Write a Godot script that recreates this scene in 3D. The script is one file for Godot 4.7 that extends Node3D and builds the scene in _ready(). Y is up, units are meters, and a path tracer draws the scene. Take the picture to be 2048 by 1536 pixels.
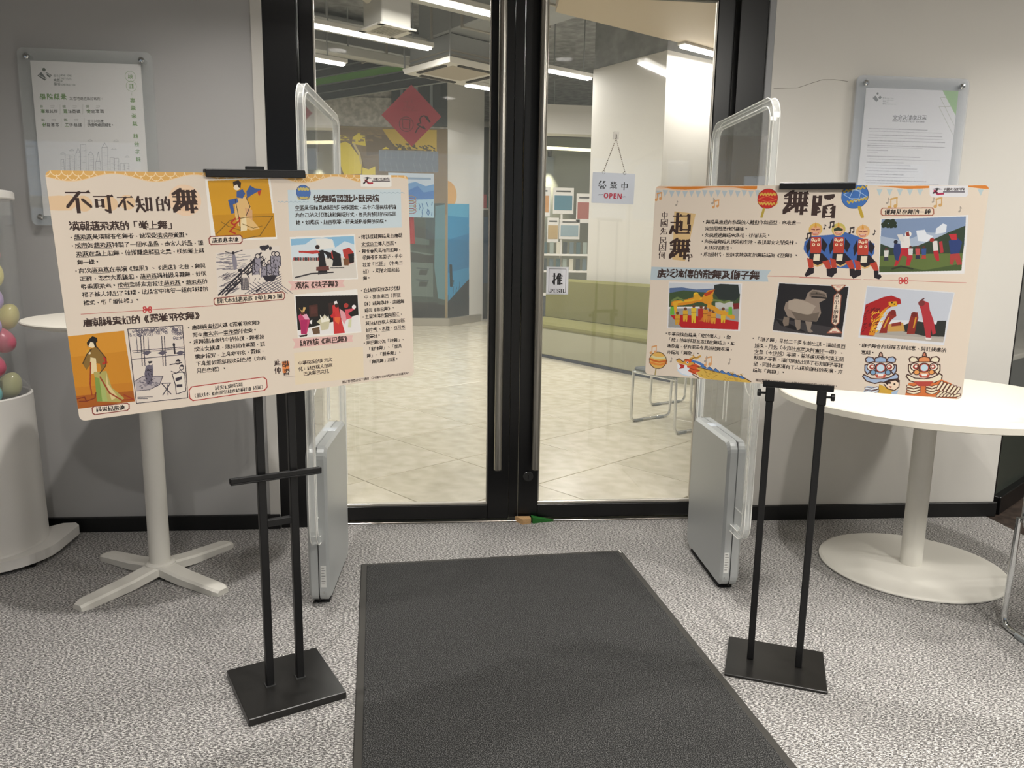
extends Node3D
# A library entrance: two display boards on stands, security gates, tables and a mat before a glazed double door.

var taken := {}
var I: Image            # the sheet being printed
var G := {}             # glyph table: character -> strokes or a layout of other glyphs
var GS := {}            # cached strokes
var GN := {}
var rng := RandomNumberGenerator.new()

func _ready():
	rng.seed = 11
	set_view()
	read_glyphs()
	make_materials()
	build_shell()
	build_doors()
	build_library()
	build_lobby_lights()
	build_boards()
	build_gates()
	build_tables()
	build_mat()
	build_egg_stand()
	build_notices()
	build_door_signs()
	build_small()

# ------------------------------------------------------------------ view and light
func set_view():
	var cam := Camera3D.new()
	cam.name = "camera"
	add_child(cam)
	cam.transform = Transform3D(Basis(Vector3.UP, deg_to_rad(-5.4)) * Basis(Vector3.RIGHT, deg_to_rad(-10.0)) * Basis(Vector3.BACK, 0.01557), Vector3(0, 1.4, 3.77))
	cam.fov = rad_to_deg(2.0 * atan(768.0 / 1540.0))
	cam.near = 0.05
	cam.far = 100.0
	cam.current = true
	var env := Environment.new()
	env.background_mode = Environment.BG_SKY
	var sky := Sky.new()
	var sm := ProceduralSkyMaterial.new()
	sm.sky_top_color = Color(0.55, 0.68, 0.85)
	sm.sky_horizon_color = Color(0.82, 0.88, 0.94)
	sm.ground_bottom_color = Color(0.45, 0.45, 0.45)
	sm.ground_horizon_color = Color(0.7, 0.72, 0.74)
	sm.sun_angle_max = 0.0
	sky.sky_material = sm
	env.sky = sky
	env.background_energy_multiplier = 0.9
	env.ambient_light_source = Environment.AMBIENT_SOURCE_DISABLED
	env.tonemap_mode = Environment.TONE_MAPPER_LINEAR
	env.tonemap_exposure = 1.0
	env.sdfgi_enabled = true
	env.ssao_enabled = true
	env.ssil_enabled = true
	var we := WorldEnvironment.new()
	we.name = "world_environment"
	we.environment = env
	add_child(we)

const LAMP_DOWN := 4.0     # energy of a ceiling downlight in the lobby
const LAMP_TWIN := 9.5     # energy of a twin tube fitting in the lobby
const LAMP_TUBE := 4.2     # energy of a tube fitting in the library

func area_light(parent: Node3D, at: Vector3, size: Vector2, energy: float, col: Color, turn := 0.0):
	var l := AreaLight3D.new()
	l.name = "area_light"
	parent.add_child(l, true)
	l.position = at
	l.rotation = Vector3(-PI / 2, turn, 0)
	l.area_size = size
	l.area_normalize_energy = true
	l.light_energy = energy
	l.light_color = col
	l.shadow_enabled = true
	l.area_range = 30.0
	l.area_attenuation = 2.0
	return l

# ------------------------------------------------------------------ helpers
func numbered(n: String) -> String:
	if not taken.has(n):
		taken[n] = 0
		return n
	taken[n] += 1
	return "%s_%03d" % [n, taken[n]]

func tag(o: Node, label := "", category := "", group := "", kind := ""):
	if label: o.set_meta("label", label)
	if category: o.set_meta("category", category)
	if group: o.set_meta("group", group)
	if kind: o.set_meta("kind", kind)
	return o

func thing(called: String, label: String, category: String, at := Vector3.ZERO, turn := 0.0, group := "") -> Node3D:
	var o := Node3D.new()
	o.name = numbered(called)
	add_child(o)
	o.position = at
	o.rotation.y = turn
	return tag(o, label, category, group)

func S() -> SurfaceTool:
	var st := SurfaceTool.new()
	st.begin(Mesh.PRIMITIVE_TRIANGLES)
	return st

func put(st: SurfaceTool, called: String, m: Material, parent: Node = self) -> MeshInstance3D:
	return put_mesh(st.commit(), called, m, parent)

func put_mesh(mesh: Mesh, called: String, m: Material, parent: Node = self) -> MeshInstance3D:
	var o := MeshInstance3D.new()
	o.mesh = mesh
	o.material_override = m
	if parent == self:
		o.name = numbered(called)
		add_child(o)
	else:
		o.name = called
		parent.add_child(o, true)
	return o

func shell(st: SurfaceTool, called: String, m: Material) -> MeshInstance3D:
	var o := put(st, called, m)
	o.set_meta("kind", "structure")
	return o

func vtx(st: SurfaceTool, p: Vector3, n: Vector3, uv := Vector2.ZERO):
	st.set_normal(n)
	st.set_uv(uv)
	st.add_vertex(p)

func tri(st, a: Vector3, b: Vector3, c: Vector3, out: Vector3, ua := Vector2.ZERO, ub := Vector2.ZERO, uc := Vector2.ZERO):
	var n := (b - a).cross(c - a)
	if n.length_squared() < 1e-18: return
	if n.dot(out) > 0:
		n = n.normalized()
		vtx(st, a, n, ua); vtx(st, c, n, uc); vtx(st, b, n, ub)
	else:
		n = -n.normalized()
		vtx(st, a, n, ua); vtx(st, b, n, ub); vtx(st, c, n, uc)

func quad(st, a: Vector3, b: Vector3, c: Vector3, d: Vector3, out: Vector3, uv := false):
	# a,b,c,d round the face; with uv: a is the top left corner, b the top right
	if uv:
		tri(st, a, b, c, out, Vector2(0, 0), Vector2(1, 0), Vector2(1, 1))
		tri(st, a, c, d, out, Vector2(0, 0), Vector2(1, 1), Vector2(0, 1))
	else:
		tri(st, a, b, c, out)
		tri(st, a, c, d, out)

# a box with chamfered edges; t places and turns it
func bx(st, c: Vector3, s: Vector3, r := 0.0, t := Transform3D.IDENTITY):
	var h := s * 0.5
	r = minf(r, minf(h.x, minf(h.y, h.z)) * 0.98)
	var P := func(v: Vector3) -> Vector3: return t * (c + v)
	var o := func(v: Vector3) -> Vector3: return t.basis * v
	for ax in 3:
		var b := (ax + 1) % 3
		var d := (ax + 2) % 3
		for sg in [-1.0, 1.0]:
			var q := []
			for e in [[-1, -1], [1, -1], [1, 1], [-1, 1]]:
				var v := Vector3.ZERO
				v[ax] = sg * h[ax]; v[b] = e[0] * (h[b] - r); v[d] = e[1] * (h[d] - r)
				q.append(P.call(v))
			var n := Vector3.ZERO
			n[ax] = sg
			quad(st, q[0], q[1], q[2], q[3], o.call(n))
	if r <= 0.0: return
	for ax in 3:
		var b := (ax + 1) % 3
		var d := (ax + 2) % 3
		for sb in [-1.0, 1.0]:
			for sd in [-1.0, 1.0]:
				var q := []
				for e in [[0, -1], [0, 1], [1, 1], [1, -1]]:
					var v := Vector3.ZERO
					v[ax] = e[1] * (h[ax] - r)
					v[b] = sb * (h[b] - (r if e[0] == 1 else 0.0))
					v[d] = sd * (h[d] - (r if e[0] == 0 else 0.0))
					q.append(P.call(v))
				var n := Vector3.ZERO
				n[b] = sb; n[d] = sd
				quad(st, q[0], q[1], q[2], q[3], o.call(n))
	for sx in [-1.0, 1.0]:
		for sy in [-1.0, 1.0]:
			for sz in [-1.0, 1.0]:
				var g := Vector3(sx, sy, sz)
				var k := g * h
				var a := k - Vector3(0, sy * r, sz * r)
				var b2 := k - Vector3(sx * r, 0, sz * r)
				var c2 := k - Vector3(sx * r, sy * r, 0)
				tri(st, P.call(a), P.call(b2), P.call(c2), o.call(g))

func box(called: String, m: Material, parent: Node, c: Vector3, s: Vector3, r := 0.0, t := Transform3D.IDENTITY) -> MeshInstance3D:
	var st := S()
	bx(st, c, s, r, t)
	return put(st, called, m, parent)

# a turned body: profile of (radius, height) from one end to the other
func lathe(st, prof: Array, seg := 32, t := Transform3D.IDENTITY, smooth := false, squash := 1.0):
	var n := prof.size()
	var nor: Array[Vector2] = []
	for i in n - 1:
		var d: Vector2 = prof[i + 1] - prof[i]
		nor.append(Vector2(d.y, -d.x).normalized())
	for i in n - 1:
		var na := nor[i]
		var nb := nor[i]
		if smooth:
			if i > 0: na = (nor[i - 1] + nor[i]).normalized()
			if i < n - 2: nb = (nor[i + 1] + nor[i]).normalized()
		var p: Vector2 = prof[i]
		var q: Vector2 = prof[i + 1]
		for k in seg:
			var a0 := TAU * k / seg
			var a1 := TAU * (k + 1) / seg
			var e0 := Vector3(cos(a0), 0, sin(a0) * squash)
			var e1 := Vector3(cos(a1), 0, sin(a1) * squash)
			var v := [e0 * p.x + Vector3.UP * p.y, e1 * p.x + Vector3.UP * p.y, e1 * q.x + Vector3.UP * q.y, e0 * q.x + Vector3.UP * q.y]
			var m := [e0 * na.x + Vector3.UP * na.y, e1 * na.x + Vector3.UP * na.y, e1 * nb.x + Vector3.UP * nb.y, e0 * nb.x + Vector3.UP * nb.y]
			for f in [[0, 1, 2], [0, 2, 3]]:
				var gn: Vector3 = (v[f[1]] - v[f[0]]).cross(v[f[2]] - v[f[0]])
				if gn.length_squared() < 1e-20: continue
				var order := [f[0], f[1], f[2]]
				if gn.dot(m[f[0]] + m[f[1]] + m[f[2]]) > 0: order = [f[0], f[2], f[1]]
				for j in order: vtx(st, t * v[j], (t.basis * m[j]).normalized())

func cyl(st, a: Vector3, b: Vector3, r: float, seg := 20, r2 := -1.0, bev := 0.0):
	if r2 < 0: r2 = r
	var d := b - a
	var L := d.length()
	var y := d / L
	var x := y.cross(Vector3.FORWARD if absf(y.z) < 0.9 else Vector3.RIGHT).normalized()
	var t := Transform3D(Basis(x, y, x.cross(y)), a)
	if bev > 0:
		lathe(st, [Vector2(0, 0), Vector2(r - bev, 0), Vector2(r, bev), Vector2(r2, L - bev), Vector2(r2 - bev, L), Vector2(0, L)], seg, t)
	else:
		lathe(st, [Vector2(0, 0), Vector2(r, 0), Vector2(r2, L), Vector2(0, L)], seg, t)

# a round bar swept along points
func tube(st, pts: Array, r: float, seg := 10, closed := false):
	var n := pts.size()
	var rings := []
	var x := Vector3.ZERO
	for i in n:
		var p: Vector3 = pts[i]
		var a: Vector3 = pts[(i - 1 + n) % n] if (i > 0 or closed) else p
		var b: Vector3 = pts[(i + 1) % n] if (i < n - 1 or closed) else p
		var d := ((p - a).normalized() + (b - p).normalized()).normalized()
		if x == Vector3.ZERO: x = d.cross(Vector3.UP if absf(d.y) < 0.9 else Vector3.RIGHT).normalized()
		x = (x - d * x.dot(d)).normalized()
		var y := d.cross(x)
		var ring := []
		for k in seg:
			var e := x * cos(TAU * k / seg) + y * sin(TAU * k / seg)
			ring.append([p + e * r, e])
		rings.append(ring)
	for i in (n if closed else n - 1):
		var A: Array = rings[i]
		var B: Array = rings[(i + 1) % n]
		for k in seg:
			var l := (k + 1) % seg
			for f in [[A[k], A[l], B[l]], [A[k], B[l], B[k]]]:
				var gn: Vector3 = (f[1][0] - f[0][0]).cross(f[2][0] - f[0][0])
				var o := [0, 1, 2]
				if gn.dot(f[0][1]) > 0: o = [0, 2, 1]
				for j in o: vtx(st, f[j][0], f[j][1])
	if not closed:
		for e in [[0, 1], [n - 1, n - 2]]:
			var out: Vector3 = pts[e[0]] - pts[e[1]]
			for k in seg: tri(st, pts[e[0]], rings[e[0]][k][0], rings[e[0]][(k + 1) % seg][0], out)

# points with rounded corners
func rounded(pts: Array, r: float, closed := false, steps := 5) -> Array:
	var out := []
	var n := pts.size()
	for i in n:
		if not closed and (i == 0 or i == n - 1):
			out.append(pts[i]); continue
		var p: Vector3 = pts[i]
		var a: Vector3 = pts[(i - 1 + n) % n]
		var b: Vector3 = pts[(i + 1) % n]
		var ra := minf(r, (a - p).length() * 0.49)
		var rb := minf(r, (b - p).length() * 0.49)
		var s := p + (a - p).normalized() * ra
		var e := p + (b - p).normalized() * rb
		for k in steps + 1:
			var u := float(k) / steps
			out.append(s.lerp(p, u).lerp(p.lerp(e, u), u))
	return out

# a flat outline (x, y) given thickness along z; t places it
func slab(st, poly: Array, z0: float, z1: float, t := Transform3D.IDENTITY, size := Vector2.ZERO):
	var pv := PackedVector2Array(poly)
	var ix := Geometry2D.triangulate_polygon(pv)
	for k in range(0, ix.size(), 3):
		for z in [z0, z1]:
			var out := t.basis * Vector3(0, 0, 1 if z == maxf(z0, z1) else -1)
			var u := []
			for j in 3:
				var p := pv[ix[k + j]]
				u.append(Vector2(p.x / size.x + 0.5, 0.5 - p.y / size.y) if size.x > 0 else Vector2.ZERO)
			tri(st, t * Vector3(pv[ix[k]].x, pv[ix[k]].y, z), t * Vector3(pv[ix[k + 1]].x, pv[ix[k + 1]].y, z), t * Vector3(pv[ix[k + 2]].x, pv[ix[k + 2]].y, z), out, u[0], u[1], u[2])
	var ccw := not Geometry2D.is_polygon_clockwise(pv)
	for i in pv.size():
		var a := pv[i]
		var b := pv[(i + 1) % pv.size()]
		var d := b - a
		var o2 := Vector2(d.y, -d.x) if ccw else Vector2(-d.y, d.x)
		quad(st, t * Vector3(a.x, a.y, z0), t * Vector3(b.x, b.y, z0), t * Vector3(b.x, b.y, z1), t * Vector3(a.x, a.y, z1), t.basis * Vector3(o2.x, o2.y, 0))

func round_rect(w: float, h: float, r: float, steps := 4) -> Array:
	var out := []
	for k in 4:
		var c: Vector2 = [Vector2(w / 2 - r, h / 2 - r), Vector2(-w / 2 + r, h / 2 - r), Vector2(-w / 2 + r, -h / 2 + r), Vector2(w / 2 - r, -h / 2 + r)][k]
		for i in steps + 1:
			var a := PI / 2 * (k + float(i) / steps)
			out.append(c + Vector2(cos(a), sin(a)) * r)
	return out

# ------------------------------------------------------------------ materials
var M := {}

func hexc(h: String) -> Color:
	return Color.html("#" + h)

func mat(h: String, rough := 0.6, metal := 0.0, spec := 0.5) -> StandardMaterial3D:
	var m := StandardMaterial3D.new()
	m.albedo_color = hexc(h)
	m.roughness = rough
	m.metallic = metal
	m.metallic_specular = spec
	return m

func glow(h: String, e: float) -> StandardMaterial3D:
	var m := mat(h, 0.5)
	m.emission_enabled = true
	m.emission = hexc(h)
	m.emission_energy_multiplier = e
	return m

func pane(h: String, a: float, rough := 0.02) -> StandardMaterial3D:
	var m := mat(h, rough)
	m.transparency = BaseMaterial3D.TRANSPARENCY_ALPHA
	m.albedo_color.a = a
	return m

func noise_image(size: int, freq: float, kind: int, octaves: int, seed_: int, contrast := 1.0, bright := 1.0) -> Image:
	var n := FastNoiseLite.new()
	n.noise_type = kind
	n.seed = seed_
	n.frequency = freq
	n.fractal_type = FastNoiseLite.FRACTAL_FBM if octaves > 1 else FastNoiseLite.FRACTAL_NONE
	n.fractal_octaves = octaves
	var im := n.get_seamless_image(size, size)
	im.convert(Image.FORMAT_RGB8)
	im.adjust_bcs(bright, contrast, 1.0)
	return im

func tinted(im: Image, lo: Color, hi: Color) -> Image:
	# grey values between two colours
	var d := im.get_data()
	var out := PackedByteArray()
	out.resize(d.size())
	var lut := []
	for i in 256:
		var c := lo.lerp(hi, i / 255.0)
		lut.append([c.r8, c.g8, c.b8])
	for i in range(0, d.size(), 3):
		var c: Array = lut[d[i]]
		out[i] = c[0]; out[i + 1] = c[1]; out[i + 2] = c[2]
	return Image.create_from_data(im.get_width(), im.get_height(), false, Image.FORMAT_RGB8, out)

func textured(im: Image, rough: float, scale: Vector3, world := true) -> StandardMaterial3D:
	var m := StandardMaterial3D.new()
	m.albedo_texture = ImageTexture.create_from_image(im)
	m.roughness = rough
	m.uv1_triplanar = true
	m.uv1_world_triplanar = world
	m.uv1_scale = scale
	return m

func printed(im: Image, rough := 0.55) -> StandardMaterial3D:
	var m := StandardMaterial3D.new()
	m.albedo_texture = ImageTexture.create_from_image(im)
	m.roughness = rough
	return m

func make_materials():
	M.wall_a = mat("adacab", 0.75)
	M.wall_b = mat("cdcac4", 0.75)
	M.white = mat("e4e1dc", 0.6)
	M.table = mat("ebe6da", 0.42)
	M.table_leg = mat("dcd9d1", 0.5)
	M.black = mat("0d0d0e", 0.45)
	M.black_frame = mat("070709", 0.3)
	M.stand = mat("0e0e0f", 0.4)
	M.stand_base = mat("1a1918", 0.3)
	M.rubber = mat("141414", 0.8)
	M.steel = mat("a8a49c", 0.28, 1.0)
	M.chrome = mat("d2d4d4", 0.12, 1.0)
	M.silver = mat("b9bcbc", 0.42, 0.45)
	M.silver_edge = mat("c3c5c6", 0.3, 0.7)
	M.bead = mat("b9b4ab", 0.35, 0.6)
	M.glass = pane("e9f2ee", 0.05)
	M.dark_glass = pane("1a2220", 0.55)
	M.acrylic = pane("e6ecec", 0.1)
	M.acrylic_rim = pane("f0f3f1", 0.32, 0.08)
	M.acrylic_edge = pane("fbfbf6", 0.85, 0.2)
	M.lib_white = mat("dedbd5", 0.6)
	M.lib_grey = mat("8d8f90", 0.8)
	M.lib_dark = mat("3b4146", 0.7)
	M.duct = mat("a9acae", 0.45, 0.5)
	M.tube_on = glow("fffcf6", 6.0)
	M.down_on = glow("fffaf2", 8.0)
	M.bench = mat("7f7c42", 0.85)
	M.bench_base = mat("a7a58c", 0.7)
	M.navy = mat("2a3040", 0.6)
	M.soffit = mat("cbbba2", 0.6)
	M.green = mat("6aa548", 0.7)
	M.slat = mat("343a42", 0.6)
	# the carpet's loops lean: noise stretched along one axis over an even speckle
	var c1 := noise_image(1024, 0.11, FastNoiseLite.TYPE_SIMPLEX, 2, 4, 2.6)
	c1.crop(400, 1024)
	c1.resize(1024, 1024)
	var c2 := noise_image(1024, 0.14, FastNoiseLite.TYPE_SIMPLEX, 2, 9, 2.6)
	c2.convert(Image.FORMAT_RGBA8)
	c2.blend_rect(half_alpha(c1, 0.6), Rect2i(0, 0, 1024, 1024), Vector2i.ZERO)
	c2.convert(Image.FORMAT_RGB8)
	M.carpet = textured(tinted(c2, hexc("3d3b3a"), hexc("efece8")), 0.95, Vector3.ONE * 1.5)
	M.carpet.heightmap_enabled = true
	M.carpet.heightmap_texture = ImageTexture.create_from_image(c2)
	M.carpet.heightmap_scale = 0.35
	var d1 := noise_image(1024, 0.1, FastNoiseLite.TYPE_SIMPLEX, 2, 21, 2.6)
	M.mat_pile = textured(tinted(d1, hexc("0e0e0e"), hexc("585857")), 0.95, Vector3.ONE * 1.9)
	M.mat_pile.heightmap_enabled = true
	M.mat_pile.heightmap_texture = ImageTexture.create_from_image(d1)
	M.mat_pile.heightmap_scale = 0.3
	M.mat_edge = mat("33312d", 0.75)
	M.tiles = []
	for k in 3:
		var t1 := noise_image(512, 0.012, FastNoiseLite.TYPE_SIMPLEX, 3, 30 + k, 1.0)
		t1.resize(512, 96)
		t1.resize(512, 512)
		var m := textured(tinted(t1, hexc(["cfc7b0", "d3cbb5", "cbc3ad"][k]), hexc(["e6dfcd", "e9e2d1", "e2dbc8"][k])), 0.22, Vector3.ONE * 0.9, false)
		M.tiles.append(m)
	M.grout = mat("a59f90", 0.8)
	var k1 := noise_image(512, 0.02, FastNoiseLite.TYPE_SIMPLEX, 5, 50, 1.2)
	M.concrete = textured(tinted(k1, hexc("77787a"), hexc("a2a3a4")), 0.85, Vector3.ONE * 0.4)
	var k2 := noise_image(512, 0.03, FastNoiseLite.TYPE_SIMPLEX, 5, 51, 1.6)
	M.concrete_light = textured(tinted(k2, hexc("a5a29c"), hexc("c9c6bf")), 0.85, Vector3.ONE * 0.5)
	var w1 := noise_image(512, 0.03, FastNoiseLite.TYPE_SIMPLEX, 4, 60, 1.3)
	w1.resize(512, 64)
	w1.resize(512, 512)
	M.wood_dark = textured(tinted(w1, hexc("2b2420"), hexc("4c4038")), 0.5, Vector3.ONE * 0.8)
	M.wood_light = textured(tinted(w1, hexc("b58d5e"), hexc("d0ab7c")), 0.6, Vector3.ONE * 6.0)

func half_alpha(im: Image, a: float) -> Image:
	var d := im.get_data()
	var out := PackedByteArray()
	var n := im.get_width() * im.get_height()
	out.resize(n * 4)
	var a8 := int(a * 255)
	for i in n:
		out[i * 4] = d[i * 3]; out[i * 4 + 1] = d[i * 3]; out[i * 4 + 2] = d[i * 3]; out[i * 4 + 3] = a8
	var o := Image.create_from_data(im.get_width(), im.get_height(), false, Image.FORMAT_RGBA8, out)
	return o

# ------------------------------------------------------------------ printing: fills, lines and brush-stroke lettering
func sheet(w: int, h: int, c: String):
	I = Image.create(w, h, false, Image.FORMAT_RGB8)
	I.fill(hexc(c))

func pf(a: Array, c: String):
	var n := a.size() / 2
	var col := hexc(c)
	var y0 := 1e9
	var y1 := -1e9
	for i in n:
		y0 = minf(y0, a[i * 2 + 1]); y1 = maxf(y1, a[i * 2 + 1])
	for y in range(maxi(0, int(y0)), mini(I.get_height(), int(y1) + 1)):
		var xs: Array[float] = []
		for i in n:
			var j := (i + 1) % n
			var ya: float = a[i * 2 + 1]
			var yb: float = a[j * 2 + 1]
			if (ya <= y + 0.5) != (yb <= y + 0.5):
				xs.append(a[i * 2] + (y + 0.5 - ya) / (yb - ya) * (a[j * 2] - a[i * 2]))
		xs.sort()
		for k in range(0, xs.size() - 1, 2):
			I.fill_rect(Rect2i(int(xs[k]), y, int(xs[k + 1]) - int(xs[k]) + 1, 1), col)

func dash(x0: float, y0: float, x1: float, y1: float, w: float, col: Color):
	var L := maxf(absf(x1 - x0), absf(y1 - y0))
	var n := int(L / maxf(1.0, w * 0.3)) + 1
	var k := maxi(1, roundi(w))
	for i in n + 1:
		var t := float(i) / n
		I.fill_rect(Rect2i(roundi(x0 + (x1 - x0) * t - w / 2), roundi(y0 + (y1 - y0) * t - w / 2), k, k), col)

func pl(a: Array, w: float, c: String):
	var col := hexc(c)
	for i in range(0, a.size() - 3, 2):
		dash(a[i], a[i + 1], a[i + 2], a[i + 3], w, col)

func ci(x: int, y: int, r: int, c: String, ring := 0):
	var col := hexc(c)
	if ring:
		var n := maxi(12, r)
		for k in n:
			dash(x + cos(TAU * k / n) * r, y + sin(TAU * k / n) * r, x + cos(TAU * (k + 1) / n) * r, y + sin(TAU * (k + 1) / n) * r, ring, col)
		return
	for d in range(-r, r + 1):
		var s := int(sqrt(float(r * r - d * d)))
		I.fill_rect(Rect2i(x - s, y + d, 2 * s + 1, 1), col)

func zig(x0: float, y0: float, x1: float, y1: float, c: String):
	var p := []
	for i in 13:
		p.append(x0 + (x1 - x0) * i / 12.0); p.append(y0 + (y1 - y0) * i / 12.0 + (7 if i % 2 else -7))
	pl(p, 8, c)

func hatch(n: int, x0: int, y0: int, x1: int, y1: int, a0: float, a1: float, b0: float, b1: float, w: int, c: String):
	var col := hexc(c)
	for i in n:
		var x := rng.randf_range(x0, x1)
		var y := rng.randf_range(y0, y1)
		dash(x, y, x + rng.randf_range(a0, a1), y + rng.randf_range(b0, b1), w, col)

func dots(n: int, x0: int, y0: int, x1: int, y1: int, r0: int, r1: int, c: String, ring := 0):
	for i in n: ci(rng.randi_range(x0, x1), rng.randi_range(y0, y1), rng.randi_range(r0, r1), c, ring)

func scales():
	# amber fish-scale border with a wavy lower edge
	var w := I.get_width()
	var col := hexc("e3b266")
	var lin := hexc("f6ddb4")
	for x in w:
		I.fill_rect(Rect2i(x, 0, 1, scale_depth(x)), col)
	for row in 3:
		for k in range(-1, 44):
			var cx := k * 50.0 + (25.0 if row % 2 else 0.0)
			for j in 24:
				var a := PI * j / 24.0
				var px := cx + cos(a) * 25.0
				var py := row * 22.0 + sin(a) * 26.0
				if py < scale_depth(px): dash(px, py, px, py, 4, lin)
	for x in w:
		I.fill_rect(Rect2i(x, scale_depth(x), 1, 4), hexc("f0d0a4"))

func scale_depth(x: float) -> int:
	return int(31 + 20 * sin(TAU * x / 413.0 - 0.1))

# --- lettering: each character is a layout of stroke components on a 9 x 9 grid
const INNER := {"辶": [.3, 0, 1, .8], "走": [.5, 0, 1, .82], "廴": [.33, 0, 1, .82], "广": [.26, .3, 1, 1], "厂": [.25, .2, 1, 1], "尸": [.25, .5, 1, 1], "虍": [.28, .62, 1, 1], "門": [.2, .48, .8, 1], "囗": [.17, .17, .83, .83]}
const TAKES := {"⿰": 2, "⿱": 2, "⿲": 3, "⿳": 3, "⿴": 2, "⿵": 2, "⿺": 2, "⿸": 2, "+": 2}
var at_ := 0

func read_glyphs():
	for l in GLYPHS.split("\n"):
		var k := l.find(" ")
		if k > 0: G[l.left(k)] = l.substr(k + 1).strip_edges()

func is_digit(c: String) -> bool:
	return c >= "0" and c <= "9"

func stroke_count(ch: String) -> int:
	if GN.has(ch): return GN[ch]
	var v: String = G.get(ch, "0595")
	var n := 0
	if is_digit(v[0]): n = v.split(" ", false).size()
	else:
		for c in v:
			if not TAKES.has(c) and not is_digit(c): n += stroke_count(c)
	GN[ch] = n
	return n

func count_at(v: String, p: int) -> Array:
	var c := v[p]
	p += 1
	if not TAKES.has(c): return [stroke_count(c), p]
	if is_digit(v[p]): p += 1
	var n := 0
	for k in TAKES[c]:
		var r := count_at(v, p)
		n += r[0]; p = r[1]
	return [n, p]

func glyph(ch: String, b: Rect2, out: Array):
	var v: String = G.get(ch, "0595")
	if is_digit(v[0]):
		for s in v.split(" ", false):
			var q := PackedVector2Array()
			for i in range(0, s.length() - 1, 2):
				q.append(b.position + b.size * Vector2(int(s[i]), int(s[i + 1])) / 9.0)
			out.append(q)
		return
	layout(v, 0, b, out)

func layout(v: String, p: int, b: Rect2, out: Array) -> int:
	var c := v[p]
	p += 1
	if not TAKES.has(c):
		glyph(c, b, out)
		return p
	var r := 0.0
	if is_digit(v[p]):
		r = int(v[p]) / 10.0
		p += 1
	var o := b.position
	var s := b.size
	var g := 0.06
	match c:
		"+":
			p = layout(v, p, b, out)
			return layout(v, p, b, out)
		"⿰", "⿱":
			if r == 0.0:
				var a := count_at(v, p)
				var d := count_at(v, a[1])
				r = clampf((a[0] + 2.5) / (a[0] + d[0] + 5.0), 0.38, 0.62)
			if c == "⿰":
				p = layout(v, p, Rect2(o, Vector2(s.x * (r - g), s.y)), out)
				return layout(v, p, Rect2(o + Vector2(s.x * (r + g), 0), Vector2(s.x * (1 - r - g), s.y)), out)
			p = layout(v, p, Rect2(o, Vector2(s.x, s.y * (r - g))), out)
			return layout(v, p, Rect2(o + Vector2(0, s.y * (r + g)), Vector2(s.x, s.y * (1 - r - g))), out)
		"⿲":
			for f in [[0.0, .3], [.37, .27], [.71, .29]]:
				p = layout(v, p, Rect2(o + Vector2(s.x * f[0], 0), Vector2(s.x * f[1], s.y)), out)
			return p
		"⿳":
			for f in [[0.0, .28], [.36, .2], [.6, .4]]:
				p = layout(v, p, Rect2(o + Vector2(0, s.y * f[0]), Vector2(s.x, s.y * f[1])), out)
			return p
	var k: Array = INNER[v[p]]
	p = layout(v, p, b, out)
	return layout(v, p, Rect2(o + s * Vector2(k[0], k[1]), s * Vector2(k[2] - k[0], k[3] - k[1])), out)

# text along a line from (x0, y0) to (x1, y1): size of a character over its pitch, stroke weight, colour, style 1 = brush with thin horizontals; _ switches underlining
func tx(t: String, x0: float, y0: float, x1: float, y1: float, fs: float, bold: float, c: String, style := 0):
	var col := hexc(c)
	var n := t.replace("_", "").length()
	var pitch := (x1 - x0) / n
	var sz := pitch * fs * 0.94
	var under := false
	var i := 0
	for ch in t:
		if ch == "_":
			under = not under
			continue
		var cx := x0 + pitch * (i + 0.5)
		var cy := y0 + (y1 - y0) * (i + 0.5) / n
		if not GS.has(ch):
			var q := []
			glyph(ch, Rect2(0.04, 0.04, 0.92, 0.92), q)
			GS[ch] = q
		var w := sz * bold
		for q in GS[ch]:
			for j in q.size() - 1:
				var a: Vector2 = q[j]
				var b: Vector2 = q[j + 1]
				var ww := w
				if style == 1:
					var vert := absf(b.y - a.y) / (absf(b.y - a.y) + absf(b.x - a.x) + 1e-5)
					ww = w * (0.5 + 0.75 * vert)
				dash(cx + (a.x - 0.5) * sz, cy + (a.y - 0.5) * sz, cx + (b.x - 0.5) * sz, cy + (b.y - 0.5) * sz, ww, col)
				if style == 1 and a.y == b.y and j == q.size() - 2 and sz > 60:
					var ex := cx + (b.x - 0.5) * sz
					var ey := cy + (b.y - 0.5) * sz
					pf([ex - w * 1.3, ey, ex - w * 0.3, ey - w * 0.95, ex + w * 0.4, ey + ww * 0.5], c)
		if under: dash(cx - pitch * 0.5, cy + pitch * 0.62, cx + pitch * 0.5, cy + pitch * 0.62, 2, col)
		i += 1

# Latin capitals and figures as strokes on a 4 x 6 grid
const LATIN := {"A": "062046 1434", "B": "0006 0030413213 1344453606 0313", "C": "4130101505163645", "D": "0006 0020424436 3606", "E": "40000646 0333", "F": "4000 0006 0333", "G": "4130100515063646 4424", "H": "0006 4046 0343", "I": "2026", "K": "0006 4003 0346", "L": "000646", "M": "0600234046", "N": "06004640", "O": "100105163645413010", "P": "0006 003041423303", "R": "0006 003041423303 2346", "S": "413010010213334445361605", "T": "0040 2026", "U": "000516364540", "V": "002640", "Y": "002340 2326", "&": "46112031330415263644", "0": "100105163645413010", "1": "112026", "2": "01103041420646", "3": "0110304132334445361605", "4": "3036 300444", "5": "40000343455606"}

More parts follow.
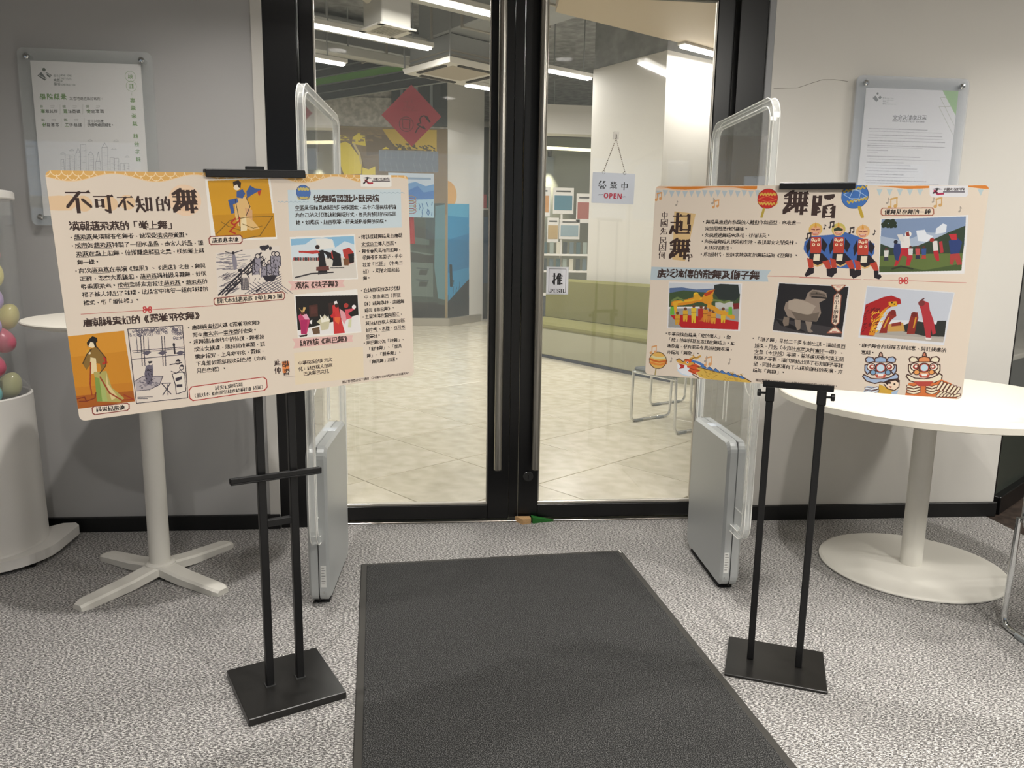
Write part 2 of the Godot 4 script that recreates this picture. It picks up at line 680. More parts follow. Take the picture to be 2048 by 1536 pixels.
func latin(t: String, x: float, y: float, h: float, pitch: float, w: float, c: String):
	var col := hexc(c)
	for ch in t:
		if LATIN.has(ch):
			for s in String(LATIN[ch]).split(" ", false):
				for i in range(0, s.length() - 3, 2):
					dash(x + int(s[i]) / 4.0 * pitch * 0.72, y + int(s[i + 1]) / 6.0 * h, x + int(s[i + 2]) / 4.0 * pitch * 0.72, y + int(s[i + 3]) / 6.0 * h, w, col)
		x += pitch

# ------------------------------------------------------------------ the setting
func build_shell():
	var st := S()
	bx(st, Vector3(-1.52, -0.05, 3.2), Vector3(8.96, 0.1, 6.7))
	shell(st, "floor", M.carpet)
	st = S()
	bx(st, Vector3(4.98, -0.052, 1.5), Vector3(4.04, 0.1, 10.1))
	shell(st, "floor_corridor", M.wood_dark)
	st = S()
	bx(st, Vector3(-3.4, 2.2, -0.075), Vector3(5.21, 4.4, 0.15))
	shell(st, "wall_left", M.wall_a)
	st = S()
	bx(st, Vector3(2.29, 2.2, -0.075), Vector3(1.43, 4.4, 0.15))
	# the wall turns back into the corridor
	shell(st, "wall_right", M.wall_b)
	st = S()
	bx(st, Vector3(0.39, 3.6, -0.075), Vector3(2.37, 1.6, 0.15))
	shell(st, "wall_over_door", M.wall_a)
	st = S()
	bx(st, Vector3(-3.4, 0.0375, 0.009), Vector3(5.21, 0.075, 0.018), 0.003)
	shell(st, "baseboard_left", M.black)
	st = S()
	bx(st, Vector3(2.295, 0.04, 0.01), Vector3(1.44, 0.08, 0.02), 0.003)
	shell(st, "baseboard_right", M.black)
	# white casing strip beside the left jamb, grey channel beside the right one
	st = S()
	bx(st, Vector3(-0.82, 1.4, 0.004), Vector3(0.05, 2.8, 0.008), 0.002)
	shell(st, "trim_1", M.wall_b)
	st = S()
	bx(st, Vector3(1.567, 1.4, 0.004), Vector3(0.034, 2.8, 0.014), 0.003)
	shell(st, "trim_2", mat("8d8e90", 0.5, 0.3))
	# hairline crack in the paint above the right gate, with the outline seen in the plaster
	st = S()
	var crack := []
	for p in [[1.6, 2.176], [1.66, 2.181], [1.72, 2.184], [1.78, 2.205], [1.84, 2.225], [1.9, 2.228], [1.97, 2.222]]: crack.append(Vector3(p[0], p[1], 0.0004))
	tube(st, crack, 0.0011, 5)
	put(st, "paint_crack", mat("8f8a84", 0.9), get_node("wall_right"))
	# the lobby behind the camera
	st = S()
	bx(st, Vector3(-6.05, 1.5, 3.1), Vector3(0.1, 3.3, 7.0))
	shell(st, "wall_lobby_left", M.wall_b)
	st = S()
	bx(st, Vector3(7.05, 1.5, 1.5), Vector3(0.1, 3.3, 10.2))
	shell(st, "wall_lobby_right", M.wall_b)
	st = S()
	bx(st, Vector3(0.5, 3.2, 3.3), Vector3(13.2, 0.1, 6.8))
	bx(st, Vector3(5.05, 3.2, -1.9), Vector3(4.1, 0.1, 3.7))
	shell(st, "ceiling", mat("b9b7b3", 0.9))
	# rear wall with a band of windows
	st = S()
	bx(st, Vector3(0.5, 0.75, 6.5), Vector3(13.2, 1.5, 0.15))
	bx(st, Vector3(0.5, 2.9, 6.5), Vector3(13.2, 0.6, 0.15))
	for x in [-5.6, -3.4, -1.3, 0.8, 1.75, 3.6, 5.4, 6.8]: bx(st, Vector3(x, 2.05, 6.5), Vector3(0.5, 1.2, 0.15))
	shell(st, "wall_back", M.wall_b)
	var wx := [[-5.35, -3.65], [-3.15, -1.55], [-1.05, 0.55], [1.05, 1.5], [2.0, 3.35], [3.85, 5.15], [5.65, 6.55]]
	for k in wx.size():
		st = S()
		var a: float = wx[k][0]
		var b: float = wx[k][1]
		bx(st, Vector3((a + b) / 2, 2.05, 6.5), Vector3(b - a, 1.1, 0.01))
		shell(st, "window_%d" % (k + 1), M.glass)
		st = S()
		for y in 9: bx(st, Vector3((a + b) / 2, 1.56 + y * 0.12, 6.4), Vector3(b - a, 0.004, 0.05), 0.0, Transform3D.IDENTITY)
		put(st, "blind_slats", M.white, get_node("window_%d" % (k + 1))).set_meta("kind", "stuff")
	build_corridor()
	# library shell
	st = S()
	bx(st, Vector3(0, -0.08, -8.0), Vector3(16.0, 0.12, 15.9))
	var fl := shell(st, "floor_library", M.grout)
	build_tiles(fl)
	st = S()
	bx(st, Vector3(0, 4.55, -8.0), Vector3(16.4, 0.2, 16.0))
	shell(st, "ceiling_library", M.concrete)
	st = S()
	bx(st, Vector3(0, 2.2, -16.0), Vector3(16.4, 4.6, 0.15))
	shell(st, "wall_library_back", M.lib_white)
	st = S()
	bx(st, Vector3(-8.05, 2.2, -8.0), Vector3(0.15, 4.6, 16.0))
	shell(st, "wall_library_left", M.lib_white)
	st = S()
	bx(st, Vector3(8.05, 2.2, -9.9), Vector3(0.15, 4.6, 12.2))
	shell(st, "wall_library_right", M.lib_white)
	st = S()
	# the library's end of the corridor, behind the glazed partition
	bx(st, Vector3(5.5, 2.2, -3.75), Vector3(5.1, 4.6, 0.12))
	bx(st, Vector3(2.96, 2.2, -1.9), Vector3(0.08, 4.6, 3.6))
	shell(st, "wall_corridor", M.wall_b)

func build_corridor():
	# the glazed partition that runs back to the right from the corner of the wall
	var o := Node3D.new()
	o.name = "wall_partition"
	add_child(o)
	o.set_meta("kind", "structure")
	o.position = Vector3(3.03, 0, -0.03)
	o.rotation.y = deg_to_rad(37.5)
	box("post", M.black_frame, o, Vector3(0.0, 1.5, -0.03), Vector3(0.05, 3.0, 0.06), 0.003)
	box("bottom_rail", M.black_frame, o, Vector3(1.5, 0.05, 0), Vector3(3.0, 0.1, 0.07), 0.003)
	box("mullion", M.black_frame, o, Vector3(1.15, 1.5, 0), Vector3(0.05, 3.0, 0.05), 0.003)
	box("top_rail", M.black_frame, o, Vector3(1.5, 2.97, 0), Vector3(3.0, 0.06, 0.06), 0.003)
	box("lower_panel", mat("3c423c", 0.2), o, Vector3(1.5, 0.32, -0.01), Vector3(2.95, 0.44, 0.012))
	box("glass_pane", M.glass, o, Vector3(1.5, 1.75, -0.01), Vector3(2.95, 2.4, 0.01))
	var c := thing("service_counter", "white worktop on a dark cabinet behind the glazed partition at right", "counter", Vector3(3.46, 0, -1.02), deg_to_rad(37.5))
	box("worktop", M.table, c, Vector3(0.8, 0.78, 0), Vector3(2.0, 0.035, 0.7), 0.006)
	box("cabinet", M.lib_dark, c, Vector3(0.8, 0.38, -0.05), Vector3(1.9, 0.76, 0.55), 0.004)

func build_tiles(fl: MeshInstance3D):
	# porcelain tiles laid at an angle to the door; only those that can be seen through it are laid singly
	var turn := deg_to_rad(38.5)
	var u := Vector3(cos(turn), 0, -sin(turn))
	var n := Vector3(sin(turn), 0, cos(turn))
	var d := 0.735
	var st := S()
	bx(st, Vector3.ZERO, Vector3(d - 0.006, 0.02, d - 0.006), 0.0025)
	var mesh := st.commit()
	var count := 0
	for i in range(-16, 24):
		for j in range(-26, 6):
			var c := u * (0.13 + d * (i + 0.5)) + n * (-0.16 + d * (j + 0.5))
			var depth := 3.77 - c.z
			if c.z > 0.35 or c.z < -11.2: continue
			if c.x < -0.19 * depth - 0.55 or c.x > 0.34 * depth + 0.7: continue
			if c.z > -0.05: continue
			var o := put_mesh(mesh, "tile", M.tiles[(i * 7 + j * 13 + 300) % 3], fl)
			o.transform = Transform3D(Basis(Vector3.UP, turn), Vector3(c.x, -0.0105, c.z))
			count += 1

# ------------------------------------------------------------------ the double door
func door_leaf(called: String, x0: float, x1: float, ga: float, gb: float, hx: float) -> Node3D:
	var o := Node3D.new()
	o.name = called
	add_child(o)
	o.set_meta("kind", "structure")
	var z := -0.075
	for r in [[x0, ga], [gb, x1]]:
		box("stile", M.black_frame, o, Vector3((r[0] + r[1]) / 2, 1.357, z), Vector3(r[1] - r[0], 2.69, 0.045), 0.002)
	box("bottom_rail", M.black_frame, o, Vector3((ga + gb) / 2, 0.048, z), Vector3(gb - ga, 0.072, 0.045), 0.002)
	box("top_rail", M.black_frame, o, Vector3((ga + gb) / 2, 2.64, z), Vector3(gb - ga, 0.125, 0.045), 0.002)
	box("bottom_bead", M.bead, o, Vector3((ga + gb) / 2, 0.092, z + 0.008), Vector3(gb - ga, 0.016, 0.02), 0.003)
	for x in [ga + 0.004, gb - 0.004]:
		box("side_bead", M.bead, o, Vector3(x, 1.34, z + 0.004), Vector3(0.008, 2.48, 0.02), 0.002)  # glazing bead, its pale tone painting the light reflected along the gasket
	box("glass_pane", M.glass, o, Vector3((ga + gb) / 2, 1.338, z), Vector3(gb - ga, 2.476, 0.01))
	var st := S()
	cyl(st, Vector3(hx, 0.29, 0.01), Vector3(hx, 2.9, 0.01), 0.02, 24, -1, 0.004)
	var h := put(st, "pull_handle", M.steel, o)
	for y in [0.5, 1.5, 2.5]:
		st = S()
		cyl(st, Vector3(hx, y, -0.053), Vector3(hx, y, 0.01), 0.011, 12)
		put(st, "handle_post", M.steel, h)
	return o

func build_doors():
	var o := Node3D.new()
	o.name = "trim_3"
	add_child(o)
	o.set_meta("kind", "structure")
	box("jamb", M.black_frame, o, Vector3(-0.722, 1.4, -0.075), Vector3(0.146, 2.8, 0.15), 0.002)
	box("jamb", M.black_frame, o, Vector3(1.482, 1.4, -0.075), Vector3(0.136, 2.8, 0.15), 0.002)
	box("head", M.black_frame, o, Vector3(0.38, 2.76, -0.075), Vector3(2.06, 0.1, 0.15), 0.002)
	box("threshold", M.steel, o, Vector3(0.38, 0.004, -0.075), Vector3(2.06, 0.008, 0.1), 0.002)
	door_leaf("door_1", -0.646, 0.352, -0.584, 0.243, 0.29)
	var d := door_leaf("door_2", 0.402, 1.41, 0.504, 1.327, 0.481)
	box("meeting_stile", M.black_frame, d, Vector3(0.377, 1.357, -0.082), Vector3(0.046, 2.69, 0.03), 0.002)
	var st := S()
	cyl(st, Vector3(0.452, 0.238, -0.053), Vector3(0.452, 0.238, -0.04), 0.0265, 28, -1, 0.003)
	var lock := put(st, "lock_cylinder", mat("4a4a4a", 0.35, 0.8), d)
	st = S()
	bx(st, Vector3(0.452, 0.236, -0.0395), Vector3(0.005, 0.024, 0.002))
	put(st, "keyhole", M.black, lock)

# ------------------------------------------------------------------ the lobby's own lamps, plus one added tube fitting
func build_lobby_lights():
	for d in [[Vector3(-0.86, 3.015, 1.13), "ceiling downlight above the tall round table", 1.0], [Vector3(1.07, 3.015, 1.13), "ceiling downlight between the two gates", 0.8], [Vector3(3.0, 3.015, 1.13), "ceiling downlight above the low round table's right", 0.8], [Vector3(-0.86, 3.015, 3.06), "ceiling downlight behind the camera at left", 1.1], [Vector3(1.07, 3.015, 3.06), "ceiling downlight above the near end of the mat", 1.0], [Vector3(3.0, 3.015, 3.06), "ceiling downlight behind the camera at right", 0.7], [Vector3(0.1, 3.015, 5.0), "ceiling downlight near the rear windows", 0.8]]:
		var t := thing("downlight", d[1], "ceiling lamp", d[0], 0.0, "ceiling downlights of the lobby")
		var st := S()
		lathe(st, [Vector2(0.074, 0.0), Vector2(0.092, 0.0), Vector2(0.096, 0.006), Vector2(0.096, 0.13), Vector2(0.0, 0.13), Vector2(0.0, 0.124), Vector2(0.074, 0.124), Vector2(0.074, 0.0)], 28)
		put(st, "baffle", mat("2a2a2a", 0.6), t)
		st = S()
		lathe(st, [Vector2(0, 0.072), Vector2(0.06, 0.072), Vector2(0.06, 0.082), Vector2(0, 0.082)], 28)
		put(st, "lamp_disc", M.down_on, t)
		area_light(t, Vector3(0, 0.067, 0), Vector2(0.085, 0.085), LAMP_DOWN * d[2], Color(1.0, 0.98, 0.955))
	tube_fitting(Vector3(2.2, 3.09, 3.72), -0.86, 1.2, "twin tube fitting on the lobby ceiling, right of the camera", "twin tube fittings of the lobby", LAMP_TWIN, 0.0)
	tube_fitting(Vector3(4.6, 3.09, 2.2), -0.86, 1.2, "added unseen twin tube fitting on the lobby ceiling at the far right", "twin tube fittings of the lobby", LAMP_TWIN, 0.0)  # added out of view to brighten the left board and right wall

func tube_fitting(at: Vector3, turn: float, L: float, label: String, group: String, energy: float, rod := 0.0) -> Node3D:
	var t := thing("tube_light", label, "ceiling lamp", at, turn, group)
	var st := S()
	bx(st, Vector3(0, 0.03, 0), Vector3(L + 0.06, 0.05, 0.11), 0.004)
	put(st, "housing", M.white, t)
	for z in [-0.03, 0.03]:
		st = S()
		cyl(st, Vector3(-L / 2, -0.012, z), Vector3(L / 2, -0.012, z), 0.014, 14)
		put(st, "lamp_tube", M.tube_on, t)
	if rod > 0.0:
		for x in [-0.35, 0.35]:
			st = S()
			cyl(st, Vector3(x * L, 0.05, 0), Vector3(x * L, rod, 0), 0.008, 8)
			put(st, "suspension_rod", M.duct, t)
	area_light(t, Vector3(0, -0.032, 0), Vector2(L, 0.09), energy, Color(1.0, 0.985, 0.95))
	return t

# ------------------------------------------------------------------ what shows of the library through the glass
func build_library():
	var st := S()
	var TURN := deg_to_rad(33.0)
	for d in [[Vector3(-0.75, 3.68, -5.38), 1.5, "tube fitting left of the air diffuser in the library"], [Vector3(-0.1, 3.68, -3.95), 1.5, "tube fitting highest behind the left door pane"], [Vector3(-1.85, 3.68, -6.35), 1.5, "short end of a tube fitting above the green slat"], [Vector3(0.75, 3.68, -8.0), 0.9, "tube fitting beyond the ceiling air unit"], [Vector3(1.7, 3.68, -6.87), 0.75, "tube fitting left of the white pillar"], [Vector3(3.2, 3.66, -5.47), 1.2, "tube fitting beside the white pillar's lit face"], [Vector3(0.6, 3.68, -2.0), 1.2, "added unseen tube fitting above the library side of the door"], [Vector3(4.2, 3.68, -7.9), 1.2, "added unseen tube fitting deep in the library at right"], [Vector3(-3.6, 3.68, -8.0), 1.5, "added unseen tube fitting deep in the library at left"], [Vector3(2.5, 3.68, -11.0), 1.5, "added unseen tube fitting over the book racks"], [Vector3(-2.2, 3.68, -2.6), 1.5, "added unseen tube fitting inside the library, left of the door"]]:
		tube_fitting(d[0], TURN, d[1], d[2], "tube fittings of the library", LAMP_TUBE, 0.78)  # the last five fittings are added out of view to light the room evenly
	# white square pillar behind the bench
	var K := Transform3D(Basis(Vector3.UP, deg_to_rad(30.0)), Vector3(2.6, 0, -5.4))
	st = S()
	bx(st, Vector3(0.42, 1.835, -0.645), Vector3(0.84, 3.67, 1.29), 0.004, K)
	shell(st, "wall_pillar", M.lib_white)
	st = S()
	bx(st, Vector3(0.42, 4.06, -0.645), Vector3(0.82, 0.78, 1.27), 0.0, K)
	shell(st, "wall_pillar_top", M.concrete)
	# beige soffit just inside the door
	st = S()
	var sp := [Vector2(1.13, -4.24), Vector2(3.3, -5.55), Vector2(5.6, -4.4), Vector2(5.6, -0.4), Vector2(0.9, -0.4)]
	var flat := Transform3D(Basis(Vector3.RIGHT, PI / 2), Vector3(0, 3.69, 0))
	slab(st, sp, 0.0, -0.25, flat)
	shell(st, "ceiling_soffit", M.soffit)
	build_bench()
	build_mural()
	build_ceiling_plant()
	build_racks()
	build_library_chairs()

func build_bench():
	# front foot line from (1.0, -6.7) to (2.45, -4.2)
	var t := thing("upholstered_bench", "long olive green upholstered bench against the white pillar", "bench", Vector3(2.45, 0, -4.2), deg_to_rad(30.0))
	var L := 2.9
	box("plinth", M.navy, t, Vector3(0.33, 0.02, -L / 2), Vector3(0.62, 0.04, L - 0.04), 0.004)
	box("base_panel", M.bench_base, t, Vector3(0.31, 0.21, -L / 2), Vector3(0.6, 0.34, L), 0.01)
	box("seat", M.bench, t, Vector3(0.27, 0.42, -L / 2), Vector3(0.56, 0.09, L + 0.02), 0.03)
	box("backrest", M.bench, t, Vector3(0.6, 0.72, -L / 2), Vector3(0.14, 0.56, L + 0.02), 0.03)
	var st := S()
	cyl(st, Vector3(0.35, 0.0, 0.0), Vector3(0.35, 0.4, 0.0), 0.3, 28)
	put(st, "rounded_end", M.bench_base, t)

func build_mural():
	# the corner wall with its photographic panels on a steel plinth
	var e0 := Vector3(0.13, 0, -10.2)
	var e1 := Vector3(0.72, 0, -11.1)
	var st := S()
	bx(st, Vector3(-2.0, 1.95, -10.31), Vector3(4.26, 3.9, 0.2))
	bx(st, Vector3(-2.0, 4.15, -10.35), Vector3(4.2, 0.5, 0.2))
	shell(st, "wall_mural", M.concrete_light)
	var d := (e1 - e0)
	var ang := atan2(-d.z, d.x)
	var q := Transform3D(Basis(Vector3.UP, ang), e0)
	st = S()
	bx(st, Vector3(d.length() / 2 + 0.1, 2.2, -0.1), Vector3(d.length() + 0.2, 4.4, 0.18), 0.0, q)
	shell(st, "wall_mural_return", M.lib_white)
	sheet(720, 865, "8a7a5a")
	print_mural()
	st = S()
	quad(st, Vector3(-2.6, 3.42, -10.2), Vector3(0.13, 3.42, -10.2), Vector3(0.13, 0.14, -10.2), Vector3(-2.6, 0.14, -10.2), Vector3.BACK, true)
	bx(st, Vector3(-1.235, 1.78, -10.206), Vector3(2.73, 3.28, 0.01))
	var m := put(st, "mural_panel", printed(I, 0.35))
	tag(m, "large photo mural with a yellow helmeted worker on the library's corner wall", "mural")
	sheet(256, 1024, "dedcd6")
	print_return()
	st = S()
	var o2 := q.basis * Vector3(0, 0, 0.004)
	quad(st, e0 + o2 + Vector3.UP * 3.42, e1 + o2 + Vector3.UP * 3.42, e1 + o2 + Vector3.UP * 0.14, e0 + o2 + Vector3.UP * 0.14, q.basis * Vector3.BACK, true)
	bx(st, Vector3(d.length() / 2, 1.78, -0.003), Vector3(d.length(), 3.28, 0.01), 0.0, q)
	tag(put(st, "mural_panel", printed(I, 0.3)), "narrow mural of blue sky over dark rooftops round the corner", "mural")
	st = S()
	bx(st, Vector3(-1.2, 0.07, -10.17), Vector3(2.72, 0.14, 0.1), 0.004)
	bx(st, Vector3(d.length() / 2, 0.07, 0.02), Vector3(d.length() + 0.06, 0.14, 0.1), 0.004, q)
	tag(put(st, "steel_plinth", mat("b9b4a8", 0.35, 0.7)), "brushed steel plinth along the foot of the mural wall", "plinth")
	# dark slatted screen hung above, one slat green
	var sc := thing("slat_screen", "dark horizontal ceiling slats with one green slat behind the left pane", "screen", Vector3(-2.0, 0, -9.75), deg_to_rad(-42.0))
	for k in 6:
		box("slat", M.green if k == 2 else M.slat, sc, Vector3(1.55, 3.78 + k * 0.115, 0.02 * k), Vector3(3.4, 0.1 if k != 2 else 0.105, 0.06), 0.004)
		box("light_line", mat("9aa0a4", 0.4, 0.5), sc, Vector3(1.55, 3.722 + k * 0.115, 0.02 * k + 0.02), Vector3(3.4, 0.008, 0.04))
	var dk := thing("battened_fascia", "dark slate fascia with pale battens above the mural corner", "fascia", Vector3(-0.35, 0, -10.1))
	box("board", M.lib_dark, dk, Vector3(0, 3.95, -0.06), Vector3(0.95, 1.0, 0.08), 0.004)
	for x in [-0.3, -0.05, 0.2]: box("batten", mat("7c8286", 0.6), dk, Vector3(x, 3.95, 0.0), Vector3(0.05, 0.5, 0.04), 0.004)
	# dark doorway beyond the corner
	var dd := thing("dark_cabinet", "tall dark cabinet with a red and teal display beyond the mural corner", "cabinet", Vector3(1.05, 0, -11.8), deg_to_rad(8.0))
	box("carcass", mat("1d2124", 0.3), dd, Vector3(0, 1.85, -0.2), Vector3(0.8, 3.7, 0.4), 0.006)
	box("lower_screen", mat("31465c", 0.15), dd, Vector3(0.05, 1.35, 0.01), Vector3(0.5, 1.3, 0.02), 0.004)
	box("shelf", M.bead, dd, Vector3(0, 2.15, 0.02), Vector3(0.75, 0.03, 0.06), 0.004)
	for k in 3: box("booklet", mat(["8a2c30", "2f6a60", "c9c4b8"][k], 0.6), dd, Vector3(-0.2 + k * 0.12, 2.3, 0.03), Vector3(0.1, 0.26, 0.02), 0.003)
	box("plinth", M.black, dd, Vector3(0, 0.05, -0.16), Vector3(0.78, 0.1, 0.34))

func build_ceiling_plant():
	var t := thing("air_cassette", "white square ceiling air conditioner hung from rods", "air conditioner", Vector3(0.21, 3.55, -6.51), deg_to_rad(37.0))
	var st := S()
	# panel with sloping rim
	for k in 4:
		var a := PI / 2 * k
		var b := Basis(Vector3.UP, a)
		quad(st, b * Vector3(-0.49, 0.06, 0.49), b * Vector3(0.49, 0.06, 0.49), b * Vector3(0.47, 0.0, 0.47), b * Vector3(-0.47, 0.0, 0.47), b * Vector3(0, 0, 1))
		quad(st, b * Vector3(-0.47, 0, 0.47), b * Vector3(0.47, 0, 0.47), b * Vector3(0.3, 0.012, 0.3), b * Vector3(-0.3, 0.012, 0.3), Vector3.DOWN)
	quad(st, Vector3(-0.49, 0.06, -0.49), Vector3(0.49, 0.06, -0.49), Vector3(0.49, 0.06, 0.49), Vector3(-0.49, 0.06, 0.49), Vector3.UP)
	put(st, "panel", M.lib_white, t)
	box("intake_grille", mat("b5ab9c", 0.7), t, Vector3(0, 0.014, 0), Vector3(0.6, 0.012, 0.6), 0.003)
	for k in 4:
		var b := Transform3D(Basis(Vector3.UP, PI / 2 * k), Vector3.ZERO)
		box("air_slot", mat("2c2622", 0.7), t, Vector3(0, 0.0, 0.395), Vector3(0.56, 0.02, 0.06), 0.004, b)
	box("body", M.duct, t, Vector3(0, 0.2, 0), Vector3(0.84, 0.28, 0.84), 0.006)
	for y in [0.1, 0.15]: box("body_rib", M.bead, t, Vector3(0, y, 0), Vector3(0.86, 0.02, 0.86), 0.004)
	for sx in [-1, 1]:
		for sz in [-1, 1]:
			st = S()
			cyl(st, Vector3(sx * 0.47, 0.05, sz * 0.47), Vector3(sx * 0.47, 0.9, sz * 0.47), 0.012, 8)
			put(st, "hanger_rod", M.duct, t)
	var d := thing("air_diffuser", "square louvred air outlet at the end of a cloth wrapped duct", "air vent", Vector3(-0.52, 3.5, -4.42), deg_to_rad(36.0))
	box("plenum", mat("b4b2ab", 0.8), d, Vector3(0, 0.16, 0), Vector3(0.34, 0.3, 0.34), 0.01)
	st = S()
	for k in 4:
		var b := Transform3D(Basis(Vector3.UP, PI / 2 * k), Vector3.ZERO)
		bx(st, Vector3(0, 0.0, 0.175), Vector3(0.42, 0.02, 0.07), 0.005, b)
	put(st, "frame", M.lib_white, d)
	for k in 9: box("vane", mat("cfcbc2", 0.6), d, Vector3(-0.12 + k * 0.03, 0.008, 0), Vector3(0.006, 0.02, 0.28))
	st = S()
	var wrap := []
	for k in 9: wrap.append(Vector3(-0.1 - k * 0.09, 0.36 + 0.02 * sin(k * 1.7) + k * 0.03, -0.05 - 0.02 * k))
	tube(st, wrap, 0.15, 14)
	put(st, "wrapped_duct", mat("d8d0be", 0.9), d)
	# big rectangular ducts and trunking under the slab
	for q in [[Vector3(0.75, 4.15, -5.6), Vector3(2.6, 0.5, 0.75), -57.0, "wide rectangular air duct crossing above the air conditioner"], [Vector3(-0.4, 4.2, -3.4), Vector3(2.6, 0.45, 0.6), 33.0, "rectangular air duct nearest the door head"], [Vector3(-1.4, 4.2, -7.6), Vector3(4.5, 0.35, 0.7), 33.0, "long air duct above the dark slats"]]:
		var a := thing("air_duct", q[3], "duct", q[0], deg_to_rad(q[2]))
		box("duct_body", M.duct, a, Vector3.ZERO, q[1], 0.02)
		for k in 4: box("flange", M.bead, a, Vector3((k - 1.5) * q[1].x / 4, 0, 0), Vector3(0.03, q[1].y + 0.04, q[1].z + 0.04), 0.004)
	for q in [[Vector3(-0.8, 3.86, -6.0), 4.6, 33.0, "pale cable trunking over the first tube fittings"], [Vector3(-0.5, 3.86, -4.3), 3.4, 33.0, "pale cable trunking beside the air diffuser"], [Vector3(-1.2, 3.9, -7.1), 5.0, 33.0, "pale cable trunking towards the mural wall"]]:
		var a := thing("cable_trunking", q[3], "trunking", q[0], deg_to_rad(q[2]))
		box("tray", mat("b9b9b4", 0.6), a, Vector3.ZERO, Vector3(q[1], 0.11, 0.16), 0.005)
		for k in 5:
			st = S()
			cyl(st, Vector3((k - 2) * q[1] / 5, 0.05, 0), Vector3((k - 2) * q[1] / 5, 0.57, 0), 0.01, 8)
			put(st, "drop_rod", M.duct, a)

func build_racks():
	# beyond the pillar: a white bulkhead, a dark panelled wall with a wall washer, poster racks
	var st := S()
	bx(st, Vector3(2.3, 3.52, -9.6), Vector3(2.6, 0.46, 0.3))
	shell(st, "wall_bulkhead", M.lib_white)
	st = S()
	bx(st, Vector3(2.3, 1.7, -10.4), Vector3(2.6, 3.3, 0.1))
	shell(st, "wall_panelled", mat("6d7064", 0.8))
	var r := thing("pendant_rail", "pale yellow strip light crossing above the poster racks", "ceiling lamp", Vector3(2.1, 3.1, -9.85), deg_to_rad(12.0))
	box("strip_lamp", glow("f6ecc0", 1.6), r, Vector3.ZERO, Vector3(1.6, 0.05, 0.05), 0.004)
	for x in [-0.6, 0.6]:
		st = S()
		cyl(st, Vector3(x, 0.02, 0), Vector3(x, 1.34, 0), 0.006, 8)
		put(st, "suspension_rod", M.duct, r)
	var w := thing("wall_spotlight", "small spotlight throwing a cone on the panelled wall", "wall lamp", Vector3(1.93, 3.0, -10.22))
	st = S()
	cyl(st, Vector3(0, 0, 0), Vector3(0, 0.1, 0), 0.035, 16)
	put(st, "lamp_body", M.black, w)
	var sp := SpotLight3D.new()
	sp.name = "spot"
	w.add_child(sp)
	sp.position = Vector3(0, -0.02, 0)
	sp.rotation = Vector3(-PI / 2, 0, 0)
	sp.spot_angle = 28.0
	sp.spot_range = 8.0
	sp.spot_attenuation = 2.0
	sp.light_energy = 9.0
	sp.light_color = Color(1, 0.96, 0.86)
	sp.shadow_enabled = true
	var cols := ["c08a4a", "4a7a8c", "7a8aa0", "b49a6c", "8aa0a8", "a05a50"]
	var k := 0
	for p in [[1.72, 2.2, 0.34, 0.5], [2.12, 2.22, 0.36, 0.44], [1.66, 1.72, 0.26, 0.4], [1.95, 1.72, 0.2, 0.42], [2.24, 1.74, 0.36, 0.34], [2.5, 2.1, 0.3, 0.5]]:
		var t := thing("poster_rack", ["rack poster with an amber picture, upper left of the rack", "rack poster with a teal picture, upper right of the rack", "rack poster with a pale blue picture, lower left", "narrow rack poster with a tan picture, lower middle", "rack poster with grey blue lettering, lower right", "rack poster partly behind the white pillar"][k], "poster", Vector3(p[0], p[1], -9.75), 0.0, "posters on the library racks")
		box("backing", M.lib_white, t, Vector3.ZERO, Vector3(p[2], p[3], 0.012), 0.002)
		box("picture", mat(cols[k], 0.6), t, Vector3(0, -p[3] * 0.08, 0.008), Vector3(p[2] * 0.86, p[3] * 0.56, 0.004))
		box("heading", mat("4a4a48", 0.6), t, Vector3(0, p[3] * 0.36, 0.008), Vector3(p[2] * 0.7, 0.025, 0.004))
		k += 1
	var s := thing("magazine_rack", "white slatted magazine rack with upright journals beneath the posters", "shelf", Vector3(2.1, 0, -9.6))
	for y in [0.62, 1.02, 1.3]: box("shelf", M.lib_white, s, Vector3(0, y, 0), Vector3(1.5, 0.035, 0.34), 0.004)
	for x in [-0.72, 0.0, 0.72]: box("upright", M.lib_white, s, Vector3(x, 1.22, -0.18), Vector3(0.035, 2.44, 0.04), 0.004)
	box("foot", M.lib_dark, s, Vector3(0, 0.3, 0), Vector3(1.48, 0.6, 0.3), 0.004)
	k = 0
	for y in [1.0375, 1.3175]:
		for i in 12:
			var c: String = ["3f5a5e", "c9c4b4", "5d6e74", "8f9a92", "2f3a3c"][(i * 3 + k) % 5]
			var j := box("journal", mat(c, 0.6), self, Vector3.ZERO, Vector3(0.07, 0.2, 0.02), 0.003)
			j.position = Vector3(1.44 + i * 0.115, y + 0.1, -9.5)
			tag(j, "thin upright journal on the %s board of the white magazine rack" % ["middle", "top"][k], "journal", "journals on the %s board" % ["middle", "top"][k])
		k += 1
	# right of the pillar: a dark framed window
	var f := thing("dark_window_frame", "dark framed inner window right of the white pillar", "window frame", Vector3(4.55, 0, -9.05), deg_to_rad(-14.0))
	box("frame", M.lib_dark, f, Vector3(0, 1.45, 0), Vector3(1.1, 2.9, 0.06), 0.004)
	box("glass_pane", mat("55615e", 0.12), f, Vector3(0.02, 1.42, 0.035), Vector3(0.92, 2.7, 0.01))
	for x in [-0.16, 0.18]: box("mullion", M.lib_dark, f, Vector3(x, 1.42, 0.05), Vector3(0.04, 2.7, 0.03))

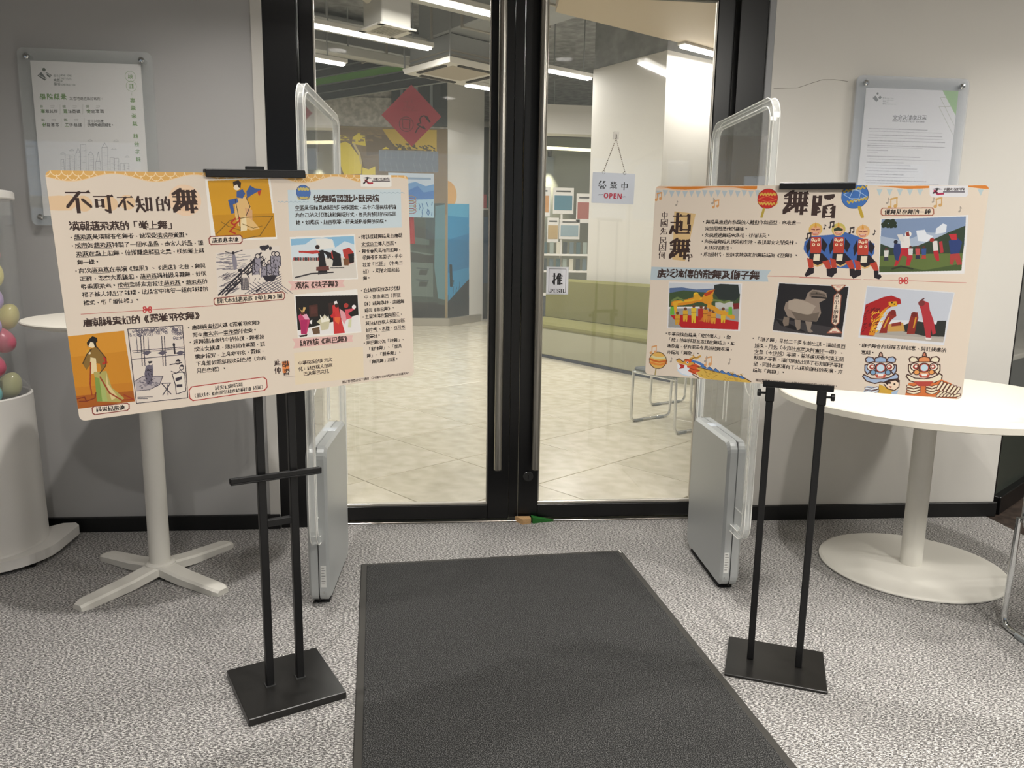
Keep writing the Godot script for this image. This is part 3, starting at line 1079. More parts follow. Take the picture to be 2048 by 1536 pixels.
func cantilever_chair(label: String, at: Vector3, turn: float, group: String) -> Node3D:
	var t := thing("sled_chair", label, "chair", at, turn, group)
	var st := S()
	for s in [-1, 1]:
		st = S()
		tube(st, rounded([Vector3(s * 0.24, 0.44, 0.2), Vector3(s * 0.25, 0.012, 0.2), Vector3(s * 0.25, 0.012, -0.24), Vector3(s * 0.24, 0.44, -0.24)], 0.05), 0.011, 10)
		put(st, "sled_leg", M.chrome, t)
		for z in [-0.12, 0.12]: box("glide", mat("8a8f90", 0.4), t, Vector3(s * 0.25, 0.01, z), Vector3(0.03, 0.02, 0.09), 0.004)
	st = S()
	cyl(st, Vector3(-0.25, 0.425, 0.2), Vector3(0.25, 0.425, 0.2), 0.01, 10)
	cyl(st, Vector3(-0.25, 0.425, -0.2), Vector3(0.25, 0.425, -0.2), 0.01, 10)
	put(st, "cross_bar", M.chrome, t)
	box("seat", mat("4c5456", 0.6), t, Vector3(0, 0.452, -0.02), Vector3(0.46, 0.03, 0.46), 0.012)
	box("backrest", mat("4c5456", 0.6), t, Vector3(0, 0.72, -0.25), Vector3(0.44, 0.34, 0.03), 0.012)
	for s in [-1, 1]:
		st = S()
		cyl(st, Vector3(s * 0.22, 0.42, -0.24), Vector3(s * 0.2, 0.86, -0.27), 0.01, 10)
		put(st, "back_post", M.chrome, t)
	return t

func build_library_chairs():
	cantilever_chair("chrome sled chair nearest the door, seen under the right board", Vector3(1.86, 0, -2.2), deg_to_rad(-62.0), "chrome sled chairs in the library")
	cantilever_chair("second chrome sled chair, further in behind the first", Vector3(2.2, 0, -2.85), deg_to_rad(-62.0), "chrome sled chairs in the library")

# ------------------------------------------------------------------ display boards and their stands
func display_board(label: String, at: Vector3, deg: Vector3, im: Image) -> Node3D:
	var t := thing("display_board", label, "board", at)
	t.basis = Basis(Vector3.UP, deg_to_rad(deg.y)) * Basis(Vector3.RIGHT, deg_to_rad(deg.x)) * Basis(Vector3.BACK, deg_to_rad(deg.z))
	var st := S()
	slab(st, round_rect(0.96, 0.63, 0.014), -0.01, -0.0006)
	put(st, "foam_core", mat("e9e4da", 0.7), t)
	st = S()
	slab(st, round_rect(0.96, 0.63, 0.014), -0.0006, 0.0, Transform3D.IDENTITY, Vector2(0.96, 0.63))
	put(st, "printed_face", printed(im, 0.5), t)
	return t

func clip_bar(called: String, o: Node3D, b: Transform3D, x: float, y: float, w: float, up: bool):
	# a channel that grips the board's edge
	var st := S()
	var s := 1.0 if up else -1.0
	bx(st, Vector3(x, y + s * 0.003, -0.005), Vector3(w, 0.01, 0.03), 0.002, b)
	bx(st, Vector3(x, y - s * 0.004, 0.008), Vector3(w, 0.018, 0.005), 0.0015, b)
	bx(st, Vector3(x, y - s * 0.004, -0.018), Vector3(w, 0.018, 0.005), 0.0015, b)
	return put(st, called, M.stand, o)

func build_boards():
	sheet(2048, 1344, "e6d8c8")
	print_left()
	var lb = display_board("left cream display board headed with a six character brown title and gold portraits", Vector3(-0.5164, 1.2768, 1.5178), Vector3(2.83, 27.69, 2.83), I)
	sheet(2048, 1344, "e2d4c4")
	print_right()
	var rb = display_board("right cream display board with cartoon dancers, lion dance pictures and a dragon", Vector3(1.1377, 1.2899, 1.4165), Vector3(0.0, -25.39, -0.6), I)
	# left stand: the spare lower clip hangs halfway down
	var t := thing("board_stand", "black twin post stand holding the left board, spare clip bar halfway down", "display stand", Vector3(-0.496, 0, 1.449), deg_to_rad(26.0), "black board stands")
	box("base_plate", M.stand_base, t, Vector3(0, 0.012, 0), Vector3(0.298, 0.024, 0.312), 0.002)
	for s in [-1, 1]:
		box("post", M.stand, t, Vector3(s * 0.048, 0.81, 0), Vector3(0.024, 1.575, 0.022), 0.002)
		box("post_shoe", mat("3a3a3a", 0.4), t, Vector3(s * 0.048, 0.0255, 0), Vector3(0.031, 0.003, 0.029))
	box("rung", M.stand, t, Vector3(0, 0.56, 0), Vector3(0.075, 0.022, 0.018), 0.002)
	var st := S()
	bx(st, Vector3(-0.006, 0.714, 0.026), Vector3(0.272, 0.016, 0.006), 0.002)
	bx(st, Vector3(-0.006, 0.704, 0.017), Vector3(0.272, 0.006, 0.024), 0.002)
	bx(st, Vector3(-0.006, 0.71, 0.008), Vector3(0.272, 0.018, 0.006), 0.002)
	put(st, "lower_clip_bar", M.stand, t)
	var inv: Transform3D = t.transform.affine_inverse() * lb.transform
	clip_bar("top_clip_bar", t, inv, 0.022, 0.3165, 0.27, true)
	box("clip_tab", M.stand, t, Vector3(0.022, 0.327, -0.012), Vector3(0.05, 0.014, 0.01), 0.001, inv)
	box("clip_arm", M.stand, t, Vector3(0.02, 0.3, -0.035), Vector3(0.12, 0.02, 0.05), 0.002, inv)
	# right stand
	t = thing("board_stand", "black twin post stand clamping the right board between two bars", "display stand", Vector3(1.143, 0, 1.42), deg_to_rad(-24.0), "black board stands")
	box("base_plate", M.stand_base, t, Vector3(0.004, 0.005, -0.002), Vector3(0.322, 0.01, 0.268), 0.002)
	for s in [-1, 1]:
		box("post", M.stand, t, Vector3(s * 0.0785, 0.49, 0), Vector3(0.022, 0.96, 0.02), 0.002)
		box("upper_post", M.stand, t, Vector3(s * 0.0785, 1.28, -0.016), Vector3(0.016, 0.64, 0.008), 0.002)
		box("collar", M.stand, t, Vector3(s * 0.0785, 0.945, 0), Vector3(0.028, 0.05, 0.026), 0.003)
		st = S()
		cyl(st, Vector3(s * 0.09, 0.947, 0), Vector3(s * 0.108, 0.947, 0), 0.004, 10)
		cyl(st, Vector3(s * 0.106, 0.947, 0), Vector3(s * 0.118, 0.947, 0), 0.012, 14, -1, 0.002)
		put(st, "wing_knob", M.stand, t)
	inv = t.transform.affine_inverse() * rb.transform
	clip_bar("bottom_clip_bar", t, inv, 0.015, -0.3155, 0.215, false)
	clip_bar("top_clip_bar", t, inv, 0.016, 0.3155, 0.218, true)

# ------------------------------------------------------------------ security gates
func gate(label: String, at: Vector3, zn: float, zf: float, inner: float) -> Node3D:
	# local: z runs along the gate, the passage lies on the side of sign `inner`
	var t := thing("security_gate", label, "security gate", at, deg_to_rad(-1.9), "book detection gates at the door")
	var L := 0.5
	var H := 0.645
	var st: SurfaceTool
	for s in [-1.0, 1.0]:
		st = S()
		# one half shell: rounded side outline (z, y) with softened outer edges
		var q := Transform3D(Basis(Vector3(0, 0, -1), Vector3.UP, Vector3(1, 0, 0)), Vector3.ZERO)
		var o := round_rect(L, H - 0.02, 0.045, 5)
		for i in o.size(): o[i] = o[i] + Vector2(0, H / 2 + 0.01)
		var small := []
		for v in o:
			var c := Vector2(0, H / 2 + 0.01)
			var d: Vector2 = v - c
			small.append(c + Vector2(d.x * (1 - 0.012 / (L / 2)), d.y * (1 - 0.012 / (H / 2))))
		var x0: float = s * 0.002
		var x1: float = s * 0.03
		var x2: float = s * 0.04
		slab(st, o, minf(x0, x1), maxf(x0, x1), q)
		# bevel to the flat cheek
		for i in o.size():
			var j: int = (i + 1) % o.size()
			var mid: Vector2 = (o[i] + o[j]) / 2 - Vector2(0, H / 2)
			quad(st, q * Vector3(o[i].x, o[i].y, x1), q * Vector3(o[j].x, o[j].y, x1), q * Vector3(small[j].x, small[j].y, x2), q * Vector3(small[i].x, small[i].y, x2), q.basis * Vector3(mid.x, mid.y, s * 0.2))
		var pv := PackedVector2Array(small)
		var ix := Geometry2D.triangulate_polygon(pv)
		for k in range(0, ix.size(), 3):
			tri(st, q * Vector3(pv[ix[k]].x, pv[ix[k]].y, x2), q * Vector3(pv[ix[k + 1]].x, pv[ix[k + 1]].y, x2), q * Vector3(pv[ix[k + 2]].x, pv[ix[k + 2]].y, x2), Vector3(s, 0, 0))
		put(st, "half_shell", M.silver, t)
	box("seam_gasket", M.black, t, Vector3(0, H / 2 + 0.012, 0), Vector3(0.0038, H - 0.03, L - 0.012))
	box("foot_pad", M.rubber, t, Vector3(0, 0.005, 0), Vector3(0.06, 0.01, L - 0.1))
	# rating plate low on the near end, light window on top
	box("rating_label", mat("dcdcd8", 0.5), t, Vector3(inner * 0.018, 0.13, L / 2 + 0.0004), Vector3(0.021, 0.088, 0.0014))
	var lb := t.get_child(t.get_child_count() - 1)
	for k in 7: box("label_line", mat("5a5a5a", 0.6), lb, Vector3(inner * 0.018 + (0.0 if k % 2 else -0.002), 0.166 - k * 0.011, L / 2 + 0.0014), Vector3(0.015 if k % 2 else 0.011, 0.002, 0.0006))
	st = S()
	cyl(st, Vector3(inner * 0.018, 0.065, L / 2 - 0.001), Vector3(inner * 0.018, 0.065, L / 2 + 0.002), 0.004, 12)
	put(st, "screw_head", M.chrome, t)
	box("status_window", mat("dfe6ee", 0.15), t, Vector3(inner * 0.002, H + 0.0005, -0.06), Vector3(0.05, 0.003, 0.05), 0.001)
	# clear antenna panel gripped in the seam
	var y0 := 0.27
	var y1 := 1.95
	var zc := (zn + zf) / 2
	var zl := zn - zf
	var q := Transform3D(Basis(Vector3(0, 0, -1), Vector3.UP, Vector3(1, 0, 0)), Vector3(0, (y0 + y1) / 2, zc))
	st = S()
	slab(st, round_rect(zl - 0.05, y1 - y0 - 0.05, 0.06, 6), -0.0016, 0.0016, q)
	var pn := put(st, "clear_panel", M.acrylic, t)
	# thick polished rim
	st = S()
	var oo := round_rect(zl, y1 - y0, 0.075, 7)
	var ii := round_rect(zl - 0.055, y1 - y0 - 0.055, 0.055, 7)
	for k in oo.size():
		var j := (k + 1) % oo.size()
		for x in [-0.012, 0.012]:
			quad(st, q * Vector3(oo[k].x, oo[k].y, x), q * Vector3(oo[j].x, oo[j].y, x), q * Vector3(ii[j].x, ii[j].y, x), q * Vector3(ii[k].x, ii[k].y, x), Vector3(x, 0, 0))
		var e: Vector2 = (oo[k] + oo[j]) / 2
		quad(st, q * Vector3(oo[k].x, oo[k].y, -0.012), q * Vector3(oo[j].x, oo[j].y, -0.012), q * Vector3(oo[j].x, oo[j].y, 0.012), q * Vector3(oo[k].x, oo[k].y, 0.012), q.basis * Vector3(e.x, e.y, 0))
		quad(st, q * Vector3(ii[k].x, ii[k].y, -0.012), q * Vector3(ii[j].x, ii[j].y, -0.012), q * Vector3(ii[j].x, ii[j].y, 0.012), q * Vector3(ii[k].x, ii[k].y, 0.012), q.basis * Vector3(-e.x, -e.y, 0))
	put(st, "rim", M.acrylic_rim, t)
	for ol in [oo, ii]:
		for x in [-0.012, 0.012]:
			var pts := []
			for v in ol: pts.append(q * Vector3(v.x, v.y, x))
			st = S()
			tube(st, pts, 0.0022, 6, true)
			put(st, "edge_glint", M.acrylic_edge, t)  # whitish tubes put the glint of the acrylic edges into colour
	# antenna loops moulded into the panel
	var hw := zl / 2 - 0.05
	var hh := (y1 - y0) / 2
	for loop in [[[-0.02, hh - 0.3], [-0.02, -hh + 0.42]], [[0.02, hh - 0.3], [0.02, -hh + 0.42]], [[0.05, -0.1], [0.05, 0.02], [0.1, 0.05], [hw - 0.05, -0.2], [hw - 0.02, -0.18], [hw - 0.02, hh - 0.2]], [[0.08, -0.1], [0.08, -0.02], [0.11, 0.0], [hw - 0.07, -0.25], [hw, -0.27], [hw, hh - 0.16]], [[-hw, hh - 0.42], [hw, hh - 0.42], [hw, -hh + 0.1], [-hw, -hh + 0.1]]]:
		var pts := []
		for v in loop: pts.append(q * Vector3(v[0] * (-1.0), v[1], 0.003))
		st = S()
		tube(st, rounded(pts, 0.03, loop.size() == 5), 0.0024, 6)
		put(st, "antenna_loop", M.acrylic_edge, pn)
	return t

func build_gates():
	gate("silver detection gate with a clear panel left of the mat", Vector3(-0.463, 0, 0.645), 0.335, -0.43, 1.0)
	gate("silver detection gate with a clear panel right of the mat", Vector3(1.205, 0, 0.605), 0.4, -0.3, -1.0)

# ------------------------------------------------------------------ tables, mat
func build_tables():
	var t := thing("bar_table", "tall white round table on a cross foot, behind the left board", "table", Vector3(-1.19, 0, 0.545))
	var st := S()
	lathe(st, [Vector2(0, 1.08), Vector2(0.39, 1.08), Vector2(0.425, 1.093), Vector2(0.428, 1.1), Vector2(0.424, 1.104), Vector2(0, 1.104)], 72)
	put(st, "table_top", M.table, t)
	st = S()
	cyl(st, Vector3(0, 0.05, 0), Vector3(0, 1.08, 0), 0.042, 32)
	put(st, "column", M.table_leg, t)
	st = S()
	lathe(st, [Vector2(0, 0.03), Vector2(0.06, 0.03), Vector2(0.06, 0.06), Vector2(0.05, 0.066), Vector2(0, 0.066)], 28)
	put(st, "hub", M.table_leg, t)
	for a in [[-0.304, -0.2], [0.2, -0.31], [0.304, 0.2], [-0.2, 0.31]]:
		# a bar of the cross foot: tapers towards its rounded toe
		var d := Vector3(a[0], 0, a[1])
		d = d.normalized() * 0.375
		var f := d.normalized()
		var s := Vector3(-f.z, 0, f.x)
		st = S()
		var rows := []
		for r in [[0.0, 0.042, 0.062, 0.022], [0.42, 0.04, 0.042, 0.004], [0.93, 0.036, 0.03, 0.0], [1.0, 0.026, 0.022, 0.0]]:
			var p: Vector3 = d * r[0]
			var w: float = r[1]
			rows.append([p - s * w + Vector3.UP * r[3], p - s * w + Vector3.UP * (r[2] - 0.008), p - s * (w - 0.009) + Vector3.UP * r[2], p + s * (w - 0.009) + Vector3.UP * r[2], p + s * w + Vector3.UP * (r[2] - 0.008), p + s * w + Vector3.UP * r[3]])
		for k in rows.size() - 1:
			for i in 6:
				var j := (i + 1) % 6
				var mid: Vector3 = (rows[k][i] + rows[k][j] + rows[k + 1][i] + rows[k + 1][j]) / 4
				var core: Vector3 = (d * 0.5 * (k / 3.0 + (k + 1) / 3.0)) + Vector3.UP * 0.02
				var out := mid - (f * mid.dot(f) + Vector3.UP * 0.02)
				quad(st, rows[k][i], rows[k][j], rows[k + 1][j], rows[k + 1][i], out)
		var e: Array = rows[3]
		for i in range(1, 5): tri(st, e[0], e[i], e[i + 1], f)
		put(st, "foot", M.table_leg, t)
	t = thing("round_table", "low white round table on a flat disc foot, behind the right board", "table", Vector3(2.135, 0, 0.635))
	st = S()
	lathe(st, [Vector2(0, 0.762), Vector2(0.615, 0.762), Vector2(0.626, 0.766), Vector2(0.628, 0.79), Vector2(0.624, 0.794), Vector2(0, 0.794)], 84)
	put(st, "table_top", M.table, t)
	st = S()
	cyl(st, Vector3(0, 0.012, 0), Vector3(0, 0.762, 0), 0.046, 36)
	put(st, "column", M.table_leg, t)
	st = S()
	lathe(st, [Vector2(0, 0.0), Vector2(0.383, 0.0), Vector2(0.39, 0.004), Vector2(0.39, 0.009), Vector2(0.378, 0.013), Vector2(0, 0.015)], 72)
	put(st, "disc_foot", M.table_leg, t)
	cantilever_chair("chrome sled chair cut off by the right edge of the picture", Vector3(2.39, 0, 1.455), 0.0, "")

func build_mat():
	var t := thing("door_mat", "dark grey ribbed entrance mat with a black rubber border", "mat", Vector3(0.323, 0.0, 1.335), deg_to_rad(4.7))
	var w := 1.205
	var l := 1.8
	box("rubber_border", M.mat_edge, t, Vector3(0, 0.003, 0), Vector3(w, 0.006, l), 0.0025)
	box("pile", M.mat_pile, t, Vector3(0, 0.0055, 0), Vector3(w - 0.05, 0.009, l - 0.05), 0.003)
	box("sewn_tag", mat("d8d6d0", 0.7), t, Vector3(w / 2 - 0.012, 0.0066, -l / 2 + 0.02), Vector3(0.008, 0.0012, 0.03))

# ------------------------------------------------------------------ egg dispenser at the left edge
func egg_mesh() -> ArrayMesh:
	var st := S()
	var prof := []
	for k in 17:
		var a := PI * k / 16.0
		var y := -cos(a)
		prof.append(Vector2(sin(a) * (0.046 - 0.006 * y), y * 0.06))
	lathe(st, prof, 24, Transform3D.IDENTITY, true)
	return st.commit()

func build_egg_stand():
	var c := Vector3(-2.075, 0, 0.3)
	var t := thing("egg_dispenser", "white drum on a lobed base with a clear tube of coloured eggs", "dispenser", c)
	var st := S()
	var ol := [Vector2(-0.4, -0.28), Vector2(0.0, -0.22)]
	ol = []
	for k in 22:
		var a := PI * k / 21.0
		ol.append(Vector2(-cos(a) * 0.36 * -1.0, sin(a) * 0.31))
	for p in [[-0.36, -0.2], [-0.34, -0.25], [-0.28, -0.25], [-0.25, -0.2], [-0.22, -0.13], [0.2, -0.13], [0.23, -0.2], [0.27, -0.24], [0.325, -0.245], [0.355, -0.21]]: ol.append(Vector2(p[0], p[1]))
	# outline drawn in (x, z): tip it onto the floor
	var q := Transform3D(Basis(Vector3(1, 0, 0), Vector3(0, 0, 1), Vector3(0, -1, 0)), Vector3.ZERO)
	slab(st, ol, -0.066, -0.022, q)
	put(st, "lobed_base", M.white, t)
	st = S()
	lathe(st, [Vector2(0, 0.066), Vector2(0.292, 0.066), Vector2(0.29, 0.075), Vector2(0.278, 0.735), Vector2(0.27, 0.74), Vector2(0.262, 0.735), Vector2(0.262, 0.69), Vector2(0, 0.69)], 64)
	put(st, "drum", M.white, t)
	st = S()
	lathe(st, [Vector2(0, 0.691), Vector2(0.26, 0.691), Vector2(0.26, 0.7), Vector2(0, 0.7)], 48)
	put(st, "black_tray", M.black, t)
	st = S()
	lathe(st, [Vector2(0.268, 0.7), Vector2(0.27, 0.702), Vector2(0.27, 1.57), Vector2(0.268, 1.57), Vector2(0.266, 1.568), Vector2(0.266, 0.702), Vector2(0.268, 0.7)], 64)
	put(st, "clear_tube", pane("eef2f0", 0.06), t)
	st = S()
	lathe(st, [Vector2(0, 1.57), Vector2(0.272, 1.57), Vector2(0.276, 1.575), Vector2(0.276, 1.6), Vector2(0.27, 1.606), Vector2(0, 1.606)], 64)
	put(st, "cap", M.white, t)
	for x in [-0.3, 0.3]:
		st = S()
		cyl(st, Vector3(x - 0.012, 0.022, -0.2), Vector3(x + 0.012, 0.022, -0.2), 0.022, 16)
		cyl(st, Vector3(x - 0.012, 0.022, 0.12), Vector3(x + 0.012, 0.022, 0.12), 0.022, 16)
		put(st, "caster", M.rubber, t)
	var mesh := egg_mesh()
	var cols := {"pink": mat("e88a9a", 0.28), "yellow": mat("d9d088", 0.28), "lavender": mat("b9a5cc", 0.28), "rose": mat("d2687e", 0.28), "lime": mat("cfd09c", 0.28), "turquoise": mat("7fc4c6", 0.28)}
	for e in [[-1.86, 1.353, 0.37, "pink", 8, "topmost pink plastic egg in the clear tube"], [-1.865, 1.258, 0.345, "yellow", -12, "pale yellow plastic egg just under the topmost pink egg"], [-1.865, 1.165, 0.37, "lavender", 14, "upper lavender plastic egg with its side to the glass"], [-1.868, 1.075, 0.25, "yellow", -30, "yellow plastic egg half hidden behind a lavender egg"], [-1.868, 1.06, 0.4, "lavender", 20, "lower lavender plastic egg above the rose eggs"], [-1.856, 0.984, 0.33, "rose", 35, "upper rose pink plastic egg tilted to the right"], [-1.925, 0.95, 0.47, "rose", -15, "rose pink plastic egg at the picture's left edge"], [-1.868, 0.888, 0.4, "rose", 28, "lower rose pink plastic egg above the lime egg"], [-1.857, 0.782, 0.3, "lime", -25, "pale lime plastic egg against the tube's foot"], [-1.885, 0.775, 0.42, "turquoise", 40, "turquoise plastic egg on the black tray"]]:
		var o := put_mesh(mesh, "plastic_egg", cols[e[3]])
		o.transform = Transform3D(Basis(Vector3.BACK, deg_to_rad(e[4])), Vector3(e[0], e[1], e[2]))
		tag(o, e[5], "egg", "eggs in the dispenser tube")

# ------------------------------------------------------------------ framed notices on the wall
func notice(x0: float, x1: float, top: float, bottom: float, px0: float, px1: float, pt: float, pb: float, im: Image, label: String, plabel: String, mm: Material):
	var t := thing("notice_holder", label, "sign holder", Vector3((x0 + x1) / 2, (top + bottom) / 2, 0.0), 0.0, "acrylic notice holders")
	var w := x1 - x0
	var h := top - bottom
	for k in 2:
		var st := S()
		slab(st, round_rect(w, h, 0.025), 0.022 + k * 0.01, 0.026 + k * 0.01)
		put(st, "acrylic_sheet", mm, t)
	for sx in [-1, 1]:
		for sy in [-1, 1]:
			var st := S()
			lathe(st, [Vector2(0, 0.0), Vector2(0.011, 0.0), Vector2(0.011, 0.036), Vector2(0.013, 0.038), Vector2(0.013, 0.046), Vector2(0.009, 0.051), Vector2(0, 0.052)], 20, Transform3D(Basis(Vector3.RIGHT, PI / 2), Vector3(sx * (w / 2 - 0.042), sy * (h / 2 - 0.036), 0)))
			put(st, "standoff_bolt", M.chrome, t)
	var s := S()
	slab(s, round_rect(px1 - px0, pt - pb, 0.001, 1), 0.0, 0.0012, Transform3D.IDENTITY, Vector2(px1 - px0, pt - pb))
	var p := put(s, "notice_sheet", printed(im, 0.6))
	p.position = Vector3((px0 + px1) / 2, (pt + pb) / 2, 0.0285)
	tag(p, plabel, "notice")

func build_notices():
	sheet(720, 1028, "e8e6e4")
	print_vision()
	notice(-1.837, -1.27, 2.228, 1.47, -1.785, -1.32, 2.176, 1.512, I, "clear bolted notice holder on the left wall", "white college notice with green headings and a skyline drawing", M.acrylic)
	sheet(720, 1020, "eae8ea")
	print_policy()
	notice(2.0, 2.574, 2.246, 1.47, 2.05, 2.523, 2.19, 1.52, I, "clear bolted notice holder on the right wall", "white safety policy notice with a green corner", pane("d3dae4", 0.2))

func tiny(x0: int, y: int, x1: int, h: int):
	# a line of print too small to read
	var x := x0
	while x < x1:
		var w := rng.randi_range(2, 5)
		I.fill_rect(Rect2i(x, y - h / 2, w, h), hexc(["8e8c90", "a5a3a7", "7c7a7e"][rng.randi() % 3]))
		x += w + rng.randi_range(1, 2)

# ------------------------------------------------------------------ signs on the door glass
func build_door_signs():
	# PUSH plate
	sheet(212, 260, "d9d9de")
	pl([20, 14, 190, 14, 190, 244], 4, "26242a")
	pl([20, 14, 20, 244, 38, 244], 4, "26242a")
	pl([172, 244, 190, 244], 4, "26242a")
	tx("推", 52, 112, 160, 112, 1.05, 0.125, "121014", 1)
	var t := thing("push_plate", "small white push sign beside the right door handle", "sign", Vector3(0.582, 1.244, -0.0675))
	box("backing", mat("c6c8ca", 0.3), t, Vector3(0, 0, -0.0008), Vector3(0.112, 0.137, 0.0016))
	var st := S()
	slab(st, round_rect(0.106, 0.13, 0.002, 1), 0.0, 0.0008, Transform3D.IDENTITY, Vector2(0.106, 0.13))
	put(st, "printed_face", printed(I, 0.4), t)
	lettering("PUSH", "Droid Serif", 700, 0.019, Vector3(0, -0.0515, 0.0012), mat("121014", 0.5), t)
	# OPEN sign on a chain
	sheet(420, 290, "c3c8d2")
	tx("營", 62, 116, 140, 116, 1.0, 0.09, "1c1c20", 1)
	tx("業", 172, 118, 250, 118, 1.0, 0.09, "1c1c20", 1)
	tx("中", 282, 120, 360, 120, 1.0, 0.1, "1c1c20", 1)
	pl([66, 214, 78, 209, 92, 212, 106, 208, 116, 209], 4, "3a3840")
	pl([286, 224, 298, 219, 312, 223, 326, 219, 338, 220], 4, "3a3840")
	t = thing("open_sign", "pale grey open sign hanging by a chain on the right door", "sign", Vector3(0.846, 1.697, -0.058))
	t.rotation.z = deg_to_rad(-1.2)
	st = S()
	slab(st, round_rect(0.211, 0.146, 0.004, 2), -0.002, 0.0, Transform3D.IDENTITY, Vector2(0.211, 0.146))
	put(st, "plate", printed(I, 0.4), t)
	lettering("OPEN", "Droid Sans", 700, 0.025, Vector3(0.0, -0.037, 0.0008), mat("b02a40", 0.5), t)
	for s in [-1.0, 1.0]:
		st = S()
		var ring := []
		for k in 12: ring.append(Vector3(s * 0.052 + cos(TAU * k / 12) * 0.007, 0.074 + sin(TAU * k / 12) * 0.007, 0.0))
		tube(st, ring, 0.0012, 6, true)
		put(st, "eyelet", M.chrome, t)
		st = S()
		for k in 20:
			var a := Vector3(s * 0.052, 0.082, 0.001).lerp(Vector3(0, 0.235, 0.001), k / 19.0)
			lathe(st, [Vector2(0, -0.0034), Vector2(0.0022, -0.002), Vector2(0.0028, 0), Vector2(0.0022, 0.002), Vector2(0, 0.0034)], 8, Transform3D(Basis.IDENTITY, a))
		put(st, "bead_chain", mat("8a8078", 0.3, 0.8), t)
	box("hook_plate", pane("e4e0da", 0.5), t, Vector3(0, 0.25, -0.006), Vector3(0.028, 0.034, 0.004), 0.001)
	st = S()
	tube(st, [Vector3(0, 0.256, -0.003), Vector3(0, 0.25, 0.006), Vector3(0, 0.238, 0.006), Vector3(0, 0.234, 0.0)], 0.002, 8)
	put(st, "hook", mat("6a625c", 0.4, 0.6), t)
	# red diamond and papers on the library side of the left door glass
	sheet(300, 300, "a63a44")
	ci(82, 164, 50, "5c3034", 4)
	pl([87, 120, 124, 161, 75, 205, 46, 166, 87, 120], 4, "5c3034")
	pl([89, 250, 112, 242, 141, 240, 136, 219, 163, 229, 173, 208, 192, 200, 214, 209, 226, 234, 213, 263], 7, "3a2426")
	pl([141, 240, 156, 278, 157, 256], 9, "3a2426")
	pl([218, 226, 215, 266], 12, "30201f")
	pl([178, 44, 200, 65, 165, 84, 189, 108], 3, "8c343c")
	pl([163, 70, 131, 81, 155, 110, 184, 92], 3, "8c343c")
	pl([231, 65, 215, 92], 3, "8c343c")
	pl([210, 118, 173, 123, 200, 150], 3, "8c343c")
	st = S()
	var dq := Transform3D(Basis(Vector3.BACK, deg_to_rad(45.0)), Vector3.ZERO)
	slab_uv(st, 0.2, 0.2, dq)
	var o := put(st, "red_diamond_paper", printed(I, 0.6))
	o.position = Vector3(-0.135, 2.012, -0.083)
	tag(o, "red diamond shaped new year paper on the left door glass", "paper")
	st = S()
	slab(st, round_rect(0.282, 0.098, 0.004, 2), 0.0, 0.0012)
	sheet(256, 96, "8f969c")
	for k in 9: pl([20 + k * 26, 8, 30 + k * 26, 50, 22 + k * 27, 88], 3, "9ba2a8")
	var g := put(st, "grey_notice", textured(I, 0.5, Vector3(3.5, 10, 1), false))
	g.position = Vector3(-0.15, 1.803, -0.083)
	tag(g, "plain grey notice seen from behind under the red diamond", "notice")
	sheet(220, 210, "dfeaf2")
	pf([0, 70, 30, 60, 60, 80, 90, 50, 130, 40, 180, 60, 220, 50, 220, 130, 0, 130], "7fb0de")
	pf([60, 110, 100, 80, 140, 60, 170, 90, 220, 80, 220, 130, 60, 130], "5a8fd0")
	pl([60, 24, 200, 24], 9, "9fb6cc")
	pf([0, 130, 220, 120, 220, 210, 0, 210], "bfe0ee")
	hatch(14, 140, 130, 215, 205, -8, 8, 8, 22, 3, "4a7ab0")
	st = S()
	slab_uv(st, 0.218, 0.208, Transform3D.IDENTITY)
	o = put(st, "blue_leaflet", printed(I, 0.5))
	o.position = Vector3(-0.139, 1.644, -0.084)
	tag(o, "pale blue mountain leaflet on the left door glass beside the board", "leaflet")
	# tasselled knot hung inside
	t = thing("knot_ornament", "red and gold tasselled knot ornament at the right edge of the left board", "ornament", Vector3(-0.14, 1.6, -0.1))
	st = S()
	lathe(st, [Vector2(0, -0.04), Vector2(0.02, -0.034), Vector2(0.03, -0.015), Vector2(0.031, 0.012), Vector2(0.02, 0.034), Vector2(0, 0.04)], 16, Transform3D.IDENTITY, true, 0.5)
	put(st, "knot_body", mat("8a5a1c", 0.6), t)
	for k in 6:
		st = S()
		var ring := []
		for i in 10: ring.append(Vector3(0.024 * cos(TAU * i / 10), 0.012 * sin(TAU * i / 10) - 0.03 + k * 0.012, 0.016))
		tube(st, ring, 0.002, 5, true)
		put(st, "gold_cord" if k % 2 else "red_cord", mat("c49a3c" if k % 2 else "b02028", 0.5), t)
	st = S()
	var rg := []
	for i in 14: rg.append(Vector3(0.042 + 0.013 * cos(TAU * i / 14), 0.002 + 0.013 * sin(TAU * i / 14), 0.01))
	tube(st, rg, 0.0018, 6, true)
	put(st, "loop", mat("5a3c20", 0.5), t)
	st = S()
	lathe(st, [Vector2(0, -0.04), Vector2(0.012, -0.045), Vector2(0.014, -0.1), Vector2(0.018, -0.185), Vector2(0, -0.187)], 14, Transform3D.IDENTITY, false, 0.7)
	put(st, "tassel", mat("b5202c", 0.7), t)
	st = S()
	cyl(st, Vector3(0, 0.04, 0), Vector3(0, 0.16, 0.004), 0.0015, 6)
	put(st, "cord", mat("6a2a20", 0.6), t)

func slab_uv(st, w: float, h: float, t: Transform3D):
	slab(st, [Vector2(w / 2, h / 2), Vector2(-w / 2, h / 2), Vector2(-w / 2, -h / 2), Vector2(w / 2, -h / 2)], 0.0, 0.001, t, Vector2.ONE * 0.0 if w <= 0 else Vector2(w, h))

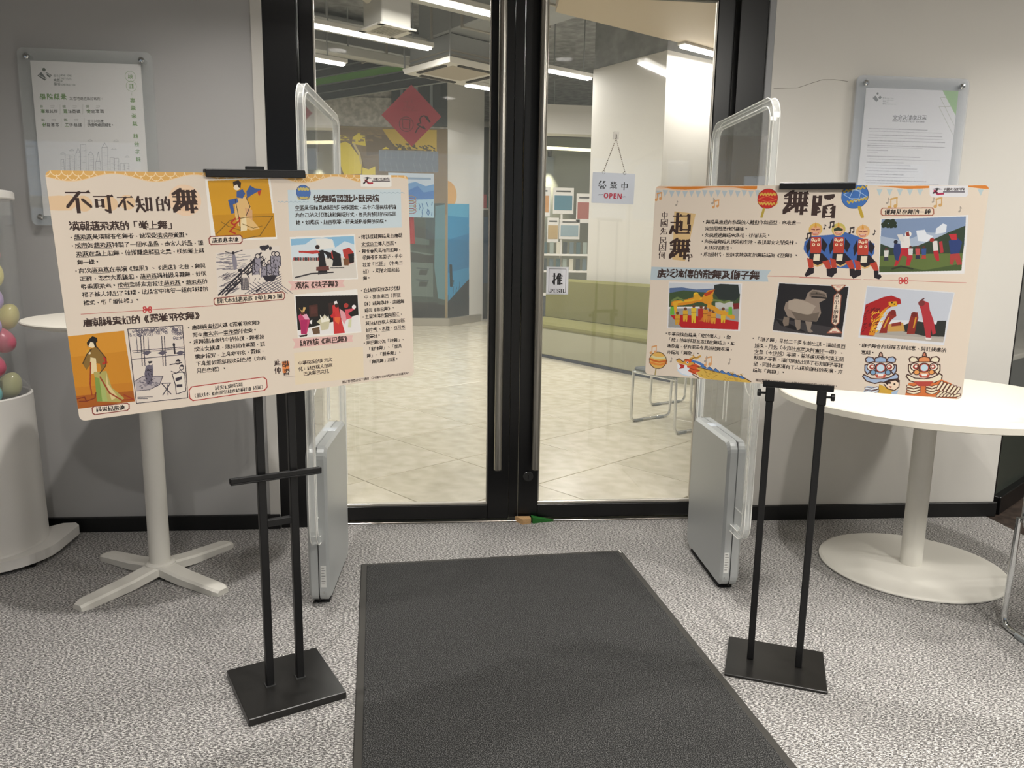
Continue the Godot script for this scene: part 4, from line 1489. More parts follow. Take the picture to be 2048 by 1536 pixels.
func lettering(text: String, face: String, weight: int, h: float, at: Vector3, m: Material, parent: Node3D):
	var f := SystemFont.new()
	f.font_names = [face]
	f.font_weight = weight
	var tm := TextMesh.new()
	tm.text = text
	tm.font = f
	tm.font_size = 64
	tm.pixel_size = h / 46.0
	tm.depth = 0.0006
	tm.curve_step = 1.0
	var o := put_mesh(tm, "lettering", m, parent)
	o.position = at

# ------------------------------------------------------------------ small things on the floor
func build_small():
	var st := S()
	# wooden block: two stacked corners of a split wedge
	var q := Transform3D(Basis(Vector3.RIGHT, PI / 2), Vector3(0, 0.0, 0))
	slab(st, [Vector2(-0.036, -0.022), Vector2(0.0, 0.03), Vector2(0.044, 0.012), Vector2(0.04, -0.022)], 0.0, -0.028, q)
	var o := put(st, "wooden_wedge", M.wood_light)
	o.position = Vector3(0.422, 0.0, -0.012)
	tag(o, "small bare wood block lying at the foot of the doors", "door wedge")
	st = S()
	var p := [Vector3(-0.055, 0, -0.02), Vector3(-0.05, 0, 0.026), Vector3(0.08, 0, -0.008), Vector3(-0.055, 0.03, -0.02), Vector3(-0.05, 0.03, 0.026), Vector3(0.08, 0.004, -0.008)]
	tri(st, p[3], p[4], p[5], Vector3.UP)
	tri(st, p[0], p[1], p[2], Vector3.DOWN)
	quad(st, p[1], p[2], p[5], p[4], Vector3.BACK)
	quad(st, p[0], p[2], p[5], p[3], Vector3.FORWARD)
	quad(st, p[0], p[1], p[4], p[3], Vector3.LEFT)
	o = put(st, "green_wedge", mat("1f6a24", 0.6))
	o.position = Vector3(0.525, 0.0, -0.022)
	tag(o, "green plastic door wedge beside the wood block", "door wedge")

func print_left():   # the left board
	scales()
	ci(27,164,33,"e9c9a2",0)
	ci(90,159,36,"e9c9a2",0)
	ci(157,167,41,"e9c9a2",0)
	ci(282,168,38,"e9c9a2",0)
	ci(368,161,39,"e9c9a2",0)
	pf([-3,130,50,126,107,132,99,202,41,202,-3,199],"e9c9a2")
	ci(663,152,86,"f0d2b4",0)
	ci(669,152,63,"ecc9a6",0)
	tx("不",73,153,199,153,1.0,0.120,"3a2722",1)
	tx("可",201,166,306,166,1.0,0.120,"3a2722",1)
	tx("不",316,163,399,163,1.0,0.120,"3a2722",1)
	tx("知",404,172,493,172,1.0,0.120,"3a2722",1)
	tx("的",507,170,587,170,1.0,0.120,"3a2722",1)
	tx("舞",593,153,733,153,1.0,0.120,"3a2722",1)
	tx("漢朝趙飛燕的「掌上舞」",76,282,604,286,1.00,0.130,"3a2722",0)
	tx("_趙飛燕_是漢朝著名舞者，她深受_漢成帝_賞識。",91,340,669,343,1.00,0.105,"241a17",0)
	ci(78,341,3,"241a17",0)
	tx("_成帝_為_趙飛燕_特製了一個水晶盤，命宮人托盤，讓",91,384,739,390,1.00,0.105,"241a17",0)
	ci(79,385,3,"241a17",0)
	tx("_飛燕_在盤上起舞，倍增飄逸輕盈之美，恍如掌上跳",91,429,740,435,1.00,0.105,"241a17",0)
	tx("舞一樣。",91,473,201,474,1.00,0.105,"241a17",0)
	tx("有次_趙飛燕_在表演《歸風》、《送遠》之曲，舞興",92,517,740,522,1.00,0.105,"241a17",0)
	ci(80,518,3,"241a17",0)
	tx("正酣，忽然大風驟起，_趙飛燕_揚袖縱身飄舞，好似",93,561,740,566,1.00,0.105,"241a17",0)
	tx("將乘風飛去。_成帝_急呼左右拉住_趙飛燕_。_趙飛燕_的",93,604,742,611,1.00,0.105,"241a17",0)
	tx("裙子被人抓出了皺褶，此後宮中流行一種有皺褶的",93,647,742,655,1.00,0.105,"241a17",0)
	tx("裙式，名「留仙裙」。",94,691,377,695,1.00,0.105,"241a17",0)
	pl([77,751,381,755],4,"c98578")
	pl([427,754,759,757],4,"c98578")
	ci(393,742,7,"c43a3a",5)
	ci(391,759,7,"c43a3a",5)
	ci(421,744,7,"c43a3a",5)
	ci(419,762,7,"c43a3a",5)
	pf([397,744,417,746,416,760,396,759],"c43a3a")
	tx("唐朝楊貴妃的《霓裳羽衣舞》",79,798,699,806,1.00,0.130,"3a2722",0)
	tx("唐朝_楊貴妃_以跳《霓裳羽衣舞》",631,875,1034,879,1.00,0.105,"241a17",0)
	ci(614,875,4,"241a17",0)
	tx("而令_唐玄宗_—_李隆基_所寵愛。",631,919,1007,924,1.00,0.105,"241a17",0)
	tx("這舞描繪虛幻中的仙境，舞者扮",632,960,1042,969,1.00,0.105,"241a17",0)
	ci(615,960,4,"241a17",0)
	tx("成仙女模樣，服飾典雅華麗，頭",632,1005,1044,1014,1.00,0.105,"241a17",0)
	tx("戴步搖冠，上身穿羽衣、霞帔，",633,1049,1043,1057,1.00,0.105,"241a17",0)
	tx("下身着如霓虹般淡彩色裙（亦有",634,1093,1043,1103,1.00,0.105,"241a17",0)
	tx("月白色裙）。",634,1135,808,1140,1.00,0.105,"241a17",0)
	pf([-1,865,275,860,278,976,-3,980],"d8942c")
	pf([-3,980,278,976,285,1172,-2,1168],"cf8a22")
	pf([-2,1168,285,1172,286,1271,1,1272],"a85a18")
	pf([-2,1150,284,1159,284,1209,-3,1198],"c88020")
	pf([97,945,131,937,168,1000,169,1036,140,1068,136,1032,96,1021,66,1059,53,1022,73,977],"8a6a30")
	pf([94,991,119,1000,116,1077,89,1085,88,1026],"e8d6a8")
	pf([100,1075,162,1077,178,1175,234,1245,211,1266,97,1243,103,1147],"b4a860")
	pf([102,1105,122,1114,123,1246,97,1244],"7f9a48")
	pf([128,1108,142,1116,149,1250,123,1248],"a8b86c")
	pf([161,1089,164,1155,203,1234,170,1247,154,1154],"dcc890")
	ci(109,919,20,"efe0c0",0)
	pf([86,908,101,889,117,876,137,887,137,908,129,913,130,942,123,939,118,912,104,904,88,932],"1a1410")
	ci(85,955,9,"d8a030",0)
	ci(91,967,7,"e8dcc0",0)
	pl([91,1020,75,1143,76,1203],6,"9c3a1c")
	pl([128,1108,164,1204,222,1255,281,1258,236,1226],6,"9c3a1c")
	pl([0,1216,39,1210,46,1235,11,1230],5,"7a2c14")
	pl([46,1235,89,1223,97,1194],5,"7a2c14")
	pl([160,999,168,1030,151,1034],9,"c02c20")
	pl([53,1022,76,977,105,945],4,"4a3418")
	pl([131,937,170,1006,163,1047,130,1085],4,"4a3418")
	pf([295,853,582,858,571,1291,294,1284],"e4d8cc")
	pl([295,853,582,858,571,1291,294,1284,295,853],4,"2c2630")
	pl([356,900,347,1069],4,"3a3440")
	pl([370,902,361,1071],4,"3a3440")
	pl([465,911,456,1083],4,"3a3440")
	pl([479,913,470,1084],4,"3a3440")
	pl([334,904,331,988],3,"4a4450")
	pl([393,910,390,995],3,"4a4450")
	dots(60,301,860,434,898,4,7,"5a5462",2)
	dots(40,435,864,568,893,4,7,"5a5462",2)
	dots(22,526,889,574,935,4,7,"5a5462",2)
	pl([305,979,576,985],4,"3a3440")
	pl([300,1027,578,1029],4,"3a3440")
	pl([309,989,576,994],3,"3a3440")
	pf([352,997,380,985,401,996,378,1012],"5c5664")
	pf([433,1006,462,994,484,1005,460,1021],"5c5664")
	pf([528,1017,557,1004,579,1016,555,1032],"5c5664")
	pl([525,960,525,1016],9,"2c2630")
	pf([519,960,532,960,530,973,519,973],"2c2630")
	pf([298,1155,344,1130,448,1144,426,1191,368,1214,303,1211],"b8aeb0")
	pl([298,1155,344,1130,448,1144,426,1191,368,1214,303,1211],3,"3a3440")
	hatch(60,312,1151,415,1200,8,8,2,2,2,"5a5462")
	pf([366,1072,400,1064,400,1113,382,1185,360,1182,353,1119],"6c6674")
	ci(391,1062,9,"e4d8cc",0)
	pf([377,1048,401,1048,400,1057,384,1062],"201c24")
	hatch(26,357,1079,393,1177,4,4,6,6,3,"2c2630")
	pl([438,1186,482,1256],4,"3a3440")
	pl([483,1192,437,1255],4,"3a3440")
	pl([438,1186,486,1190],4,"3a3440")
	pl([468,1197,465,1259],4,"3a3440")
	pf([499,1138,540,1131,568,1134,563,1248,510,1260,510,1202],"e9dfd2")
	pl([499,1138,540,1131,568,1134,563,1248,510,1260,510,1202,499,1138],4,"2c2630")
	pf([514,1165,549,1157,547,1176,515,1184],"3a3440")
	pf([516,1203,547,1204,546,1220,517,1219],"3a3440")
	ci(536,1073,11,"e4d8cc",0)
	ci(536,1073,11,"2c2630",3)
	pf([526,1060,541,1052,552,1066,537,1068],"2c2630")
	ci(553,1107,11,"e4d8cc",0)
	ci(553,1107,11,"2c2630",3)
	pf([543,1093,558,1086,569,1100,554,1101],"2c2630")
	pl([493,1081,556,1076],5,"2c2630")
	pl([495,1119,522,1135,547,1119,567,1147],3,"3a3440")
	pl([304,1249,380,1258],3,"3a3440")
	pl([303,1258,352,1265],3,"3a3440")
	pf([77,1270,246,1276,255,1285,253,1308,243,1317,77,1317,68,1307,68,1280],"efe0d0")
	pl([77,1270,246,1276,255,1285,253,1308,243,1317,77,1317,68,1307,68,1280,77,1270],5,"8a3a30")
	tx("楊貴妃畫像",86,1290,232,1297,1.00,0.110,"1e1614",1)
	pf([598,1228,1018,1222,1037,1240,1038,1288,1019,1307,598,1313,581,1295,581,1247],"efe0d0")
	pl([598,1228,1018,1222,1037,1240,1038,1288,1019,1307,598,1313,581,1295,581,1247,598,1228],5,"b03028")
	tx("楊貴妃舞蹈圖",728,1255,890,1251,1.00,0.110,"1e1614",1)
	tx("（明刻本《唐明皇秋夜梧桐雨》插圖）",595,1285,1026,1284,1.00,0.110,"1e1614",1)
	pf([782,40,1150,20,1166,383,786,383],"f4efe8")
	pf([795,45,1137,29,1157,370,811,371],"d69c1a")
	pf([804,236,1157,229,1157,370,811,371],"c98f14")
	pf([938,146,1000,134,1021,184,1021,258,1067,319,1016,327,944,300,930,238],"e4bc7c")
	pf([989,196,1031,209,1027,271,997,246],"d9a878")
	pf([966,251,991,245,991,326,954,332],"f0dcb0")
	pf([951,104,985,91,998,116,981,143,948,137],"3d5a98")
	pf([898,152,950,141,955,165,923,177,928,226,910,229],"3d5a98")
	pf([1006,104,1030,70,1054,85,1097,91,1074,103,1032,125,1006,144],"3d5a98")
	pf([1071,103,1093,94,1081,128,1073,119],"c23a22")
	ci(952,79,18,"f4e4cc",0)
	pf([934,49,965,40,979,55,973,85,964,82,957,64,941,70,936,79],"2a1a14")
	pl([938,146,949,239,954,326],3,"2a1a14")
	pl([1000,134,1020,190,991,245],3,"2a1a14")
	pl([813,347,897,269,985,252,1149,248,1064,360,962,376],4,"7a5a18")
	pl([849,274,883,299,954,326],3,"7a5a18")
	pl([969,289,1029,315,1081,303],3,"7a5a18")
	pl([929,257,903,281,920,294,952,270,954,251],7,"b8321c")
	pl([925,300,892,330,922,343],7,"b8321c")
	pf([783,357,949,353,959,364,958,390,948,401,782,403,772,393,773,368],"efe0d0")
	pl([783,357,949,353,959,364,958,390,948,401,782,403,772,393,773,368,783,357],5,"8a3a30")
	tx("趙飛燕畫像",788,380,938,377,1.00,0.110,"1e1614",1)
	pf([801,451,1175,424,1166,703,794,699],"e6dbd0")
	hatch(70,799,457,951,554,18,49,-5,2,2,"6a6470")
	hatch(60,803,578,897,692,30,30,-13,-11,2,"4a4450")
	pl([949,700,1176,592],3,"4a4450")
	pl([917,627,1000,700],3,"4a4450")
	pl([975,702,1175,607],3,"4a4450")
	pl([945,629,1028,702],3,"4a4450")
	pl([1002,704,1174,622],3,"4a4450")
	pl([973,631,1057,704],3,"4a4450")
	pl([1029,705,1173,638],3,"4a4450")
	pl([1002,632,1086,706],3,"4a4450")
	pl([1056,707,1172,653],3,"4a4450")
	pl([1030,634,1115,708],3,"4a4450")
	pl([1083,709,1171,668],3,"4a4450")
	pl([1059,636,1145,710],3,"4a4450")
	pl([1110,711,1170,683],3,"4a4450")
	pl([1088,637,1174,712],3,"4a4450")
	pl([1137,713,1169,698],3,"4a4450")
	pl([1117,639,1204,714],3,"4a4450")
	pl([1165,715,1168,714],3,"4a4450")
	pl([1146,641,1234,716],3,"4a4450")
	pl([798,696,1063,462],8,"241e28")
	pl([837,699,1079,501],8,"241e28")
	pl([816,697,1071,481],5,"241e28")
	pl([847,655,867,637,872,660,852,678,847,655],5,"241e28")
	pl([883,624,903,606,909,629,889,647,883,624],5,"241e28")
	pl([920,593,940,575,946,598,926,616,920,593],5,"241e28")
	pl([957,562,977,544,983,567,963,585,957,562],5,"241e28")
	pl([994,530,1014,512,1020,535,1000,554,994,530],5,"241e28")
	pl([1031,499,1052,480,1057,504,1037,522,1031,499],5,"241e28")
	pf([893,467,909,462,918,500,914,550,898,556,893,511],"8a8490")
	ci(901,455,9,"241e28",0)
	pl([858,447,894,458,954,442],4,"241e28")
	pf([936,583,965,575,982,605,970,675,932,673],"e6dbd0")
	pl([936,583,965,575,982,605,970,675,932,673,936,583],4,"241e28")
	pl([941,603,934,670],3,"3a3440")
	pl([945,603,938,670],3,"3a3440")
	pl([950,603,943,670],3,"3a3440")
	pl([954,604,947,671],3,"3a3440")
	pl([959,604,951,671],3,"3a3440")
	pl([963,604,956,671],3,"3a3440")
	pl([967,604,960,672],3,"3a3440")
	pl([972,605,964,672],3,"3a3440")
	pf([920,551,945,549,938,568,922,567],"241e28")
	ci(1026,517,14,"d8ccc4",0)
	ci(1026,517,14,"241e28",4)
	pf([1007,530,1045,530,1044,589,1002,590],"9a94a0")
	pl([1007,530,1002,590],4,"241e28")
	pl([1045,530,1044,589],4,"241e28")
	ci(1076,533,14,"d8ccc4",0)
	ci(1076,533,14,"241e28",4)
	pf([1056,545,1095,546,1094,605,1052,606],"9a94a0")
	pl([1056,545,1052,606],4,"241e28")
	pl([1095,546,1094,605],4,"241e28")
	ci(1112,521,14,"d8ccc4",0)
	ci(1112,521,14,"241e28",4)
	pf([1092,534,1131,534,1131,594,1088,595],"9a94a0")
	pl([1092,534,1088,595],4,"241e28")
	pl([1131,534,1131,594],4,"241e28")
	ci(1141,529,14,"d8ccc4",0)
	ci(1141,529,14,"241e28",4)
	pf([1121,542,1160,542,1160,602,1116,603],"9a94a0")
	pl([1121,542,1116,603],4,"241e28")
	pl([1160,542,1160,602],4,"241e28")
	ci(1139,471,14,"d8ccc4",0)
	ci(1139,471,14,"241e28",4)
	pf([1119,483,1158,484,1157,544,1114,545],"9a94a0")
	pl([1119,483,1114,545],4,"241e28")
	pl([1158,484,1157,544],4,"241e28")
	ci(1158,472,14,"d8ccc4",0)
	ci(1158,472,14,"241e28",4)
	pf([1138,484,1177,485,1177,544,1134,546],"9a94a0")
	pl([1138,484,1134,546],4,"241e28")
	pl([1177,485,1177,544],4,"241e28")
	ci(1042,480,14,"d8ccc4",0)
	ci(1042,480,14,"241e28",4)
	pf([1022,492,1060,492,1060,552,1017,553],"9a94a0")
	pl([1022,492,1017,553],4,"241e28")
	pl([1060,492,1060,552],4,"241e28")
	hatch(90,999,482,1169,617,-9,9,3,14,3,"2c2630")
	pf([1059,597,1149,599,1127,633,1082,634],"2c2630")
	dots(14,1065,418,1135,440,8,10,"2c2630",0)
	pf([1014,685,1051,661,1040,680,1019,692],"241e28")
	pf([776,714,1176,703,1185,713,1185,739,1176,750,777,755,768,746,768,723],"f0e0cc")
	pl([776,714,1176,703,1185,713,1185,739,1176,750,777,755,768,746,768,723,776,714],5,"8a3a30")
	tx("明代木刻趙飛燕《掌上舞》圖",785,731,1171,728,1.00,0.110,"1e1614",1)
	pf([1250,94,1992,88,1990,332,1244,334],"cfdde4")
	pl([1187,160,1200,167,1213,160,1226,168,1239,160,1252,168,1265,160,1278,168,1292,160,1304,168,1318,161,1331,168,1345,161,1358,168,1372,161],3,"a9bfcb")
	pl([1849,106,1864,114,1879,106,1894,114,1909,106,1924,114,1939,106,1954,114,1970,106,1985,114,2001,106,2016,114],3,"a9bfcb")
	ci(1345,109,43,"4a72b4",0)
	pl([1313,84,1321,94,1331,84,1339,94,1348,84,1356,94,1365,84,1373,94,1383,84],10,"cdbb6a")
	pl([1310,137,1318,148,1327,138,1335,148,1344,138,1352,148,1362,138,1370,148,1379,138],10,"cdbb6a")
	ci(1345,109,43,"3a568c",3)
	tx("從舞蹈認識少數民族",1407,146,1839,144,1.00,0.130,"3a2722",0)
	tx("_中國_是個幅員遼闊的多民族國家，五十六個民族都擁",1287,199,1956,200,1.00,0.105,"241a17",0)
	tx("有自己的文化傳統和舞蹈形式，各具有鮮明的民族風",1286,243,1955,244,1.00,0.105,"241a17",0)
	tx("格。如藏族、納西族等，都是能歌善舞的民族。",1287,287,1893,289,1.00,0.105,"241a17",0)
	pf([1243,373,1660,368,1669,653,1243,644],"f2eee8")
	pf([1249,385,1654,378,1654,479,1247,489],"8fc0e0")
	pf([1247,424,1335,420,1384,389,1454,381,1515,400,1527,447,1593,409,1654,431,1654,506,1245,522],"d9e4ea")
	pf([1405,389,1509,393,1520,447,1415,456],"eceae4")
	pf([1246,508,1656,506,1662,646,1248,637],"ddd6cc")
	pf([1256,499,1263,495,1263,514,1256,517],"a03028")
	pf([1266,500,1273,495,1273,515,1266,517],"2a2628")
	pf([1276,500,1283,496,1283,515,1276,518],"2a2628")
	pf([1286,500,1293,496,1293,516,1286,518],"a03028")
	pf([1296,501,1303,497,1303,516,1297,519],"2a2628")
	pf([1306,501,1313,497,1313,517,1307,519],"2a2628")
	pf([1316,502,1323,497,1323,517,1317,520],"a03028")
	pf([1326,502,1333,498,1333,518,1327,520],"2a2628")
	pf([1336,503,1343,498,1343,518,1337,521],"2a2628")
	pf([1346,503,1354,499,1354,519,1347,521],"a03028")
	pf([1357,503,1364,499,1364,519,1358,521],"2a2628")
	pf([1367,504,1374,500,1374,520,1368,522],"2a2628")
	pf([1377,504,1384,500,1384,520,1378,522],"a03028")
	pf([1387,505,1395,501,1395,521,1388,523],"2a2628")
	pf([1398,505,1405,501,1405,521,1399,523],"2a2628")
	pf([1408,506,1415,501,1415,521,1409,524],"a03028")
	pf([1468,492,1475,489,1474,512,1468,513],"2a2628")
	pf([1478,492,1485,489,1484,512,1478,514],"2a2628")
	pf([1488,492,1495,489,1493,513,1488,514],"2a2628")
	pf([1497,493,1505,490,1503,513,1498,514],"2a2628")
	pf([1507,493,1514,490,1513,514,1507,515],"2a2628")
	pf([1414,463,1449,457,1459,532,1468,606,1405,610,1417,536],"1c1a1c")
	pf([1435,457,1504,480,1550,536,1529,542,1475,499],"1c1a1c")
	pf([1292,458,1346,461,1411,459,1427,477,1379,480,1318,471,1294,470],"c03a34")
	pf([1498,466,1550,536,1536,542,1502,507],"c03a34")
	ci(1412,439,14,"4a2c24",0)
	pf([1401,432,1423,430,1424,443,1405,446],"201c1c")
	pf([1398,562,1478,559,1480,587,1396,586],"6a3a34")
	pf([1505,460,1532,474,1560,489,1563,564,1502,564,1512,514],"1c1a1c")
	pf([1576,462,1620,450,1647,479,1643,547,1614,552,1581,503],"b83830")
	pf([1610,491,1650,486,1647,544,1618,549],"1c1a1c")
	pf([1576,517,1616,518,1610,563,1581,561],"7a5030")
	pl([1261,620,1364,601,1504,601],8,"3a3638")
	pl([1491,572,1577,575],6,"3a3638")
	pf([1213,641,1580,650,1564,673,1579,699,1219,697,1236,669],"e8bfb8")
	tx("藏族《弦子舞》",1257,670,1551,673,1.00,0.130,"3a2722",0)
	tx("傳說這種舞蹈是由唐朝",1704,386,1992,383,1.00,0.105,"241a17",0)
	ci(1689,387,4,"241a17",0)
	tx("_文成公主_傳入_西藏_。",1704,432,1958,431,1.00,0.105,"241a17",0)
	tx("舞者會曳長袖而起舞，",1704,475,1984,475,1.00,0.105,"241a17",0)
	ci(1690,476,4,"241a17",0)
	tx("領舞者多為男子，手中",1706,518,1990,517,1.00,0.105,"241a17",0)
	tx("拉着「比旺」（牛角二",1705,563,1990,563,1.00,0.105,"241a17",0)
	tx("胡），眾隨之唱和起",1705,607,1963,607,1.00,0.105,"241a17",0)
	tx("舞。",1705,650,1758,650,1.00,0.105,"241a17",0)
	tx("在納西族的祭祀活動",1704,729,1965,729,1.00,0.105,"241a17",0)
	ci(1690,729,4,"241a17",0)
	tx("中，要由東巴（即巫",1706,774,1966,776,1.00,0.105,"241a17",0)
	tx("師）跳舞祭神，這種舞",1705,818,1990,820,1.00,0.105,"241a17",0)
	tx("蹈叫《東巴舞》。",1705,862,1924,860,1.00,0.105,"241a17",0)
	pf([1717,-3,1927,-2,1929,68,1910,75,1719,73],"f3efe9")
	pf([1734,20,1765,13,1798,21,1765,23],"2a2428")
	pl([1765,23,1753,39,1738,53],8,"2a2428")
	pl([1750,33,1774,52,1796,50],10,"b02838")
	pl([1750,33,1764,44],6,"2a2428")
	tx("中國文化研究院",1802,26,1915,23,1.00,0.100,"3a3034",0)
	pl([1797,38,1915,37],6,"5a5054")
	tx("主要流傳在_雲南麗江_，",1706,903,1979,904,1.00,0.105,"241a17",0)
	ci(1692,903,4,"241a17",0)
	tx("其他納西族人民聚居區",1707,948,1991,949,1.00,0.105,"241a17",0)
	tx("如_中甸_、_永勝_、_四川木_",1706,992,1991,994,1.00,0.105,"241a17",0)
	tx("_里_等地。",1706,1036,1814,1036,1.00,0.105,"241a17",0)
	tx("東巴舞分為「神舞」、",1706,1077,1987,1081,1.00,0.105,"241a17",0)
	ci(1692,1077,4,"241a17",0)
	tx("「動物舞」、「面具",1710,1121,1962,1123,1.00,0.105,"241a17",0)
	tx("舞」、「戰爭舞」、",1705,1165,1958,1166,1.00,0.105,"241a17",0)
	tx("「舞具舞」五種。",1711,1209,1936,1211,1.00,0.105,"241a17",0)
	pf([1245,726,1660,718,1676,1004,1252,999],"f2eee8")
	pf([1254,737,1660,756,1660,891,1255,951],"1a1614")
	pf([1255,951,1362,941,1658,886,1673,996,1258,992],"ece8e6")
	pf([1335,799,1391,796,1389,873,1336,873],"4a2a22")
	pf([1463,794,1505,792,1501,862,1464,865],"3a2420")
	pf([1345,810,1383,808,1382,853,1346,855],"58302a")
	pf([1261,862,1288,840,1326,868,1334,898,1309,981,1274,978,1273,913],"c4406c")
	pf([1287,855,1317,852,1335,889,1305,886],"e8a8c0")
	pf([1277,888,1320,887,1304,981,1276,978],"b02860")
	ci(1291,845,13,"5a2c20",0)
	pf([1270,809,1291,835,1300,806,1315,810,1303,836,1288,840],"d8b070")
	pf([1334,898,1350,890,1346,920,1336,914],"f2ecec")
	pf([1258,984,1314,982,1308,994,1268,995],"302018")
	pf([1344,949,1393,939,1395,985,1354,986],"6a5038")
	pf([1379,908,1433,867,1467,900,1453,960,1407,966,1399,924],"cfc8a8")
	pf([1402,864,1426,897,1433,862,1442,893,1458,874,1462,910,1410,915],"f4f0e0")
	pf([1488,811,1525,804,1532,865,1562,996,1488,996,1488,902],"d03838")
	pf([1471,875,1501,852,1505,883,1478,891],"c82c30")
	pf([1499,888,1536,891,1523,936,1498,913],"e86a3c")
	pf([1534,835,1564,858,1583,900,1560,939,1541,896],"e4a0a8")
	ci(1579,818,16,"b03830",0)
	pf([1570,843,1618,842,1630,827,1637,848,1590,870,1615,903,1577,910],"d85060")
	ci(1632,831,14,"f4eeee",0)
	pf([1500,787,1518,783,1525,809,1504,807],"f0ecec")
	pf([1593,911,1612,908,1606,964,1585,962],"d8d8b0")
	ci(1516,813,13,"3a2018",0)
	pf([1215,1000,1616,1016,1608,1038,1613,1059,1218,1063,1233,1032],"e8bfb8")
	tx("納西族《東巴舞》",1261,1034,1593,1035,1.00,0.130,"3a2722",0)
	pf([1221,1091,1681,1101,1677,1307,1215,1298],"ead9bd")
	tx("中華民族的多元文",1242,1162,1467,1161,1.00,0.110,"3a2722",0)
	tx("化：納西族人的東",1242,1200,1466,1199,1.00,0.110,"3a2722",0)
	tx("巴及東巴文化",1271,1233,1440,1235,1.00,0.110,"3a2722",0)
	pf([1141,1139,1186,1141,1184,1180,1158,1216,1140,1209],"e68a4a")
	tx("延",1091,1141,1132,1141,1.0,0.130,"3a2722",1)
	tx("伸",1090,1191,1132,1191,1.0,0.130,"3a2722",1)
	tx("學",1141,1157,1183,1157,1.0,0.130,"3a2722",1)
	tx("習",1142,1207,1184,1207,1.0,0.130,"3a2722",1)
	pl([1144,1238,1216,1240],3,"b9a79a")
	tx("團結香港基金旗下機構",1525,1322,1713,1321,1.00,0.110,"4a3a34",0)
	tx("中國文化研究院有限公司版權所有。",1750,1321,2015,1319,1.00,0.110,"4a3a34",0)
	ci(1740,1321,7,"4a3a34",3)

